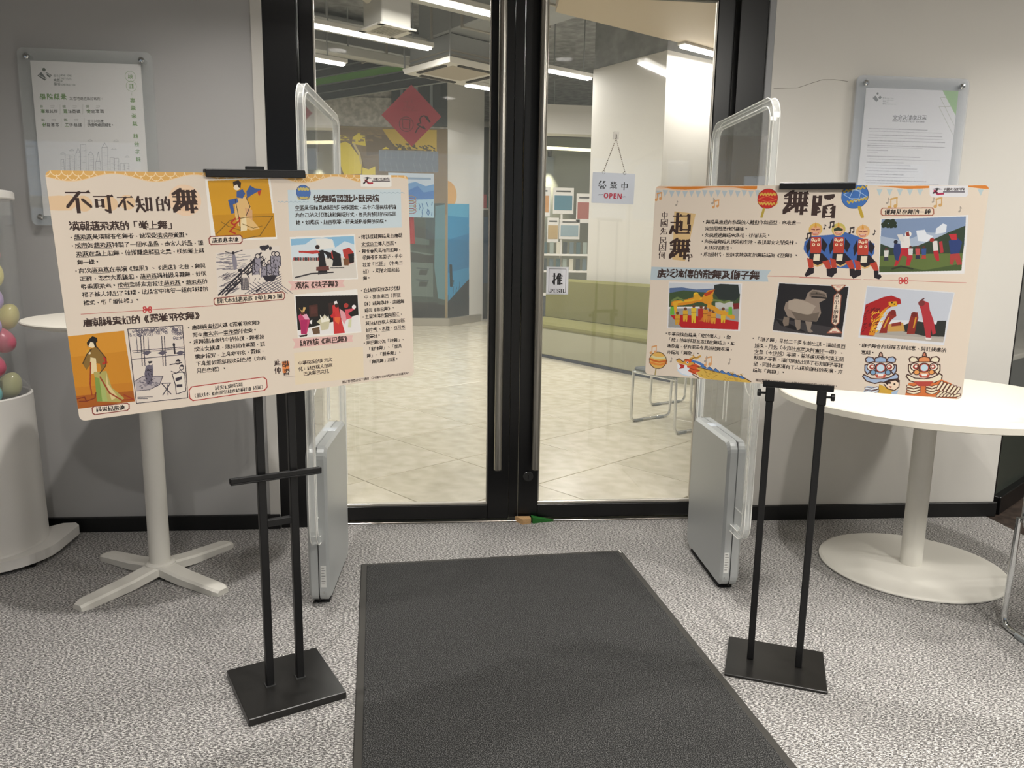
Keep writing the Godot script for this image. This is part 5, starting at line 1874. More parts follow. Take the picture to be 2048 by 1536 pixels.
func print_right():   # the right board
	pf([4,33,42,35,22,80],"b9c4ca")
	pf([50,29,88,31,68,75],"b9c4ca")
	pf([96,33,134,35,115,79],"b9c4ca")
	pf([141,29,179,31,160,75],"b9c4ca")
	pf([187,33,225,35,206,79],"b9c4ca")
	pf([232,29,269,31,251,75],"b9c4ca")
	pf([277,33,314,35,296,79],"b9c4ca")
	pf([322,29,358,31,340,75],"b9c4ca")
	pf([366,33,403,35,385,79],"b9c4ca")
	pf([410,29,447,31,429,74],"b9c4ca")
	pf([454,33,491,35,473,78],"b9c4ca")
	pf([498,29,534,31,516,74],"b9c4ca")
	pf([541,33,577,35,560,78],"b9c4ca")
	pf([584,29,620,31,603,74],"b9c4ca")
	pf([628,33,663,35,646,78],"b9c4ca")
	pf([670,29,705,31,688,74],"b9c4ca")
	pf([-3,7,683,3,682,21,670,26,624,24,520,11,409,10,350,14,279,24,208,28,135,25,73,14],"d9822e")
	pl([-3,13,74,19,135,29,208,33,280,28,350,19,409,14,520,16,625,30,676,30],5,"efc7a4")
	pl([16,93,14,54,43,47,46,85],6,"d9a068")
	ci(9,95,10,"d9a068",0)
	ci(38,87,10,"d9a068",0)
	pl([14,54,43,47],9,"d9a068")
	pl([412,141,409,104,437,96,440,134],6,"d9a068")
	ci(405,143,9,"d9a068",0)
	ci(432,136,9,"d9a068",0)
	pl([409,104,437,96],9,"d9a068")
	pl([156,129,155,103,163,112],4,"a89c90")
	ci(150,131,7,"a89c90",0)
	pl([404,116,402,83,412,95],4,"a89c90")
	ci(396,118,8,"a89c90",0)
	ci(756,86,64,"c62a22",0)
	zig(700,57,810,57,"d8ac48")
	zig(699,117,818,120,"d8ac48")
	pl([695,89,752,69,816,94,755,106,695,89],3,"e07a50")
	ci(756,86,64,"8a2018",3)
	pl([738,152,727,205],14,"b8a040")
	tx("舞",856,108,1020,108,1.0,0.120,"3a2722",1)
	pf([141,174,288,189,236,515,147,508],"d9b983")
	tx("中",50,202,100,202,1.0,0.100,"3a2722",1)
	tx("國",50,256,100,256,1.0,0.100,"3a2722",1)
	tx("先",48,314,99,314,1.0,0.100,"3a2722",1)
	tx("民",48,373,99,373,1.0,0.100,"3a2722",1)
	tx("因",48,424,99,424,1.0,0.100,"3a2722",1)
	tx("何",48,479,99,479,1.0,0.100,"3a2722",1)
	tx("起",112,258,262,258,1.0,0.120,"3a2722",1)
	tx("舞",119,429,271,429,1.0,0.120,"3a2722",1)
	tx("？",236,489,292,489,1.0,0.130,"3a2722",1)
	tx("舞蹈是通過有節奏的人體動作和造型，來表達一",361,244,979,241,1.00,0.105,"241a17",0)
	ci(345,243,4,"241a17",0)
	tx("定的思想感情的藝術。",360,289,649,286,1.00,0.105,"241a17",0)
	tx("先民透過舞蹈來祭祀，祈福消災。",361,334,798,328,1.00,0.105,"241a17",0)
	ci(345,334,4,"241a17",0)
	tx("先民藉舞蹈反映勞動生活，表現男女之間愛情，",361,376,976,372,1.00,0.105,"241a17",0)
	ci(346,375,4,"241a17",0)
	tx("反映民間風俗。",361,420,559,418,1.00,0.105,"241a17",0)
	tx("原始時代，巫師求神祭祀的舞蹈稱為《巫舞》。",361,465,985,457,1.00,0.105,"241a17",0)
	ci(345,464,4,"241a17",0)
	pf([3,563,815,560,794,598,805,638,-3,655],"bac8d0")
	tx("廣泛流傳的龍舞及獅子舞",48,606,744,596,1.00,0.130,"3a2722",0)
	pl([800,600,1125,597],4,"c98578")
	tx("蹈",1034,129,1193,129,1.0,0.120,"3a2722",1)
	pf([1416,6,1717,4,1718,17,1662,21,1591,22,1525,15],"d9822e")
	pf([1934,3,2045,1,2049,11,2049,23,2025,23,1935,11],"d9822e")
	pf([1417,22,1452,23,1438,65],"b9cbd0")
	pf([1476,22,1511,23,1497,65],"b9cbd0")
	pf([1535,22,1569,23,1556,64],"b9cbd0")
	pf([1593,22,1627,23,1614,64],"b9cbd0")
	pf([1650,22,1684,24,1671,64],"b9cbd0")
	pf([1986,23,2018,24,2007,63],"b9cbd0")
	pf([1719,3,1931,3,1937,60,1925,71,1738,70,1726,60],"e3e2e6")
	pf([1735,25,1763,17,1795,26,1764,27],"2a2830")
	pl([1764,27,1755,40,1745,48],8,"2a2830")
	pl([1750,34,1772,54,1799,51],11,"b02850")
	pl([1755,37,1766,48],6,"2a2830")
	tx("中國文化研究院",1799,25,1914,24,1.00,0.100,"3a3034",0)
	pl([1801,41,1915,41],6,"4a4450")
	ci(1294,66,80,"3f70b8",0)
	zig(1253,108,1372,78,"c4a63c")
	zig(1218,39,1357,9,"c4a63c")
	pl([1226,58,1291,22,1363,70,1298,100,1226,58],3,"a8c4e0")
	pl([1262,82,1280,28,1326,34,1319,82,1262,82],3,"a8c4e0")
	ci(1294,66,80,"2c4f88",3)
	pl([1326,138,1351,198],16,"c0a030")
	pl([1512,135,1507,86,1541,77,1546,126],6,"d0a662")
	ci(1504,138,12,"d0a662",0)
	ci(1537,128,11,"d0a662",0)
	pl([1507,86,1541,77],9,"d0a662")
	pl([1771,127,1766,85,1794,77,1799,119],6,"cfa468")
	ci(1764,129,10,"cfa468",0)
	ci(1791,121,10,"cfa468",0)
	pl([1766,85,1794,77],9,"cfa468")
	pl([1494,108,1491,79,1499,90],4,"a89c90")
	ci(1487,110,7,"a89c90",0)
	pl([1753,101,1750,77,1757,85],4,"a89c90")
	ci(1747,102,6,"a89c90",0)
	pl([1906,158,1903,130,1912,140],4,"a89c90")
	ci(1901,159,6,"a89c90",0)
	pf([1465,143,1747,138,1757,148,1761,174,1753,184,1470,188,1459,178,1457,153],"e6d4c0")
	pl([1465,143,1747,138,1757,148,1761,174,1753,184,1470,188,1459,178,1457,153,1465,143],5,"a05a44")
	tx("儺舞是巫舞的一種",1479,166,1742,161,1.00,0.120,"1e1614",1)
	pf([1014,365,1058,327,1175,316,1260,299,1331,322,1438,368,1444,428,1405,497,1329,533,1235,530,1145,498,1046,464,1012,415],"3f66ac")
	pf([1053,333,1112,332,1121,406,1119,449,1060,451,1050,402],"b8402e")
	pf([1044,340,1025,390,1036,446,1053,408],"201820")
	pf([1121,338,1157,381,1141,430,1121,406],"201820")
	pf([1053,439,1130,437,1176,485,1108,518,1052,495],"201820")
	pl([1052,495,1108,524,1176,485],8,"d8b070")
	pf([1038,470,1075,482,1085,531,1056,539],"b8402e")
	pf([1135,492,1175,479,1198,540,1169,541],"b8402e")
	pf([1053,536,1087,535,1089,569,1043,596,1033,583],"201820")
	pf([1166,538,1195,537,1216,577,1203,593,1173,585],"201820")
	pf([1080,444,1116,443,1117,487,1078,488],"e8dcc4")
	ci(1063,351,7,"ecd8b8",5)
	ci(1081,357,6,"ecd8b8",5)
	ci(1101,350,6,"ecd8b8",5)
	ci(1071,382,7,"ecd8b8",5)
	ci(1101,381,6,"ecd8b8",5)
	ci(1074,283,42,"dcb45c",0)
	ci(1075,292,32,"e0a884",0)
	pl([1048,281,1069,285],5,"7a2a1c")
	pl([1081,285,1101,280],5,"7a2a1c")
	pf([1056,302,1097,302,1093,317,1063,318],"b84830")
	pl([1062,307,1092,307],4,"f4e8d8")
	pf([1066,272,1071,235,1082,271],"d8963c")
	pf([1342,340,1398,339,1408,411,1407,454,1350,455,1340,407],"b8402e")
	pf([1334,346,1315,395,1326,450,1343,413],"201820")
	pf([1408,345,1443,386,1428,435,1408,411],"201820")
	pf([1343,443,1417,441,1462,489,1397,521,1343,499],"201820")
	pl([1343,499,1397,527,1462,489],8,"d8b070")
	pf([1329,474,1364,486,1375,534,1347,541],"b8402e")
	pf([1423,496,1461,483,1484,543,1456,544],"b8402e")
	pf([1344,538,1376,537,1378,571,1335,597,1325,585],"201820")
	pf([1453,541,1481,540,1502,579,1489,595,1460,587],"201820")
	pf([1369,449,1404,448,1405,490,1368,492],"e8dcc4")
	ci(1351,357,6,"ecd8b8",5)
	ci(1369,363,6,"ecd8b8",5)
	ci(1388,357,6,"ecd8b8",5)
	ci(1360,388,6,"ecd8b8",5)
	ci(1389,387,6,"ecd8b8",5)
	ci(1362,291,41,"e0b070",0)
	ci(1363,300,31,"e4b48c",0)
	pl([1337,288,1357,292],5,"7a2a1c")
	pl([1368,292,1388,288],5,"7a2a1c")
	pf([1344,310,1384,309,1380,324,1352,325],"b84830")
	pl([1351,314,1379,314],4,"f4e8d8")
	pf([1353,279,1358,243,1369,279],"d8963c")
	pf([1194,331,1252,330,1261,403,1260,446,1201,447,1191,398],"b8402e")
	pf([1185,337,1167,386,1178,442,1195,404],"201820")
	pf([1261,335,1296,377,1281,427,1261,403],"201820")
	pf([1195,435,1270,433,1315,481,1249,514,1194,491],"201820")
	pl([1194,491,1249,520,1315,481],8,"d8b070")
	pf([1180,466,1216,478,1226,527,1198,534],"b8402e")
	pf([1275,488,1314,475,1338,536,1309,537],"b8402e")
	pf([1195,531,1228,530,1230,564,1185,590,1175,578],"201820")
	pf([1306,534,1334,533,1356,572,1343,588,1313,580],"201820")
	pf([1221,441,1256,440,1257,483,1220,484],"e8dcc4")
	ci(1204,348,6,"ecd8b8",5)
	ci(1222,354,6,"ecd8b8",5)
	ci(1241,348,6,"ecd8b8",5)
	ci(1212,379,6,"ecd8b8",5)
	ci(1241,378,6,"ecd8b8",5)
	ci(1215,281,42,"c8b860",0)
	ci(1216,290,32,"e4b890",0)
	pl([1189,279,1209,283],5,"7a2a1c")
	pl([1221,283,1241,278],5,"7a2a1c")
	pf([1197,300,1237,299,1233,315,1204,315],"b84830")
	pl([1203,305,1232,304],4,"f4e8d8")
	pf([1206,269,1211,233,1222,269],"d8963c")
	pf([1186,276,1211,266,1238,275,1242,290,1213,288,1190,294],"2c3a24")
	pl([1132,275,1130,250,1137,259],4,"3a3030")
	ci(1126,277,6,"3a3030",0)
	pl([1164,266,1162,237,1182,231,1185,261],6,"3a3030")
	ci(1159,268,7,"3a3030",0)
	ci(1179,262,7,"3a3030",0)
	pl([1162,237,1182,231],9,"3a3030")
	pl([1289,301,1286,272,1306,266,1309,295],6,"3a3030")
	ci(1284,302,7,"3a3030",0)
	ci(1304,296,7,"3a3030",0)
	pl([1286,272,1306,266],9,"3a3030")
	pl([1434,307,1431,281,1439,290],4,"3a3030")
	ci(1428,308,6,"3a3030",0)
	pl([1030,343,1027,313,1048,307,1051,337],6,"3a3030")
	ci(1024,344,7,"3a3030",0)
	ci(1045,338,7,"3a3030",0)
	pl([1027,313,1048,307],9,"3a3030")
	pf([1459,209,1954,180,1972,541,1483,564],"e6e4e4")
	pf([1466,213,1941,190,1952,357,1477,391],"7f93b4")
	pf([1470,319,1614,346,1734,291,1947,298,1954,368,1479,409],"a9b7cc")
	pf([1785,266,1819,234,1841,242,1841,289,1784,301],"dfe4ec")
	pf([1673,280,1721,274,1735,302,1774,313,1741,349,1691,345],"dfe4ec")
	pf([1475,367,1536,390,1592,395,1694,374,1792,325,1857,288,1944,246,1951,392,1949,439,1482,476],"2f3f2c")
	pf([1479,446,1623,430,1949,415,1954,521,1486,549],"5f7038")
	pf([1482,512,1631,508,1744,528,1949,480,1954,523,1486,550],"44562c")
	dots(30,1464,214,1553,264,4,12,"22301e",0)
	pf([1590,323,1617,316,1639,322,1652,387,1597,394],"e0dcd8")
	ci(1629,304,19,"e8e4de",0)
	pf([1615,296,1630,286,1639,316,1622,316],"8a3028")
	pf([1566,308,1599,305,1610,352,1587,347],"d8d4d0")
	pf([1597,391,1655,390,1668,440,1658,501,1636,501,1639,447,1610,436,1587,503,1568,510,1581,449],"b42430")
	pf([1555,359,1589,365,1599,412,1589,473,1572,467,1555,414],"2a3a6c")
	ci(1562,353,12,"20202c",0)
	pf([1499,409,1527,408,1528,450,1506,451],"d8d4d0")
	pf([1507,451,1527,450,1532,474,1505,475],"3a3a48")
	ci(1511,399,8,"5a3028",0)
	pf([1680,392,1707,392,1709,433,1687,434],"c05050")
	pf([1688,434,1708,433,1712,457,1687,458],"2a2a40")
	ci(1692,383,8,"5a3028",0)
	pf([1715,392,1742,391,1744,432,1722,433],"35508c")
	pf([1724,433,1743,432,1748,456,1722,457],"b04038")
	ci(1727,382,8,"5a3028",0)
	pf([1639,393,1666,393,1668,435,1646,435],"d0d0d0")
	pf([1647,435,1667,435,1671,458,1646,459],"b03038")
	ci(1651,384,8,"5a3028",0)
	pf([1772,343,1799,342,1811,401,1785,408],"dcd8d4")
	ci(1768,337,13,"a03028",0)
	pf([1784,405,1811,401,1824,466,1813,469,1794,443],"b42430")
	pf([1810,348,1826,342,1842,412,1826,418],"b03038")
	pf([1863,341,1903,317,1938,345,1930,416,1883,423],"283c74")
	pf([1859,300,1901,296,1908,334,1878,335],"c02c34")
	pf([1880,423,1930,416,1954,485,1928,489,1910,446,1901,490,1885,485],"a83c38")
	pl([1561,525,1609,508,1677,521],10,"2c3420")
	pl([1004,602,1381,601],4,"c98578")
	pl([1399,600,1602,597],4,"c98578")
	pl([1663,598,1988,598],4,"c98578")
	ci(1614,588,9,"c43a3a",5)
	ci(1617,609,9,"c43a3a",5)
	ci(1648,586,9,"c43a3a",5)
	ci(1650,608,9,"c43a3a",5)
	pf([1621,590,1643,589,1645,607,1623,608],"c43a3a")
	pf([132,663,634,656,645,987,141,998],"e6e2e2")
	pf([137,671,626,662,626,740,141,750],"c9ced6")
	pf([140,709,226,700,325,711,457,699,460,742,143,756],"5a6f96")
	pf([141,744,240,721,362,728,459,730,625,728,626,813,144,843],"3f5234")
	pf([448,675,490,665,609,666,625,746,594,778,486,771,450,730],"2a3230")
	pf([145,855,627,825,631,977,148,990],"9a9a98")
	pf([464,796,547,786,582,785,586,833,467,839],"bfc0bc")
	pf([583,797,624,792,626,831,592,836],"7a2424")
	pf([158,902,251,894,495,905,630,922,631,977,244,985],"b81e22")
	pl([177,816,227,809,282,799,329,781,378,779,421,795],34,"d88a20")
	pl([177,811,281,793,365,772],12,"e0b030")
	pf([170,804,208,803,198,853,220,908,202,909,180,854],"e0a828")
	pf([376,752,410,713,451,706,442,749,451,785,416,805,379,794],"d89424")
	pf([381,739,422,719,457,705,429,737,395,757],"b8401c")
	ci(327,748,18,"e8c030",0)
	ci(334,765,24,"d8a028",0)
	pl([450,779,487,783,523,794,558,780],12,"6f8048")
	pl([164,798,200,775,244,792],12,"6f8048")
	pf([244,863,278,861,279,916,277,942,269,943,264,917,260,943,251,941,248,910],"d8a830")
	ci(260,850,11,"6a4028",0)
	pl([247,893,279,891],5,"9c5a1c")
	pf([301,841,335,840,337,909,336,948,327,949,322,910,319,949,310,946,306,899],"e0bc34")
	ci(317,829,11,"6a4028",0)
	pl([304,871,336,869],5,"9c5a1c")
	pf([353,845,387,843,389,902,387,933,379,933,374,903,370,934,361,932,358,895],"c8702c")
	ci(369,832,11,"6a4028",0)
	pl([356,874,388,873],5,"9c5a1c")
	pf([384,850,418,848,419,907,418,937,409,938,405,908,401,938,392,936,389,900],"d08a2c")
	ci(400,837,11,"6a4028",0)
	pl([387,879,419,877],5,"9c5a1c")
	pf([415,860,449,858,450,913,448,939,440,939,436,913,431,940,423,938,419,907],"c87830")
	ci(431,848,11,"6a4028",0)
	pl([418,890,450,888],5,"9c5a1c")
	pf([505,849,538,848,540,906,538,936,530,937,526,907,522,937,513,935,509,899],"dcb430")
	ci(520,837,11,"6a4028",0)
	pl([508,879,539,877],5,"9c5a1c")
	pf([190,897,225,895,225,945,223,967,214,968,210,946,205,968,197,967,194,941],"d09a2c")
	ci(206,884,11,"6a4028",0)
	pl([193,927,225,925],5,"9c5a1c")
	pf([440,871,474,869,475,921,473,945,464,945,460,922,456,946,447,944,444,916],"d89a30")
	ci(456,859,11,"6a4028",0)
	pl([443,901,474,899],5,"9c5a1c")
	pf([349,845,382,843,386,899,364,931,353,907],"b02a20")
	pl([423,823,461,839,492,862,553,871,590,894],26,"d89a2c")
	pf([155,842,178,841,184,897,156,899],"6cae3c")
	pf([556,822,578,821,584,876,558,877],"6cae3c")
	pf([871,639,1320,646,1310,1001,859,975],"dedad8")
	pf([877,646,1311,652,1298,987,860,967],"1c1a1e")
	pf([881,884,1298,931,1298,987,860,967],"3a3638")
	pf([870,885,963,915,1081,968,1013,960,908,930],"141214")
	pf([929,774,983,745,1051,751,1063,703,1089,679,1144,682,1178,698,1187,733,1161,751,1140,764,1158,833,1135,893,1074,891,1006,883,948,868,921,816],"8f8074")
	pf([945,761,1000,747,1063,762,1121,788,1093,849,1014,841,949,815],"a89a8c")
	pf([1074,703,1100,684,1173,704,1181,727,1116,736,1076,726],"6f6258")
	pl([1093,728,1143,729,1182,733],10,"2a2420")
	pl([1086,708,1135,706,1169,713],6,"4a4038")
	ci(1118,700,5,"302822",0)
	pf([926,869,960,874,959,927,931,935,920,906],"7a6c60")
	pf([995,884,1034,887,1037,947,1018,960,1004,925],"85776a")
	pf([1063,892,1108,895,1101,943,1119,960,1103,969,1086,962],"8a7c70")
	pf([968,831,1070,850,1146,828,1135,893,1074,891,1006,883],"6a5e54")
	pf([1292,641,1206,645,1272,711,1275,889,1208,964,1298,958,1230,892,1228,713],"e6d4c0")
	pl([1292,641,1206,645,1272,711,1275,889,1208,964,1298,958,1230,892,1228,713,1292,641],5,"a05a44")
	pl([1238,654,1262,654],5,"b03028")
	pl([1239,952,1262,952],5,"b03028")
	tx("唐",1235,690,1263,690,1.0,0.110,"3a2a26",1)
	tx("墓",1234,722,1263,722,1.0,0.110,"3a2a26",1)
	tx("出",1234,754,1263,754,1.0,0.110,"3a2a26",1)
	tx("土",1234,787,1263,787,1.0,0.110,"3a2a26",1)
	tx("的",1234,819,1263,819,1.0,0.110,"3a2a26",1)
	tx("獅",1234,851,1263,851,1.0,0.110,"3a2a26",1)
	tx("舞",1234,883,1263,883,1.0,0.110,"3a2a26",1)
	tx("俑",1234,916,1263,916,1.0,0.110,"3a2a26",1)
	tx("中華民族自稱是「龍的傳人」，對",146,1036,586,1032,1.00,0.105,"241a17",0)
	ci(136,1032,4,"241a17",0)
	tx("「龍」的崇拜甚至表現在舞蹈上。每",146,1075,616,1077,1.00,0.105,"241a17",0)
	tx("逢節慶，都有風采各異的龍舞表演，",148,1121,611,1119,1.00,0.105,"241a17",0)
	tx("亦稱為「舞龍」。",149,1168,385,1164,1.00,0.105,"241a17",0)
	ci(88,1234,60,"e0b25c",0)
	pl([29,1228,57,1239,96,1245,149,1235],12,"d06a28")
	pl([33,1253,71,1263,110,1264,147,1251],14,"e08a3c")
	pl([36,1205,68,1215,107,1216,141,1207],14,"d8d0a0")
	ci(88,1234,61,"4a3424",4)
	pl([77,1297,73,1344],8,"8a7a48")
	pl([77,1297,73,1344],4,"b8a468")
	pl([42,1180,40,1139,70,1129,72,1170],6,"d9a068")
	ci(34,1182,10,"d9a068",0)
	ci(64,1173,10,"d9a068",0)
	pl([40,1139,70,1129],9,"d9a068")
	pl([186,1234,184,1207,192,1216],4,"a89c90")
	ci(180,1236,7,"a89c90",0)
	pl([431,1242,427,1192,463,1180,467,1230],6,"d9a068")
	ci(421,1246,12,"d9a068",0)
	ci(457,1234,12,"d9a068",0)
	pl([427,1192,463,1180],9,"d9a068")
	pl([592,1217,590,1182,600,1194],4,"a89c90")
	ci(585,1220,8,"a89c90",0)
	pl([431,1213,429,1178,439,1190],4,"a89c90")
	ci(423,1216,9,"a89c90",0)
	pf([229,1248,274,1258,310,1242,364,1302,341,1329,290,1326,252,1317,231,1280],"e8eaf0")
	pf([336,1253,385,1252,436,1270,522,1289,614,1294,674,1302,743,1334,740,1348,636,1350,527,1350,453,1345,390,1331],"d6b050")
	pl([373,1263,436,1272,522,1289,613,1293,680,1304,745,1336],5,"4a3424")
	pl([340,1316,391,1344,453,1351,527,1353,636,1353],5,"4a3424")
	hatch(70,395,1274,691,1343,8,11,3,4,3,"b08a34")
	pf([392,1258,409,1243,435,1262,429,1270],"4a78b8")
	pl([392,1258,409,1243,435,1262],3,"2a4470")
	pf([437,1267,454,1252,480,1271,474,1279],"4a78b8")
	pl([437,1267,454,1252,480,1271],3,"2a4470")
	pf([481,1276,499,1261,524,1281,519,1289],"4a78b8")
	pl([481,1276,499,1261,524,1281],3,"2a4470")
	pf([526,1285,543,1270,569,1290,563,1298],"4a78b8")
	pl([526,1285,543,1270,569,1290],3,"2a4470")
	pf([570,1295,587,1279,613,1299,607,1307],"4a78b8")
	pl([570,1295,587,1279,613,1299],3,"2a4470")
	pf([614,1304,631,1288,657,1308,651,1316],"4a78b8")
	pl([614,1304,631,1288,657,1308],3,"2a4470")
	pf([658,1312,675,1297,700,1317,695,1324],"4a78b8")
	pl([658,1312,675,1297,700,1317],3,"2a4470")
	pf([301,1243,334,1228,391,1255,362,1270,394,1286,364,1302,377,1319,339,1310,307,1293,324,1273,299,1268],"d8582a")
	pl([310,1248,386,1259],3,"7a2c14")
	pl([312,1274,387,1287],3,"7a2c14")
	pl([313,1286,371,1317],3,"7a2c14")
	pf([218,1223,239,1209,272,1232,283,1209,333,1212,347,1239,311,1258,273,1248,235,1241],"d6a040")
	pl([218,1223,239,1209,272,1232,283,1209,333,1212,350,1239],5,"4a3424")
	pf([235,1245,280,1254,275,1277,244,1285,255,1265],"b8342c")
	pf([274,1216,320,1206,340,1227,297,1237],"d8582a")
	ci(300,1233,8,"f4f4f4",0)
	ci(300,1233,5,"2a4470",0)
	pl([317,1207,344,1192,357,1201,386,1180],12,"d8a850")
	pl([344,1192,337,1183],9,"d8a850")
	pl([317,1211,344,1196,387,1185],3,"4a3424")
	pl([334,1221,371,1228,409,1244],14,"4a78b8")
	pl([232,1293,265,1322,316,1331],6,"c8dcf0")
	pl([397,1343,392,1363],4,"8a5a24")
	pl([444,1345,439,1362],4,"8a5a24")
	pl([490,1346,485,1361],4,"8a5a24")
	pl([536,1347,531,1361],4,"8a5a24")
	pl([581,1348,576,1360],4,"8a5a24")
	tx("「獅子舞」早於二千多年前出現。漢朝通_西_",755,1032,1331,1047,1.00,0.105,"241a17",0)
	ci(736,1030,4,"241a17",0)
	tx("_域_後，_月氏_（今_克什米爾_及_阿富汗_一帶）、",750,1077,1324,1093,1.00,0.105,"241a17",0)
	tx("_安息_（今_伊朗_）等國，曾派遣使者向_漢王朝_",751,1121,1328,1135,1.00,0.105,"241a17",0)
	tx("獻獅子等獸，漢代開始出現了石刻獅子等雕",751,1163,1328,1178,1.00,0.105,"241a17",0)
	tx("塑，同時也逐漸有了人模擬獅形的表演，亦",751,1208,1329,1219,1.00,0.105,"241a17",0)
	tx("稱為「舞獅」。",751,1252,969,1254,1.00,0.105,"241a17",0)
	tx("團結香港基金旗下機構",775,1322,969,1322,1.00,0.110,"4a3a34",0)
	tx("中國文化研究院有限公司版權所有。",1009,1322,1307,1321,1.00,0.110,"4a3a34",0)
	pf([1421,640,1932,660,1909,1000,1402,982],"dcdde2")
	pf([1425,647,1928,666,1909,842,1419,863],"c4c9d4")
	pf([1413,926,1907,921,1902,982,1411,970],"aaa49c")
	pf([1416,951,1900,958,1902,982,1411,970],"b8b0a6")
	pf([1660,887,1724,852,1852,869,1855,845,1906,842,1905,945,1789,947,1664,924],"2a2c28")
	pf([1559,886,1658,868,1675,923,1575,932],"c89a50")
	pf([1592,878,1646,863,1649,887,1594,897],"8a3028")
	pf([1426,763,1464,742,1529,708,1573,697,1626,716,1634,746,1580,767,1538,800,1499,858,1485,947,1492,965,1414,964,1419,863],"a81a1c")
	pf([1560,738,1605,732,1614,763,1581,770,1563,759],"d8a020")
	pf([1537,788,1568,762,1530,832,1504,908,1498,962,1463,961,1478,878],"d88a1c")
	hatch(50,1419,785,1510,947,6,17,-17,-6,4,"6a1014")
	hatch(40,1465,802,1556,944,5,10,-17,-7,4,"e8b430")
	ci(1580,742,5,"201010",0)
	ci(1595,751,4,"201010",0)
	pf([1572,799,1605,791,1615,827,1589,853,1570,892,1570,942,1525,945,1537,894,1554,843],"8f2a20")
	pl([1571,842,1549,906],8,"d0962c")
	ci(1592,806,18,"7a2018",0)
	pf([1702,804,1734,796,1744,833,1737,870,1733,938,1688,941,1692,866],"8a2c20")
	pl([1730,833,1723,895],8,"d0962c")
	ci(1716,812,17,"702018",0)
	pf([1733,735,1759,719,1793,733,1804,781,1833,846,1855,924,1838,937,1822,889,1829,956,1802,958,1772,843,1755,783],"b03038")
	ci(1752,737,19,"7a3030",0)
	pl([1748,719,1763,707],6,"5a2020")
	pf([1796,956,1834,957,1830,969,1803,969],"e4dcdc")
	tx("獅子舞含有祝福吉祥如意、興旺發達的",1428,1032,1926,1031,1.00,0.105,"241a17",0)
	ci(1416,1030,3,"241a17",0)
	tx("意願。",1428,1079,1514,1077,1.00,0.105,"241a17",0)
	pf([1793,1086,1797,1058,1804,1051,1812,1060,1819,1086],"d08060")
	pl([1793,1086,1797,1058,1804,1051,1812,1060,1819,1086,1793,1086],6,"4a2c24")
	pf([1770,1119,1775,1091,1805,1079,1836,1086,1847,1113],"e0905c")
	pl([1770,1119,1775,1091,1805,1079,1836,1086,1847,1113,1770,1119],6,"4a2c24")
	pf([1738,1134,1881,1123,1894,1185,1739,1197],"e0905c")
	pf([1775,1113,1761,1089,1733,1086,1718,1101,1726,1123,1748,1124],"ece2c8")
	pl([1775,1113,1761,1089,1733,1086,1718,1101,1726,1123,1748,1124,1775,1113],6,"4a2c24")
	pf([1738,1134,1719,1142,1723,1179,1740,1203,1755,1183],"ece2c8")
	pl([1738,1134,1719,1142,1723,1179,1740,1203,1755,1183,1738,1134],6,"4a2c24")
	ci(1756,1151,24,"ede6d8",0)
	ci(1756,1151,24,"4a2c24",5)
	ci(1761,1151,16,"a03c30",0)
	ci(1763,1148,8,"f4ece0",0)
	ci(1772,1186,17,"e8a058",0)
	ci(1772,1186,17,"4a2c24",5)
	pf([1841,1108,1849,1082,1876,1075,1894,1088,1891,1110,1869,1115],"ece2c8")
	pl([1841,1108,1849,1082,1876,1075,1894,1088,1891,1110,1869,1115,1841,1108],6,"4a2c24")
	pf([1881,1123,1901,1128,1905,1165,1894,1191,1876,1174],"ece2c8")
	pl([1881,1123,1901,1128,1905,1165,1894,1191,1876,1174,1881,1123],6,"4a2c24")
	ci(1867,1143,24,"ede6d8",0)
	ci(1867,1143,24,"4a2c24",5)
	ci(1862,1143,15,"a03c30",0)
	ci(1860,1141,8,"f4ece0",0)
	ci(1858,1179,16,"e8a058",0)
	ci(1858,1179,16,"4a2c24",5)
	ci(1812,1153,30,"b8483c",0)
	ci(1812,1153,30,"4a2c24",5)
	ci(1812,1153,22,"c4dce8",0)
	pf([1784,1200,1851,1194,1842,1217,1798,1220],"c0503c")
	pf([1800,1193,1834,1191,1832,1208,1806,1210],"f2ece4")
	pf([1713,1218,1720,1205,1765,1226,1821,1227,1869,1212,1905,1184,1921,1195,1920,1226,1879,1248,1823,1247,1791,1259,1739,1247],"ece2c8")
	pl([1713,1218,1720,1205,1765,1226,1821,1227,1869,1212,1905,1184,1921,1195,1920,1226,1879,1248,1823,1247,1791,1259,1739,1247,1713,1218],6,"4a2c24")
	pf([1733,1260,1888,1247,1910,1339,1720,1344],"d8763c")
	pf([1888,1247,1919,1222,1976,1243,2018,1276,2020,1339,1905,1343],"d8763c")
	pl([1730,1282,1765,1288,1797,1274],16,"5a3428")
	pl([1730,1282,1765,1288,1797,1274],9,"f0e4c8")
	pl([1732,1301,1767,1307,1799,1293],16,"5a3428")
	pl([1732,1301,1767,1307,1799,1293],9,"f0e4c8")
	pl([1734,1320,1769,1326,1801,1312],16,"5a3428")
	pl([1734,1320,1769,1326,1801,1312],9,"f0e4c8")
	pl([1841,1273,1870,1279,1896,1266],16,"5a3428")
	pl([1841,1273,1870,1279,1896,1266],9,"f0e4c8")
	pl([1843,1291,1872,1298,1898,1284],16,"5a3428")
	pl([1843,1291,1872,1298,1898,1284],9,"f0e4c8")
	pl([1845,1310,1874,1317,1900,1303],16,"5a3428")
	pl([1845,1310,1874,1317,1900,1303],9,"f0e4c8")
	pl([1904,1286,1924,1241],18,"5a3428")
	pl([1904,1286,1924,1241],10,"f0e4c8")
	pl([1909,1333,1931,1303],18,"5a3428")
	pl([1909,1333,1931,1303],10,"f0e4c8")
	pl([1924,1291,1944,1247],18,"5a3428")
	pl([1924,1291,1944,1247],10,"f0e4c8")
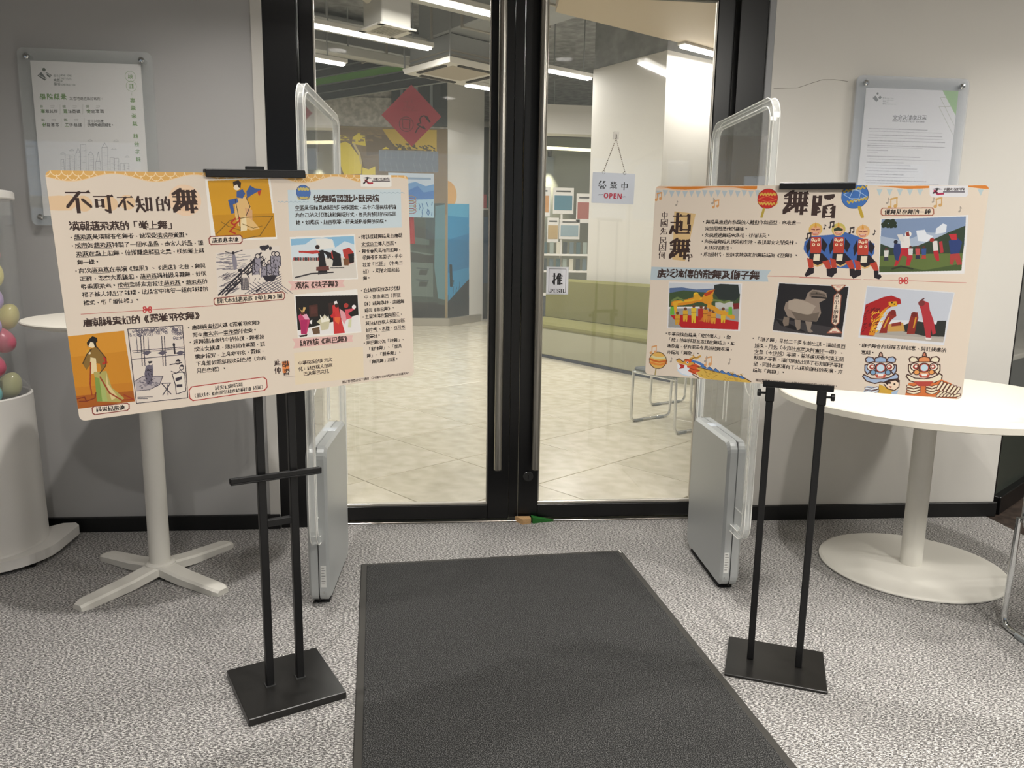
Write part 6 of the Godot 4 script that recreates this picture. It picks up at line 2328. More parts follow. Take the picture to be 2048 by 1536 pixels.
	pl([1929,1331,1951,1305],18,"5a3428")
	pl([1929,1331,1951,1305],10,"f0e4c8")
	pl([1945,1295,1964,1252],18,"5a3428")
	pl([1945,1295,1964,1252],10,"f0e4c8")
	pl([1948,1329,1971,1307],18,"5a3428")
	pl([1948,1329,1971,1307],10,"f0e4c8")
	pl([1965,1300,1985,1258],18,"5a3428")
	pl([1965,1300,1985,1258],10,"f0e4c8")
	pl([1968,1328,1991,1309],18,"5a3428")
	pl([1968,1328,1991,1309],10,"f0e4c8")
	pl([1985,1304,2005,1264],18,"5a3428")
	pl([1985,1304,2005,1264],10,"f0e4c8")
	pl([1988,1326,2010,1311],18,"5a3428")
	pl([1988,1326,2010,1311],10,"f0e4c8")
	pl([2005,1309,2025,1269],18,"5a3428")
	pl([2005,1309,2025,1269],10,"f0e4c8")
	pl([2007,1324,2030,1313],18,"5a3428")
	pl([2007,1324,2030,1313],10,"f0e4c8")
	pf([1760,1248,1876,1238,1852,1272,1792,1277],"b8483c")
	pf([1537,1106,1541,1077,1548,1071,1556,1080,1563,1106],"c09a88")
	pl([1537,1106,1541,1077,1548,1071,1556,1080,1563,1106,1537,1106],6,"4a2c24")
	pf([1512,1140,1518,1111,1549,1099,1581,1106,1592,1134],"9ab4d4")
	pl([1512,1140,1518,1111,1549,1099,1581,1106,1592,1134,1512,1140],6,"4a2c24")
	pf([1479,1155,1628,1144,1640,1206,1480,1219],"9ab4d4")
	pf([1518,1133,1504,1109,1474,1106,1458,1121,1466,1143,1490,1145],"a8bcd8")
	pl([1518,1133,1504,1109,1474,1106,1458,1121,1466,1143,1490,1145,1518,1133],6,"4a2c24")
	pf([1479,1155,1460,1163,1463,1201,1480,1225,1496,1205],"a8bcd8")
	pl([1479,1155,1460,1163,1463,1201,1480,1225,1496,1205,1479,1155],6,"4a2c24")
	ci(1498,1172,25,"ede6d8",0)
	ci(1498,1172,25,"4a2c24",5)
	ci(1502,1172,16,"a03c30",0)
	ci(1505,1169,8,"f4ece0",0)
	ci(1514,1208,17,"7da4c8",0)
	ci(1514,1208,17,"4a2c24",5)
	pf([1586,1128,1595,1102,1623,1095,1641,1108,1638,1130,1615,1135],"a8bcd8")
	pl([1586,1128,1595,1102,1623,1095,1641,1108,1638,1130,1615,1135,1586,1128],6,"4a2c24")
	pf([1628,1144,1648,1149,1652,1186,1640,1212,1622,1195],"a8bcd8")
	pl([1628,1144,1648,1149,1652,1186,1640,1212,1622,1195,1628,1144],6,"4a2c24")
	ci(1612,1163,25,"ede6d8",0)
	ci(1612,1163,25,"4a2c24",5)
	ci(1608,1164,16,"a03c30",0)
	ci(1605,1161,8,"f4ece0",0)
	ci(1603,1201,17,"7da4c8",0)
	ci(1603,1201,17,"4a2c24",5)
	ci(1556,1174,31,"b8483c",0)
	ci(1556,1174,31,"4a2c24",5)
	ci(1556,1174,23,"c4dce8",0)
	pf([1526,1222,1595,1216,1586,1239,1540,1243],"c0503c")
	pf([1543,1215,1577,1212,1576,1230,1548,1233],"f2ece4")
	pf([1453,1240,1460,1227,1506,1249,1564,1249,1614,1234,1651,1205,1668,1216,1667,1248,1624,1271,1566,1269,1532,1282,1479,1270],"a8bcd8")
	pl([1453,1240,1460,1227,1506,1249,1564,1249,1614,1234,1651,1205,1668,1216,1667,1248,1624,1271,1566,1269,1532,1282,1479,1270,1453,1240],6,"4a2c24")
	pf([1595,1268,1630,1253,1675,1243,1677,1293,1654,1318,1613,1311],"f0d8c0")
	pf([1586,1266,1613,1248,1668,1234,1680,1264,1666,1262,1653,1251,1620,1263,1608,1286],"3a2420")
	ci(1623,1269,6,"2a1c18",0)
	ci(1649,1275,6,"2a1c18",0)
	pf([1617,1292,1637,1293,1630,1304],"a04030")
	pf([1559,1284,1601,1300,1660,1320,1669,1348,1557,1352],"d4a840")
	pl([1587,1282,1613,1311,1654,1318,1678,1293,1676,1249],5,"4a2c24")
	pf([1485,1303,1555,1304,1554,1352,1466,1350],"a8c0dc")
	pl([1481,1317,1518,1322,1552,1308],16,"5a3428")
	pl([1481,1317,1518,1322,1552,1308],9,"dfe8f0")
	pl([1483,1337,1520,1343,1555,1328],16,"5a3428")
	pl([1483,1337,1520,1343,1555,1328],9,"dfe8f0")
	pf([1638,1329,1677,1312,1669,1348,1640,1349],"a8c0dc")

func print_vision():   # the college notice
	ci(84,55,11,"3a4a34",0)
	pf([39,96,65,72,96,114,84,126],"4a4e4c")
	pf([94,70,131,90,118,107,101,94],"4a4e4c")
	pl([48,91,90,114],3,"e8e6e4")
	pl([99,78,125,95],3,"e8e6e4")
	tx("香港",143,94,176,93,1.00,0.090,"6a6e6a",0)
	tx("建造",141,120,178,120,1.00,0.090,"6a6e6a",0)
	tx("學院",139,146,179,146,1.00,0.090,"6a6e6a",0)
	latin("HONG KONG",190,84,10,8,2,"8a8e8a")
	latin("INSTITUTE",188,104,10,8,2,"8a8e8a")
	latin("OF",187,122,10,8,2,"8a8e8a")
	latin("CONSTRUCTION",185,143,10,8,2,"8a8e8a")
	pl([185,85,180,153],2,"8a8e8a")
	ci(646,80,34,"7fa06a",2)
	ci(648,144,34,"7fa06a",2)
	tx("校",630,80,663,80,1.0,0.100,"5f8a3c",0)
	tx("訓",631,144,664,144,1.0,0.100,"5f8a3c",0)
	tx("專",633,237,668,237,1.0,0.100,"5f8a3c",0)
	tx("業",634,288,669,288,1.0,0.100,"5f8a3c",0)
	tx("樂",636,340,671,340,1.0,0.100,"5f8a3c",0)
	tx("業",637,392,673,392,1.0,0.100,"5f8a3c",0)
	tx("精",639,474,673,474,1.0,0.100,"5f8a3c",0)
	tx("益",641,526,675,526,1.0,0.100,"5f8a3c",0)
	tx("求",643,578,678,578,1.0,0.100,"5f8a3c",0)
	tx("精",646,630,680,630,1.0,0.100,"5f8a3c",0)
	pl([648,186,648,204],2,"7fa06a")
	tx("學院願景",39,233,220,226,0.85,0.140,"5f8a3c",0)
	tx("為香港建造業培育有：",236,238,461,231,1.00,0.100,"5a5654",0)
	latin("01",41,289,11,10,3,"5a7048")
	tx("專業技術",41,328,153,323,0.85,0.120,"4c4846",0)
	tx("專",41,326,69,326,1.0,0.130,"5f8a3c",0)
	pl([106,289,132,288,127,299,107,299],2,"a8a6a2")
	latin("02",187,285,11,10,3,"5a7048")
	tx("理論基礎",188,324,301,319,0.85,0.120,"4c4846",0)
	tx("理",188,322,215,322,1.0,0.130,"5f8a3c",0)
	pl([253,284,278,284,274,294,253,295],2,"a8a6a2")
	latin("03",340,280,11,10,3,"5a7048")
	tx("安全意識",340,319,456,314,0.85,0.120,"4c4846",0)
	tx("安",340,317,368,317,1.0,0.130,"5f8a3c",0)
	pl([406,280,431,279,427,289,406,290],2,"a8a6a2")
	latin("04",42,378,11,10,3,"5a7048")
	tx("創新意念",42,417,154,412,0.85,0.120,"4c4846",0)
	tx("創",42,415,70,415,1.0,0.130,"5f8a3c",0)
	pl([108,378,133,377,129,387,108,388],2,"a8a6a2")
	latin("05",189,373,11,10,3,"5a7048")
	tx("工作熱誠",190,413,303,408,0.85,0.120,"4c4846",0)
	tx("工",190,411,218,411,1.0,0.130,"5f8a3c",0)
	pl([255,373,281,372,276,383,256,383],2,"a8a6a2")
	pl([170,278,165,341],2,"b4b2ae")
	pl([320,274,315,336],2,"b4b2ae")
	pl([170,368,165,430],2,"b4b2ae")
	pl([321,363,317,425],2,"b4b2ae")
	tx("並引以自豪",341,383,451,380,1.00,0.120,"4c4846",0)
	tx("的優秀建造團隊。",339,408,517,404,1.00,0.120,"4c4846",0)
	pl([141,718,146,644,165,643,162,718],2,"8f8f90")
	hatch(8,147,650,158,711,10,10,0,0,1,"a9a9aa")
	pl([169,718,176,613,207,613,201,717],2,"8f8f90")
	hatch(8,176,620,199,711,17,17,0,0,1,"a9a9aa")
	pl([200,717,207,613,238,612,232,716],2,"8f8f90")
	hatch(8,207,619,230,710,17,17,0,0,1,"a9a9aa")
	pl([241,716,249,597,277,596,271,715],2,"8f8f90")
	hatch(8,248,603,269,709,16,16,0,0,1,"a9a9aa")
	pl([272,715,284,540,318,539,307,714],2,"8f8f90")
	hatch(8,281,547,308,708,20,20,0,0,1,"a9a9aa")
	pl([321,714,327,609,364,609,359,713],2,"8f8f90")
	hatch(8,327,616,357,707,22,22,0,0,1,"a9a9aa")
	pl([373,713,376,653,407,652,405,712],2,"8f8f90")
	hatch(8,377,659,401,706,18,18,0,0,1,"a9a9aa")
	pl([414,712,424,555,462,554,454,711],2,"8f8f90")
	hatch(8,422,561,453,705,22,22,0,0,1,"a9a9aa")
	pl([468,710,473,624,500,624,497,710],2,"8f8f90")
	hatch(8,474,631,494,703,16,16,0,0,1,"a9a9aa")
	pl([498,710,502,626,530,625,527,709],2,"8f8f90")
	hatch(8,503,632,523,703,16,16,0,0,1,"a9a9aa")
	pl([539,709,541,660,564,659,564,708],2,"8f8f90")
	hatch(8,543,667,559,702,13,13,0,0,1,"a9a9aa")
	pl([568,708,570,659,596,659,595,707],2,"8f8f90")
	hatch(8,572,666,590,701,14,14,0,0,1,"a9a9aa")
	pl([252,597,265,563,276,596],2,"8f8f90")
	pl([330,609,347,585,363,609],2,"8f8f90")
	pl([426,555,445,525,461,554],2,"8f8f90")
	pl([380,653,398,585,405,652],2,"8f8f90")
	pl([332,516,343,507,354,505,365,515,332,516],2,"a9a9aa")
	pl([505,513,516,504,527,502,538,512,505,513],2,"a9a9aa")
	pl([487,567,498,558,508,556,519,566,487,567],2,"a9a9aa")
	pl([572,619,583,610,593,608,604,618,572,619],2,"a9a9aa")
	pl([206,584,217,575,228,573,238,583,206,584],2,"a9a9aa")
	pl([146,608,157,598,167,597,178,607,146,608],2,"a9a9aa")

func print_policy():   # the policy notice
	pf([585,-14,724,-20,729,178],"8cc063")
	pf([585,-14,724,-20,719,103,722,177,650,78],"8cc063")
	pl([583,51,628,50],3,"b4b8a4")
	pl([583,51,715,245],3,"b4b8a4")
	pl([579,115,680,113],3,"b4b8a4")
	pl([579,115,720,320],3,"b4b8a4")
	ci(91,38,8,"4a5048",0)
	pf([58,71,76,53,103,83,88,96],"5a5e5c")
	pf([99,69,113,52,126,64,115,76],"5a5e5c")
	tx("香港",133,70,161,70,1.00,0.090,"7a7e7a",0)
	tx("建造",136,90,164,90,1.00,0.090,"7a7e7a",0)
	tx("學院",137,108,166,109,1.00,0.090,"7a7e7a",0)
	latin("HONG KONG",165,65,6,6,1,"9a9e9a")
	latin("INSTITUTE",167,79,6,6,1,"9a9e9a")
	latin("OF",168,94,6,6,1,"9a9e9a")
	latin("CONSTRUCTION",170,107,6,6,1,"9a9e9a")
	tx("安全及健康政策",226,201,493,196,1.00,0.075,"4a4a4c",0)
	latin("SAFETY & HEALTH POLICY STATEMENT",228,222,10,8,2,"5a5a5c")
	tiny(49,286,506,6)
	tiny(51,304,626,3)
	tiny(50,331,631,6)
	tiny(52,350,642,3)
	tiny(49,372,657,6)
	tiny(50,390,325,3)
	tiny(50,406,661,6)
	tiny(49,418,482,3)
	tiny(49,440,212,6)
	tiny(49,455,135,3)
	tiny(55,484,474,6)
	tiny(68,504,637,3)
	tiny(56,527,344,6)
	tiny(67,546,402,3)
	tiny(51,570,458,6)
	tiny(65,589,471,3)
	tiny(51,614,354,6)
	tiny(63,632,441,3)
	tiny(53,659,543,6)
	tiny(65,676,644,3)
	tiny(54,701,533,6)
	tiny(56,718,649,3)
	tiny(56,742,500,6)
	tiny(57,760,631,3)
	tiny(58,784,467,6)
	tiny(58,801,620,3)
	tiny(57,826,578,6)
	tiny(59,843,534,3)

func print_mural():   # the mural
	pf([-224,17,782,-1,783,382,-241,402],"7d6a4c")
	pf([353,37,489,34,537,98,352,127],"6a583e")
	pf([424,8,669,6,669,104,561,93,498,99,455,53],"c4a63c")
	pf([288,77,291,49,317,29,344,38,349,85],"e4cf3c")
	pf([230,78,257,68,285,82,304,114,330,142,326,208,249,215,228,154],"e4cf3c")
	pf([229,41,272,44,276,63,233,64],"d8c440")
	pf([332,180,360,188,390,173,389,211,331,213],"e4cf3c")
	pf([422,97,440,86,454,96],"e4cf3c")
	pl([285,82,323,132,341,179],6,"6a583e")
	pl([295,77,318,118,327,161],8,"c9b87c")
	hatch(60,468,69,658,107,3,9,1,5,5,"4e452e")
	hatch(40,228,10,420,66,5,14,-3,4,5,"8c7650")
	pf([-362,348,707,332,707,865,-389,873],"35443f")
	pf([-360,320,629,299,628,372,-364,392],"7f8d4e")
	pl([550,330,628,310],5,"4a5a30")
	pl([568,335,587,311],5,"4a5a30")
	pf([544,424,628,453,664,482,658,524,634,542,549,532],"2c3634")
	pf([543,484,634,500,634,524,543,520],"4b5c58")
	pf([543,550,652,566,651,767,541,762],"5a6a64")
	pf([543,556,634,572,673,566,664,608,542,604],"2a3230")
	pf([573,628,633,633,630,639,573,635],"39464a")
	pf([591,639,627,640,621,663,585,663],"2c3634")
	pf([572,682,633,688,630,694,572,689],"39464a")
	pf([590,694,627,695,621,718,584,717],"2c3634")
	pf([-384,783,670,791,707,859,-388,867],"262c2c")
	pf([559,799,707,803,707,865,559,866],"161a1c")
	pf([664,345,707,338,707,779,676,773,658,626],"557c84")

func print_return():   # the mural's return
	ci(-2,344,72,"e0b070",0)
	pf([-27,397,172,384,177,1041,-27,1022],"2f8fc0")
	pf([-27,397,172,384,167,461,-27,458],"57aad0")
	pf([-27,598,173,550,175,744,-27,776],"1f7cb0")
	pf([-12,943,175,812,177,1041,-27,1022],"16222a")
	pf([14,726,34,727,40,851,19,850],"1a2c34")
	hatch(30,-22,814,125,947,0,0,10,42,3,"15303c")

# ------------------------------------------------------------------ glyphs: strokes as points on a 9 x 9 grid, or a layout of other glyphs
const GLYPHS := """
一 0595
二 1282 0898
十 0494 4049
八 3109 6199
人 504509 4599
入 3050 504509 4599
大 0393 404509 4599
少 404637 1304 7395 8409
口 1118 118188 1888
日 2029 207079 2474 2979
目 2029 207079 2373 2676 2979
田 1019 108089 1484 4049 1989
由 1319 138389 1686 4049 1989
曲 1219 128289 1585 1989 3039 6069
木 0393 4049 4308 4398
本 0292 4049 4207 4297 2767
土 1383 4049 0999
王 1080 1484 4049 0999
主 4051 1282 1585 4249 0999
火 1225 8265 404509 4599
水 404938 033308 8154 4598
求 0292 404938 0536 1708 7355 4598 6071
心 1407 33387876 4254 7396
忄 4049 1316 7285
女 402689 735719 0393
子 1181444928 0595
又 118109 1399
手 7021 1383 0595 414929
扌 0282 505928 0795
氵 1062 0353 0895
亻 7004 4249
彳 6003 7306 4549
言 4050 0191 2373 2575 2729 277779 2979
中 1216 128286 1686 4049
上 4049 4484 0999
下 0191 4149 4475
不 0191 5107 4449 6497
可 0191 717958 1316 134346 1646
矢 3013 2282 0595 424509 4599
白 4021 1219 128289 1585 1989
自 4021 1219 128289 1484 1686 1989
勺 3004 22828769 3456
月 202609 20808969 2383 2686
舞 3002 1191 2125 4145 6165 8185 0393 0595 2508 164609 1728 5696 565898 7579
A 0191 3032 6062 1316 138386 1686 4347 0797 4709 4799
龺 0191 4043 1317 138387 1585 1787 0898 4749
走 1151 3034 0454 3438 3656 1609 173999
⺌ 4049 1236 8265
飛 0161638494 7182 0545 233609 4249 56767899 8677
燕 0191 3032 6062 3336 336366 3666 2327 0515 0817 737797 8574 1809 3839 5859 7899
「 565080
」 434919
《 614569 816589
》 113519 315539
（ 80636689
） 10333619
， 4556 5545
。 4353554533
、 4466
： 4344 4647
— 0595
？ 122171844546 4849
刂 2126 707958
力 12827859 404509
巾 1218 12828767 4049
工 1181 4148 0898
干 1181 0494 4149
千 7021 0494 4149
牛 3013 1282 0696 4049
止 4048 4484 1418 0898
正 0191 4148 4484 1518 0898
⻊ 1114 118184 1484 4448 4686 1518 0897
辶 1122 04241709 173999
廴 0232153509 163899
广 4051 1292 121609
戶 6021 2282 8285 2585 212609
尸 1181 8184 1484 111609
門 0009 00303404 0232 909989 90606494 6292
囗 0009 009099 0999
冖 0109 019186
宀 4042 0308 039387
艹 0595 3039 6069
⺮ 2004 1343 3356 6044 5393 7396
⻗ 1080 0206 029296 4049 2434 6474 2636 6676
雨 0090 0209 02929989 4049 2434 6474 2737 6777
糹 401353 531676 4649 2709 6789
衣 4051 0292 4206 343958 7355 4599
衤 4051 128206 4449 5577 8365
礻 4051 128206 4449 5577
示 1181 0393 434938 2508 7597
米 4049 0494 1133 8163 4408 4498
禾 7021 0393 4149 4308 4398
石 0191 4107 2429 248489 2989
虫 1115 118185 1585 4048 0889 7699
頁 0090 4042 1217 128287 1484 1787 3809 6799
隹 3004 2229 5061 2292 2484 2686 2999 5259
立 4051 0292 2537 7457 0999
羊 2031 7061 1282 1484 0696 4249
⺶ 2031 7061 1383 1686 0999 4349
虍 4043 4181 139384 131609 3584 54567686
戈 0393 40569997 8439 7081
弋 0292 50569997 7081
弓 1181841416868869
豕 0191 5104 424938 4507 4609 7355 4699
犭 8013 31555928 5308
E 4021 1219 128285 1585 178789 1989
帀 0191 4149 1317 13838767
帝 4041 0191 2132 7162 0305 039395 1518 15858868 4349
帶 0191 2022 4042 6062 8082 2242 6282 0306 039395 1518 15858868 4349
專 0191 1214 128284 1383 1484 4046 0696 0797 667949 2838
方 4051 0292 33636959 4207
文 4051 0292 725509 2599
夂 4014 238209 3499
攵 4015 2393 734609 3599
夕 402004 217109 3454
免 3003 216163 1316 138386 1686 454609 55589896
幺 502353 5316 166779
己 1181 8185 1515 15199997
巳 1181 8185 1515 11199997
巴 1181 8185 4145 1585 11199997
也 1519 15199998 4047 0563 83857667
他 ⿰3亻也
匕 703405 30399997
比 1019 1444 1949 8054 50599997
屮 4048 1518 151888 8588
山 4048 1418 1888 8488
出 4049 1114 1484 8184 0609 0999 9699
丨 4049
川 102609 4048 8089
勿 3004 22828769 4327 6339
彡 8014 8327 8719
龰 4045 4181 1509 258999
儿 303509 60689896
兄 1014 108084 1484 353609 55589896
光 4044 1022 8062 0494 343609 54589896
先 3013 2282 4044 0494 343609 54589896
克 0191 4043 1316 138386 1686 373709 57589896
元 1181 0393 333609 63689896
云 1181 0393 431768 7598
去 1282 4044 0494 4416 1697 7598
至 0191 4114 1474 6375 4549 1686 0999
厶 401868 6598
台 401474 6285 1619 168689 1989
乇 7021 0494 41489897
丰 1181 1484 0696 4049
生 3014 2282 2585 4049 0999
重 7021 0191 1316 138386 1484 1686 4149 1787 0999
里 1015 108085 1282 1585 4049 1787 0999
車 0191 1316 138386 1484 1686 4049 0898
東 0191 1317 138387 1585 1787 4049 4608 4698
來 0292 4049 2205 2436 7255 7497 4408 4498
朿 0292 4049 1417 14848767 4507 4597
西 0191 1319 138389 1989 313526 616685
襾 0191 1319 138389 1989 3139 6169
酉 0191 1319 138389 1989 313526 616585 1787
四 1219 128289 1989 323526 626686
五 1181 4128 158588 0898
六 4051 0292 3508 6598
羽 1151 5159 2334 2655 6191 9199 7384 7695
角 3003 216142 1317 13838969 1585 1777 4347
魚 3003 216142 1316 138386 1484 1686 4346 1809 3839 5859 7899
馬 1017 1080 1383 1585 4047 17878969 1809 3839 5869
爫 7021 1224 4244 7163
爪 7021 2119 4149 6199
艮 1181 8184 1484 1119 1948 5799 7657
良 4051 1282 8285 1585 1219 1948 5799
飠 504304 4394 2474 7477 2777 2429 2979
斤 7021 212609 2483 6369
爭 7021 1223 4243 7162 1484 8487 0595 1686 444938
尹 1181 8186 0393 1686 434609
聿 1181 8184 0393 1484 1686 0898 4049
畫 1181 8183 0292 1383 4045 0595 1618 168688 1787 4648 0999
甘 0292 2028 7078 2575 2878
其 0191 2026 7076 2373 2575 0696 2709 7799
甚 0191 2025 7075 2272 2474 0696 3739 5758 1619 1999
共 0292 3035 6065 0595 3709 6799
典 1016 108086 1383 3036 6066 0696 3809 6899
丷 2033 7063
内 4044 1219 12828969 4426 4466
而 0191 4113 1319 13838969 3338 6368
面 0191 4113 1319 138389 1989 3339 6369 3565 3767
臼 7021 1219 1333 1636 1989 6383 6686 8289
長 2028 2080 2272 2474 0696 1898 3538 5758 4699
氏 7021 2129 2947 0494 41569997
民 1181 8184 1484 1119 1948 0595 44579997
亥 4051 0292 4214 1464 6409 7409 5699
玄 4051 0292 423444 641767 7699
交 4051 0292 2406 6486 2709 7409 3699
亦 4051 0292 323609 626959 1416 8487
亠 4051 0494
夜 4051 0292 3205 2429 5135 6283 8349 4599 5667
行 3003 4306 2449 5191 4494 747958
術 ⿲3彳朮亍
亍 1191 0494 545938
朮 0393 4049 4308 4398 6071
寺 1282 4044 0494 0696 606948 2737
聚 0141 1116 3138 1333 1535 0736 5181 8155 5396 0799 4749 3709 5799
眾 1013 108083 3033 6063 1383 4549 2409 2546 6549 6699
永 4051 2242 424938 034408 7153 4498
之 4051 0383 8317 1799
乏 7021 0383 8317 1799
了 1181 8144 444938
今 504304 4394 4454 1676 7659
令 504304 4394 4454 1676 7648 5768
含 504304 4394 3353 1575 7547 2729 277779 2979
金 504304 4394 2575 4549 1777 0999 2738 7868
會 504304 4394 2464 1517 158587 1787 3537 6567 2829 287879 2979
命 504304 4394 3464 1519 155559 1858 6569 65859877
乘 7021 0292 4149 0434 2426 0636 5494 6466 6696 4608 4698
身 5031 3137 3171 717958 3373 3575 0797 7508
成 0292 121609 50569997 7081 145457 4738 8439
或 0191 60669997 8081 8539 1317 134347 1747 0959
咸 0191 111609 60669997 8081 8539 3353 3538 355558 3858
昜 2024 207074 2272 2474 0595 3607 26868869 5748 7768
豆 0191 2325 237375 2575 2738 7768 0999
几 101609 10808899
風 101609 10808899 6131 3336 336366 3666 4149 2848 5868
舟 4021 212609 21717969 0595 3334 3738
爾 0191 4149 1216 1219 12829989 3244 3647 6254 6657
巫 0191 4149 0999 2217 2345 7267 7295
奏 1080 0292 0494 4005 4495 2676 1787 4649 4709 4799
業 3032 5052 1022 8062 0393 2435 7465 1585 1686 4549 0797 4708 4798
對 3032 5052 1021 4162 0393 1434 0555 3539 1747 0959 6494 848978 6768
樂 4031 3135 316165 3363 3565 1031 0313 0424 8071 7383 7494 0696 4549 4608 4698
興 1014 1030 1232 1434 8084 6080 6282 6484 4044 4343 3464 0696 3709 6799
學 1014 1030 1232 1434 8084 6080 6282 6484 4053 5043 0507 059587 3676 7647 474938 0898
旗 ⿰4方⿱3𠂉其
族 ⿰4方⿱3𠂉矢
𠂢 7021 2109 4149 4359 7253 5498
盈 0171 717587 2105 2343 3325 1619 168689 3639 6669 0999
益 2032 7062 0393 3505 6495 1619 168689 3639 6669 0999
盤 3021 2024 204044 0343 5052 507073 5484 8457 6496 1619 168689 3639 6669 0999
晶 3033 306063 3363 3164 0509 054549 0949 0747 5559 559599 5999 5797
吉 1181 4044 2464 2629 267679 2979
雚 0191 2022 7072 1224 124244 1444 5254 528284 5484 2509 2629 2686 2888 2999 5659
歸 ⿰⿱E止帚
帚 1181 8184 0393 1484 0608 069698 1719 178789 4549
各 402204 3282 8205 3376 2629 267679 2979
名 402104 318105 3344 3539 358589 3989
多 ⿱夕夕
象 4013 316142 1315 138385 1585 4345 4507 4609 534838 7355 4699
尞 0393 404408 4498 2436 3637 366668 3868 4548 2809 6899 3666
袁 1181 4042 0393 3535 356566 3656 4709 3739 3958 7666 5799
咅 4051 1292 2435 7465 0595 2729 277779 2979
善 2031 7061 1282 1484 0595 4245 2536 7566 0797 2829 287879 2979
曾 2031 7061 1215 128285 1585 3245 5245 4245 2629 267679 2777 2979
㒸 2032 7062 0393 4305 4547 4708 4739 6355 4699
貴 1113 118183 1383 4045 0595 2728 267678 2676 2787 2888 3809 6899
員 2022 207072 2272 2327 237377 2575 2777 3809 6799
賞 4042 1022 8062 0304 039394 2424 247475 2575 2628 267678 2777 2878 3809 6899
掌 4042 1022 8062 0305 039395 2434 246465 2565 2676 0797 477948
裳 4042 1022 8062 0304 039394 2425 247475 2575 0696 4607 3739 3958 7667 4799
寵 4041 0203 029293 2343 0444 1526 1629 164649 1747 5353 5363 6393 5355 5595 5759 5999
龍 3031 0151 1223 4132 0454 1509 15454939 1747 6063 6292 6393 9395 6595 6569 6999 7878
襄 4051 0191 1214 123234 1434 6264 628284 6484 0595 3537 6567 0797 4709 3739 3958 7799
愛 7021 1222 4243 7162 0305 039394 2425 353747 6475 3605 2686 8609 3799
祭 3003 216142 1424 5082 8255 5396 3565 1787 474938 2609 7698
然 3003 216105 2333 0343 5193 7105 6396 8182 1809 3839 5859 7899
將 1014 0434 3039 0636 5003 518105 6273 5696 767959 6768
骨 2024 207074 4244 4272 0407 049496 2529 257579 2676 2777
體 ⿰骨⿱曲豆
咼 2024 207074 4244 4272 0409 04949989 3638 366668 3868
甬 1171 7132 1319 13838969 1585 1777 4349
秀 7021 0292 4144 4204 4294 2565 6547 3507 578779
原 1191 111609 5042 3325 237375 2575 2373 5559 3608 7698
異 1014 108084 1282 4044 1484 0696 3538 6568 0898 3809 6899
黃 0191 3032 6062 0393 1517 158587 1787 4347 1686 3809 6899
廣 4051 1292 121609 3363 4244 5254 2595 3638 368688 3888 4548 3909 7899
豪 4051 0191 2223 227273 2373 0406 049495 2565 4516 464928 4708 5799
家 4041 0203 029293 2373 5304 3508 3637 464938 4508 7465 4699
莫 0191 3032 6062 2325 237375 2474 2575 0696 4609 4699
著 0191 3032 6062 1474 0595 4244 7405 3539 357579 3777 3979
藉 0191 3032 6062 0434 0639 2339 2408 2547 5494 6365 8385 4696 5759 578789 5888 5989
藏 0191 3032 6062 1383 131609 2434 2646 2448 50679997 8081 8549
藝 0191 3032 6062 1343 2336 0546 0848 5393 636607 7377 9796 1787 3839 5898
營 1021 3012 2003 2434 6051 8062 7053 7484 0506 059596 3637 366667 3766 2729 287879 2979
勞 1021 3012 2003 2434 6051 8062 7053 7484 0506 059596 17777969 4509
慶 4051 1191 111609 3235 6265 2383 2575 2686 3738 5758 7778 4909 3888 4999
麗 0040 5090 1114 113144 5154 518184 2122 6162 4445 0595 0509 3565 3666 2787 2929 3949 6797 6999
宮 4041 0203 029293 3435 346465 3565 2729 277779 2979
宗 4041 0203 029293 2464 0696 464948 2708 7798
定 4041 0203 029293 1484 4448 4676 2609 269999
安 4041 0203 029293 433689 735719 0494
富 4041 0203 029293 2373 2425 247475 2575 1619 168689 1787 4649 1989
穿 4041 0203 029293 2314 6384 1474 0696 666949 2535 5608
究 4041 0203 029293 2314 6384 0565 3509 65689896
冠 0102 019192 1343 0454 244609 343848 5494 747968 6667
疑 3003 0242 2104 2244 0444 2407 2647 5081 8163 6374 5494 7479 7686 5609 6699
是 2024 207074 2272 2474 0595 4548 4676 2609 269999
早 2025 207075 2272 2575 4559 0797
景 2023 207073 2272 2373 4344 0494 2626 256567 2666 475938 2709 7799
曳 1015 108085 1282 1585 4009 3699
甸 3004 21717969 1316 135356 1454 1656 3336
每 3013 2181 2326 2378 7677 0696 2686 4354 4758 1878
步 4044 4272 1214 0494 4549 1607 7506 8509
此 1018 4049 4474 0858 1418 6069 6999 9997 8264
歌 0141 1214 123234 1434 4149 0545 1618 163638 1838 6004 6282 8283 7409 7499
欠 3004 2292 9284 544609 5499
前 2032 7062 0393 1419 14444939 1646 1747 6467 848979
年 3013 2282 2575 2225 0797 4249
乍 3004 2292 4249 4484 4696
南 0191 4043 0309 03939989 2535 6475 2666 2777 4569
卩 1080 808575 1019
即 1015 105055 1252 1555 1519 1948 7090 909787 7079
節 2003 1242 3344 6013 5292 7274 1419 144447 1646 1949 6595 959888 6569
阝 1080 805384 8465 1019
者 1181 4044 0494 8006 3539 357579 3777 3979
疋 0181 8182 4147 4474 1409 259999
發 1030 3005 1323 6054 8063 7193 5395 1545 2547 074749 5565 7576 6686 8609 6799
申 1216 128286 1484 1686 4049
曰 1118 118188 1585 1888
冓 0191 0393 2024 6064 4044 1519 15858969 1777 4449 0696
留 3013 1343 3354 5191 715383 9369 1519 158589 1787 4549 1989
幾 2011 1131 3104 2435 6051 5171 7144 6475 0595 40569997 2508 7509
區 0191 0009 0999 3133 317173 3373 1517 154547 1747 5557 558587 5787
色 3003 216142 1315 138385 1585 4345 13199997
單 1013 104043 1343 5053 508083 5383 1417 148487 1686 1787 4549 0898
獸 ⿰6嘼犬
古 0494 4045 2529 257579 2979
兑 2032 7062 2325 237375 2575 353609 55589896
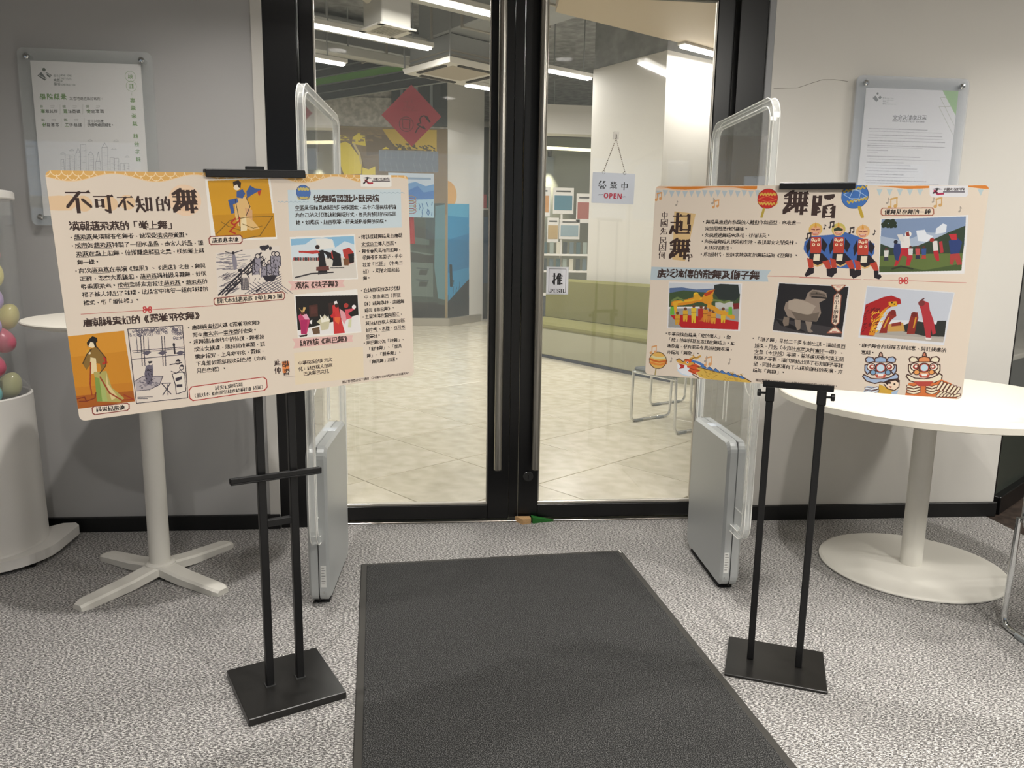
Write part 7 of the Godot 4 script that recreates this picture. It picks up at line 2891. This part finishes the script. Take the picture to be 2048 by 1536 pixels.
充 4051 0292 421474 6375 353609 55589896
㐬 4051 0292 421474 6375 3508 4548 65689896
育 4051 0292 421474 6375 1519 15858969 1686 1777
熱 1282 3034 0444 2416 0656 1333 5293 706607 8087 9796 1809 3839 5859 7899
隆 1040 403343 4324 1019 6054 7292 5396 7495 5474 6576 5696 7579 4999 6757
夆 4013 226104 3366 1676 1787 0898 4549
知 ⿰6矢口
的 ⿰白勺
漢 ⿰3氵A
朝 ⿰龺月
肖 ⿱4⺌月
趙 ⿺走肖
她 ⿰女也
深 ⿰3氵⿱4⿱冖八木
受 ⿳爫冖又
識 ⿲言⿱音口戈
音 ⿱立日
為 1022 0282 4208 3474 7476 2686 868958 1709 3738 5758
特 ⿰4牛寺
製 ⿱⿰7⿱6牛巾刂衣
個 ⿰3亻固
固 ⿴囗古
托 ⿰扌乇
讓 ⿰4言襄
在 0292 401509 2529 4585 6469 3999
起 ⿺走己
倍 ⿰3亻咅
增 ⿰3土曾
飄 ⿰⿱襾示風
逸 ⿺辶免
輕 ⿰車⿱⿱3一巛工
巛 300507 700507
恍 ⿰忄光
如 ⿰6女口
跳 ⿰⻊兆
兆 1122 0526 303509 50589896 8063 6487
樣 ⿰4木⿱⺶永
有 0292 401509 2429 24848969 2686
次 ⿰3冫欠
冫 1143 0996
表 1181 1383 0595 4045 4507 3639 3958 7666 4599
演 ⿰3氵⿱3宀⿱7黃八
送 ⿺辶关
关 2032 7062 1383 0595 4509 4599
遠 ⿺辶袁
酣 ⿰酉甘
忽 ⿱勿心
驟 ⿰馬聚
揚 ⿰扌昜
袖 ⿰衤由
縱 ⿰糹從
從 ⿰3彳⿱⿰人人龰
好 ⿰女子
似 ⿰3亻以
以 1017 1738 3244 7065 6509 6699
急 ⿱6刍心
呼 ⿰口乎
乎 7021 1233 8263 0595 414938
左 0292 403509 2585 5558 1898
右 0292 403509 3539 358589 3989
拉 ⿰扌立
住 ⿰3亻主
裙 ⿰衤⿱尹口
被 ⿰衤皮
皮 1292 121609 4045 2585 8509 3599
抓 ⿰扌爪
皺 ⿰⿱芻芻皮
芻 4013 316165 4424 4454
褶 ⿰衤⿱羽白
後 ⿰3彳⿱幺夂
流 ⿰3氵㐬
種 ⿰禾重
式 +弋K
K 1444 2448 0857
仙 ⿰3亻山
唐 ⿸广⿱聿口
楊 ⿰木昜
妃 ⿰女己
霓 ⿱4⻗兒
兒 1014 1333 1040 5080 8084 5383 353609 55589896
李 ⿱木子
基 ⿱6其土
所 ⿰戶斤
這 ⿺辶言
描 ⿰扌⿱3艹田
繪 ⿰糹會
虛 ⿸虍业
业 3037 6067 1425 8475 0898
幻 ⿰幺勺
境 ⿰3土⿱立⿱日儿
扮 ⿰扌分
分 3105 6195 25757959 4509
模 ⿰木莫
服 ⿰月⿰3卩又
飾 ⿰飠⿱3人巾
雅 ⿰牙隹
牙 1181 2124 2494 646948 5408
華 0191 3032 6062 1383 3336 6366 0595 1686 4349 0797
頭 ⿰豆頁
戴 +戈⿱3土⿱田八
搖 ⿰扌⿱3爫缶
缶 3013 2282 0595 4249 1619 1989 8689
霞 ⿱4⻗⿰叚又
叚 1019 108083 1383 1585 1787
帔 ⿰4巾皮
着 2031 7061 1181 1383 0494 4144 4409 3639 367679 3777 3979
虹 ⿰虫工
般 ⿰舟⿱几又
淡 ⿰3氵⿱火火
彩 ⿰6⿱4爫木彡
像 ⿰3亻象
明 ⿰日月
代 ⿰3亻弋
刻 ⿰6亥刂
圖 ⿴囗⿱3口⿱3十回
回 1119 118189 1989 3336 336366 3666
蹈 ⿰⻊⿱4爫臼
皇 ⿱白王
秋 ⿰禾火
梧 ⿰木⿱五口
桐 ⿰木同
同 0009 00909989 2272 2527 256567 2767
插 ⿰扌⿱4千臼
認 ⿰言⿱5刃心
刃 11817869 4209 2344
數 ⿰⿱⿱3⺌女女攵
國 ⿴囗或
幅 ⿰巾⿱3一⿱4口田
遼 ⿺辶尞
闊 ⿵門活
活 ⿰3氵舌
舌 7021 0393 4146 2629 267679 2979
都 ⿰6者阝
擁 ⿰扌⿱3亠⿰幺隹
化 ⿰4亻匕
傳 ⿰3亻專
統 ⿰糹充
和 ⿰禾口
形 ⿰6开彡
开 1181 0494 313609 6169
具 2026 207076 2272 2474 0696 3809 6899
鮮 ⿰魚羊
格 ⿰木各
納 ⿰糹内
等 ⿱3⺮寺
能 ⿰⿱厶月⿱匕匕
說 ⿰言兑
公 3105 6195 4418 1868 6698
領 ⿰令頁
男 ⿱田力
旺 ⿰日王
隨 ⿰阝⿺辶有
唱 ⿰3口⿱日曰
弦 ⿰弓玄
祀 ⿰礻巳
動 ⿰6重力
要 ⿱襾女
師 ⿰E帀
神 ⿰礻申
叫 ⿰口丩
丩 2027 2748 7079
雲 ⿱⻗云
江 ⿰3氵工
居 ⿸尸古
勝 ⿰4月⿱关力
地 ⿰4土也
物 ⿰4牛勿
延 ⿺廴止
伸 ⿰3亻申
習 ⿱羽白
及 1161548419 313509 3599
團 ⿴囗專
結 ⿰糹吉
香 ⿱禾日
港 ⿰3氵⿱共己
機 ⿰4木幾
構 ⿰4木冓
研 ⿰石开
院 ⿰阝⿱宀元
限 ⿰阝艮
司 11717969 1353 1519 155559 1959
版 ⿰片反
片 1019 1444 4044 1565 6569
反 7021 212609 2373 7309 3499
權 ⿰4木雚
因 ⿴囗大
何 ⿰3亻可
通 ⿺辶甬
過 ⿺辶咼
作 ⿰3亻乍
造 ⿺辶⿱4牛口
型 ⿱6⿰6开刂土
達 ⿺辶⿱3土羊
思 ⿱田心
想 ⿱6⿰木目心
感 ⿱咸心
情 ⿰4忄青
青 1181 1383 4044 0494 2529 25757969 2676 2777
透 ⿺辶秀
祈 ⿰礻斤
福 ⿰礻⿱3一⿱4口田
消 ⿰3氵肖
災 ⿱3巛火
映 ⿰日央
央 2124 217174 0494 404509 4599
現 ⿰4王見
見 2025 207075 2272 2373 2575 353609 55589896
間 ⿵門日
俗 ⿰3亻谷
谷 2012 6081 4204 4294 2629 267679 2979
始 ⿰女台
時 ⿰4日寺
稱 ⿰禾⿱3爫冉
冉 1219 12828969 1484 0696 4149
儺 ⿰3亻⿰A隹
泛 ⿰3氵乏
獅 ⿰3犭師
崇 ⿱3山宗
拜 ⿰手丰
逢 ⿺辶夆
采 ⿱4爫木
墓 ⿱7莫土
俑 ⿰3亻甬
於 ⿰方⿱人冫
域 ⿰3土或
什 ⿰3亻十
阿 ⿰3阝可
汗 ⿰3氵干
息 ⿱自心
伊 ⿰3亻尹
朗 ⿰良月
派 ⿰3氵𠂢
遣 ⿺辶⿱中E
使 ⿰3亻吏
向 5031 0209 02929989 3336 336366 3666
獻 ⿰鬲犬
鬲 0191 2224 227274 2474 0509 05959989 3666 4649
犬 0393 404509 4599 7081
嘼 1012 103032 1232 6062 608082 6282 1316 138386 1585 1686 4346 0797 2829 287879 2979
開 ⿵門开
雕 ⿰周隹
周 1009 10808979 2272 2474 4044 3638 366668 3868
塑 ⿱6⿰⿱丷屮月土
逐 ⿺辶豕
漸 ⿰3氵⿰車斤
擬 ⿰3扌疑
祝 ⿰礻兄
祥 ⿰礻羊
意 ⿱6音心
願 ⿰原頁
校 ⿰木交
訓 ⿰言川
精 ⿰米青
建 ⿺廴聿
培 ⿰3土咅
技 ⿰扌⿱十又
理 ⿰4王里
論 ⿰言侖
侖 504304 4394 3464 1519 15858979 3639 6669 1787
礎 ⿰石⿱⿰木木疋
全 ⿱4人王
創 ⿰7倉刂
倉 504304 4394 2373 2427 247475 2575 3739 377779 3979
新 ⿰⿱立木斤
誠 ⿰言成
並 2032 7062 0393 3339 6369 1526 8576 0999
引 ⿰6弓丨
優 ⿰3亻⿱4頁⿱4冖夂
隊 ⿰3阝㒸
健 ⿰3亻⿺廴聿
康 ⿸广隶
隶 1181 8184 0393 1484 404938 1637 0837 7556 5698
政 ⿰正攵
策 ⿱3⺮朿
推 ⿰扌隹
念 ⿱今心
刍 3003 216163 1383 8386 1686
戰 ⿰6單戈
美 ⿱6羊大
胡 ⿰古月
𠂉 3006 1494
吏 0191 1316 138386 1686 4009 2599
"""
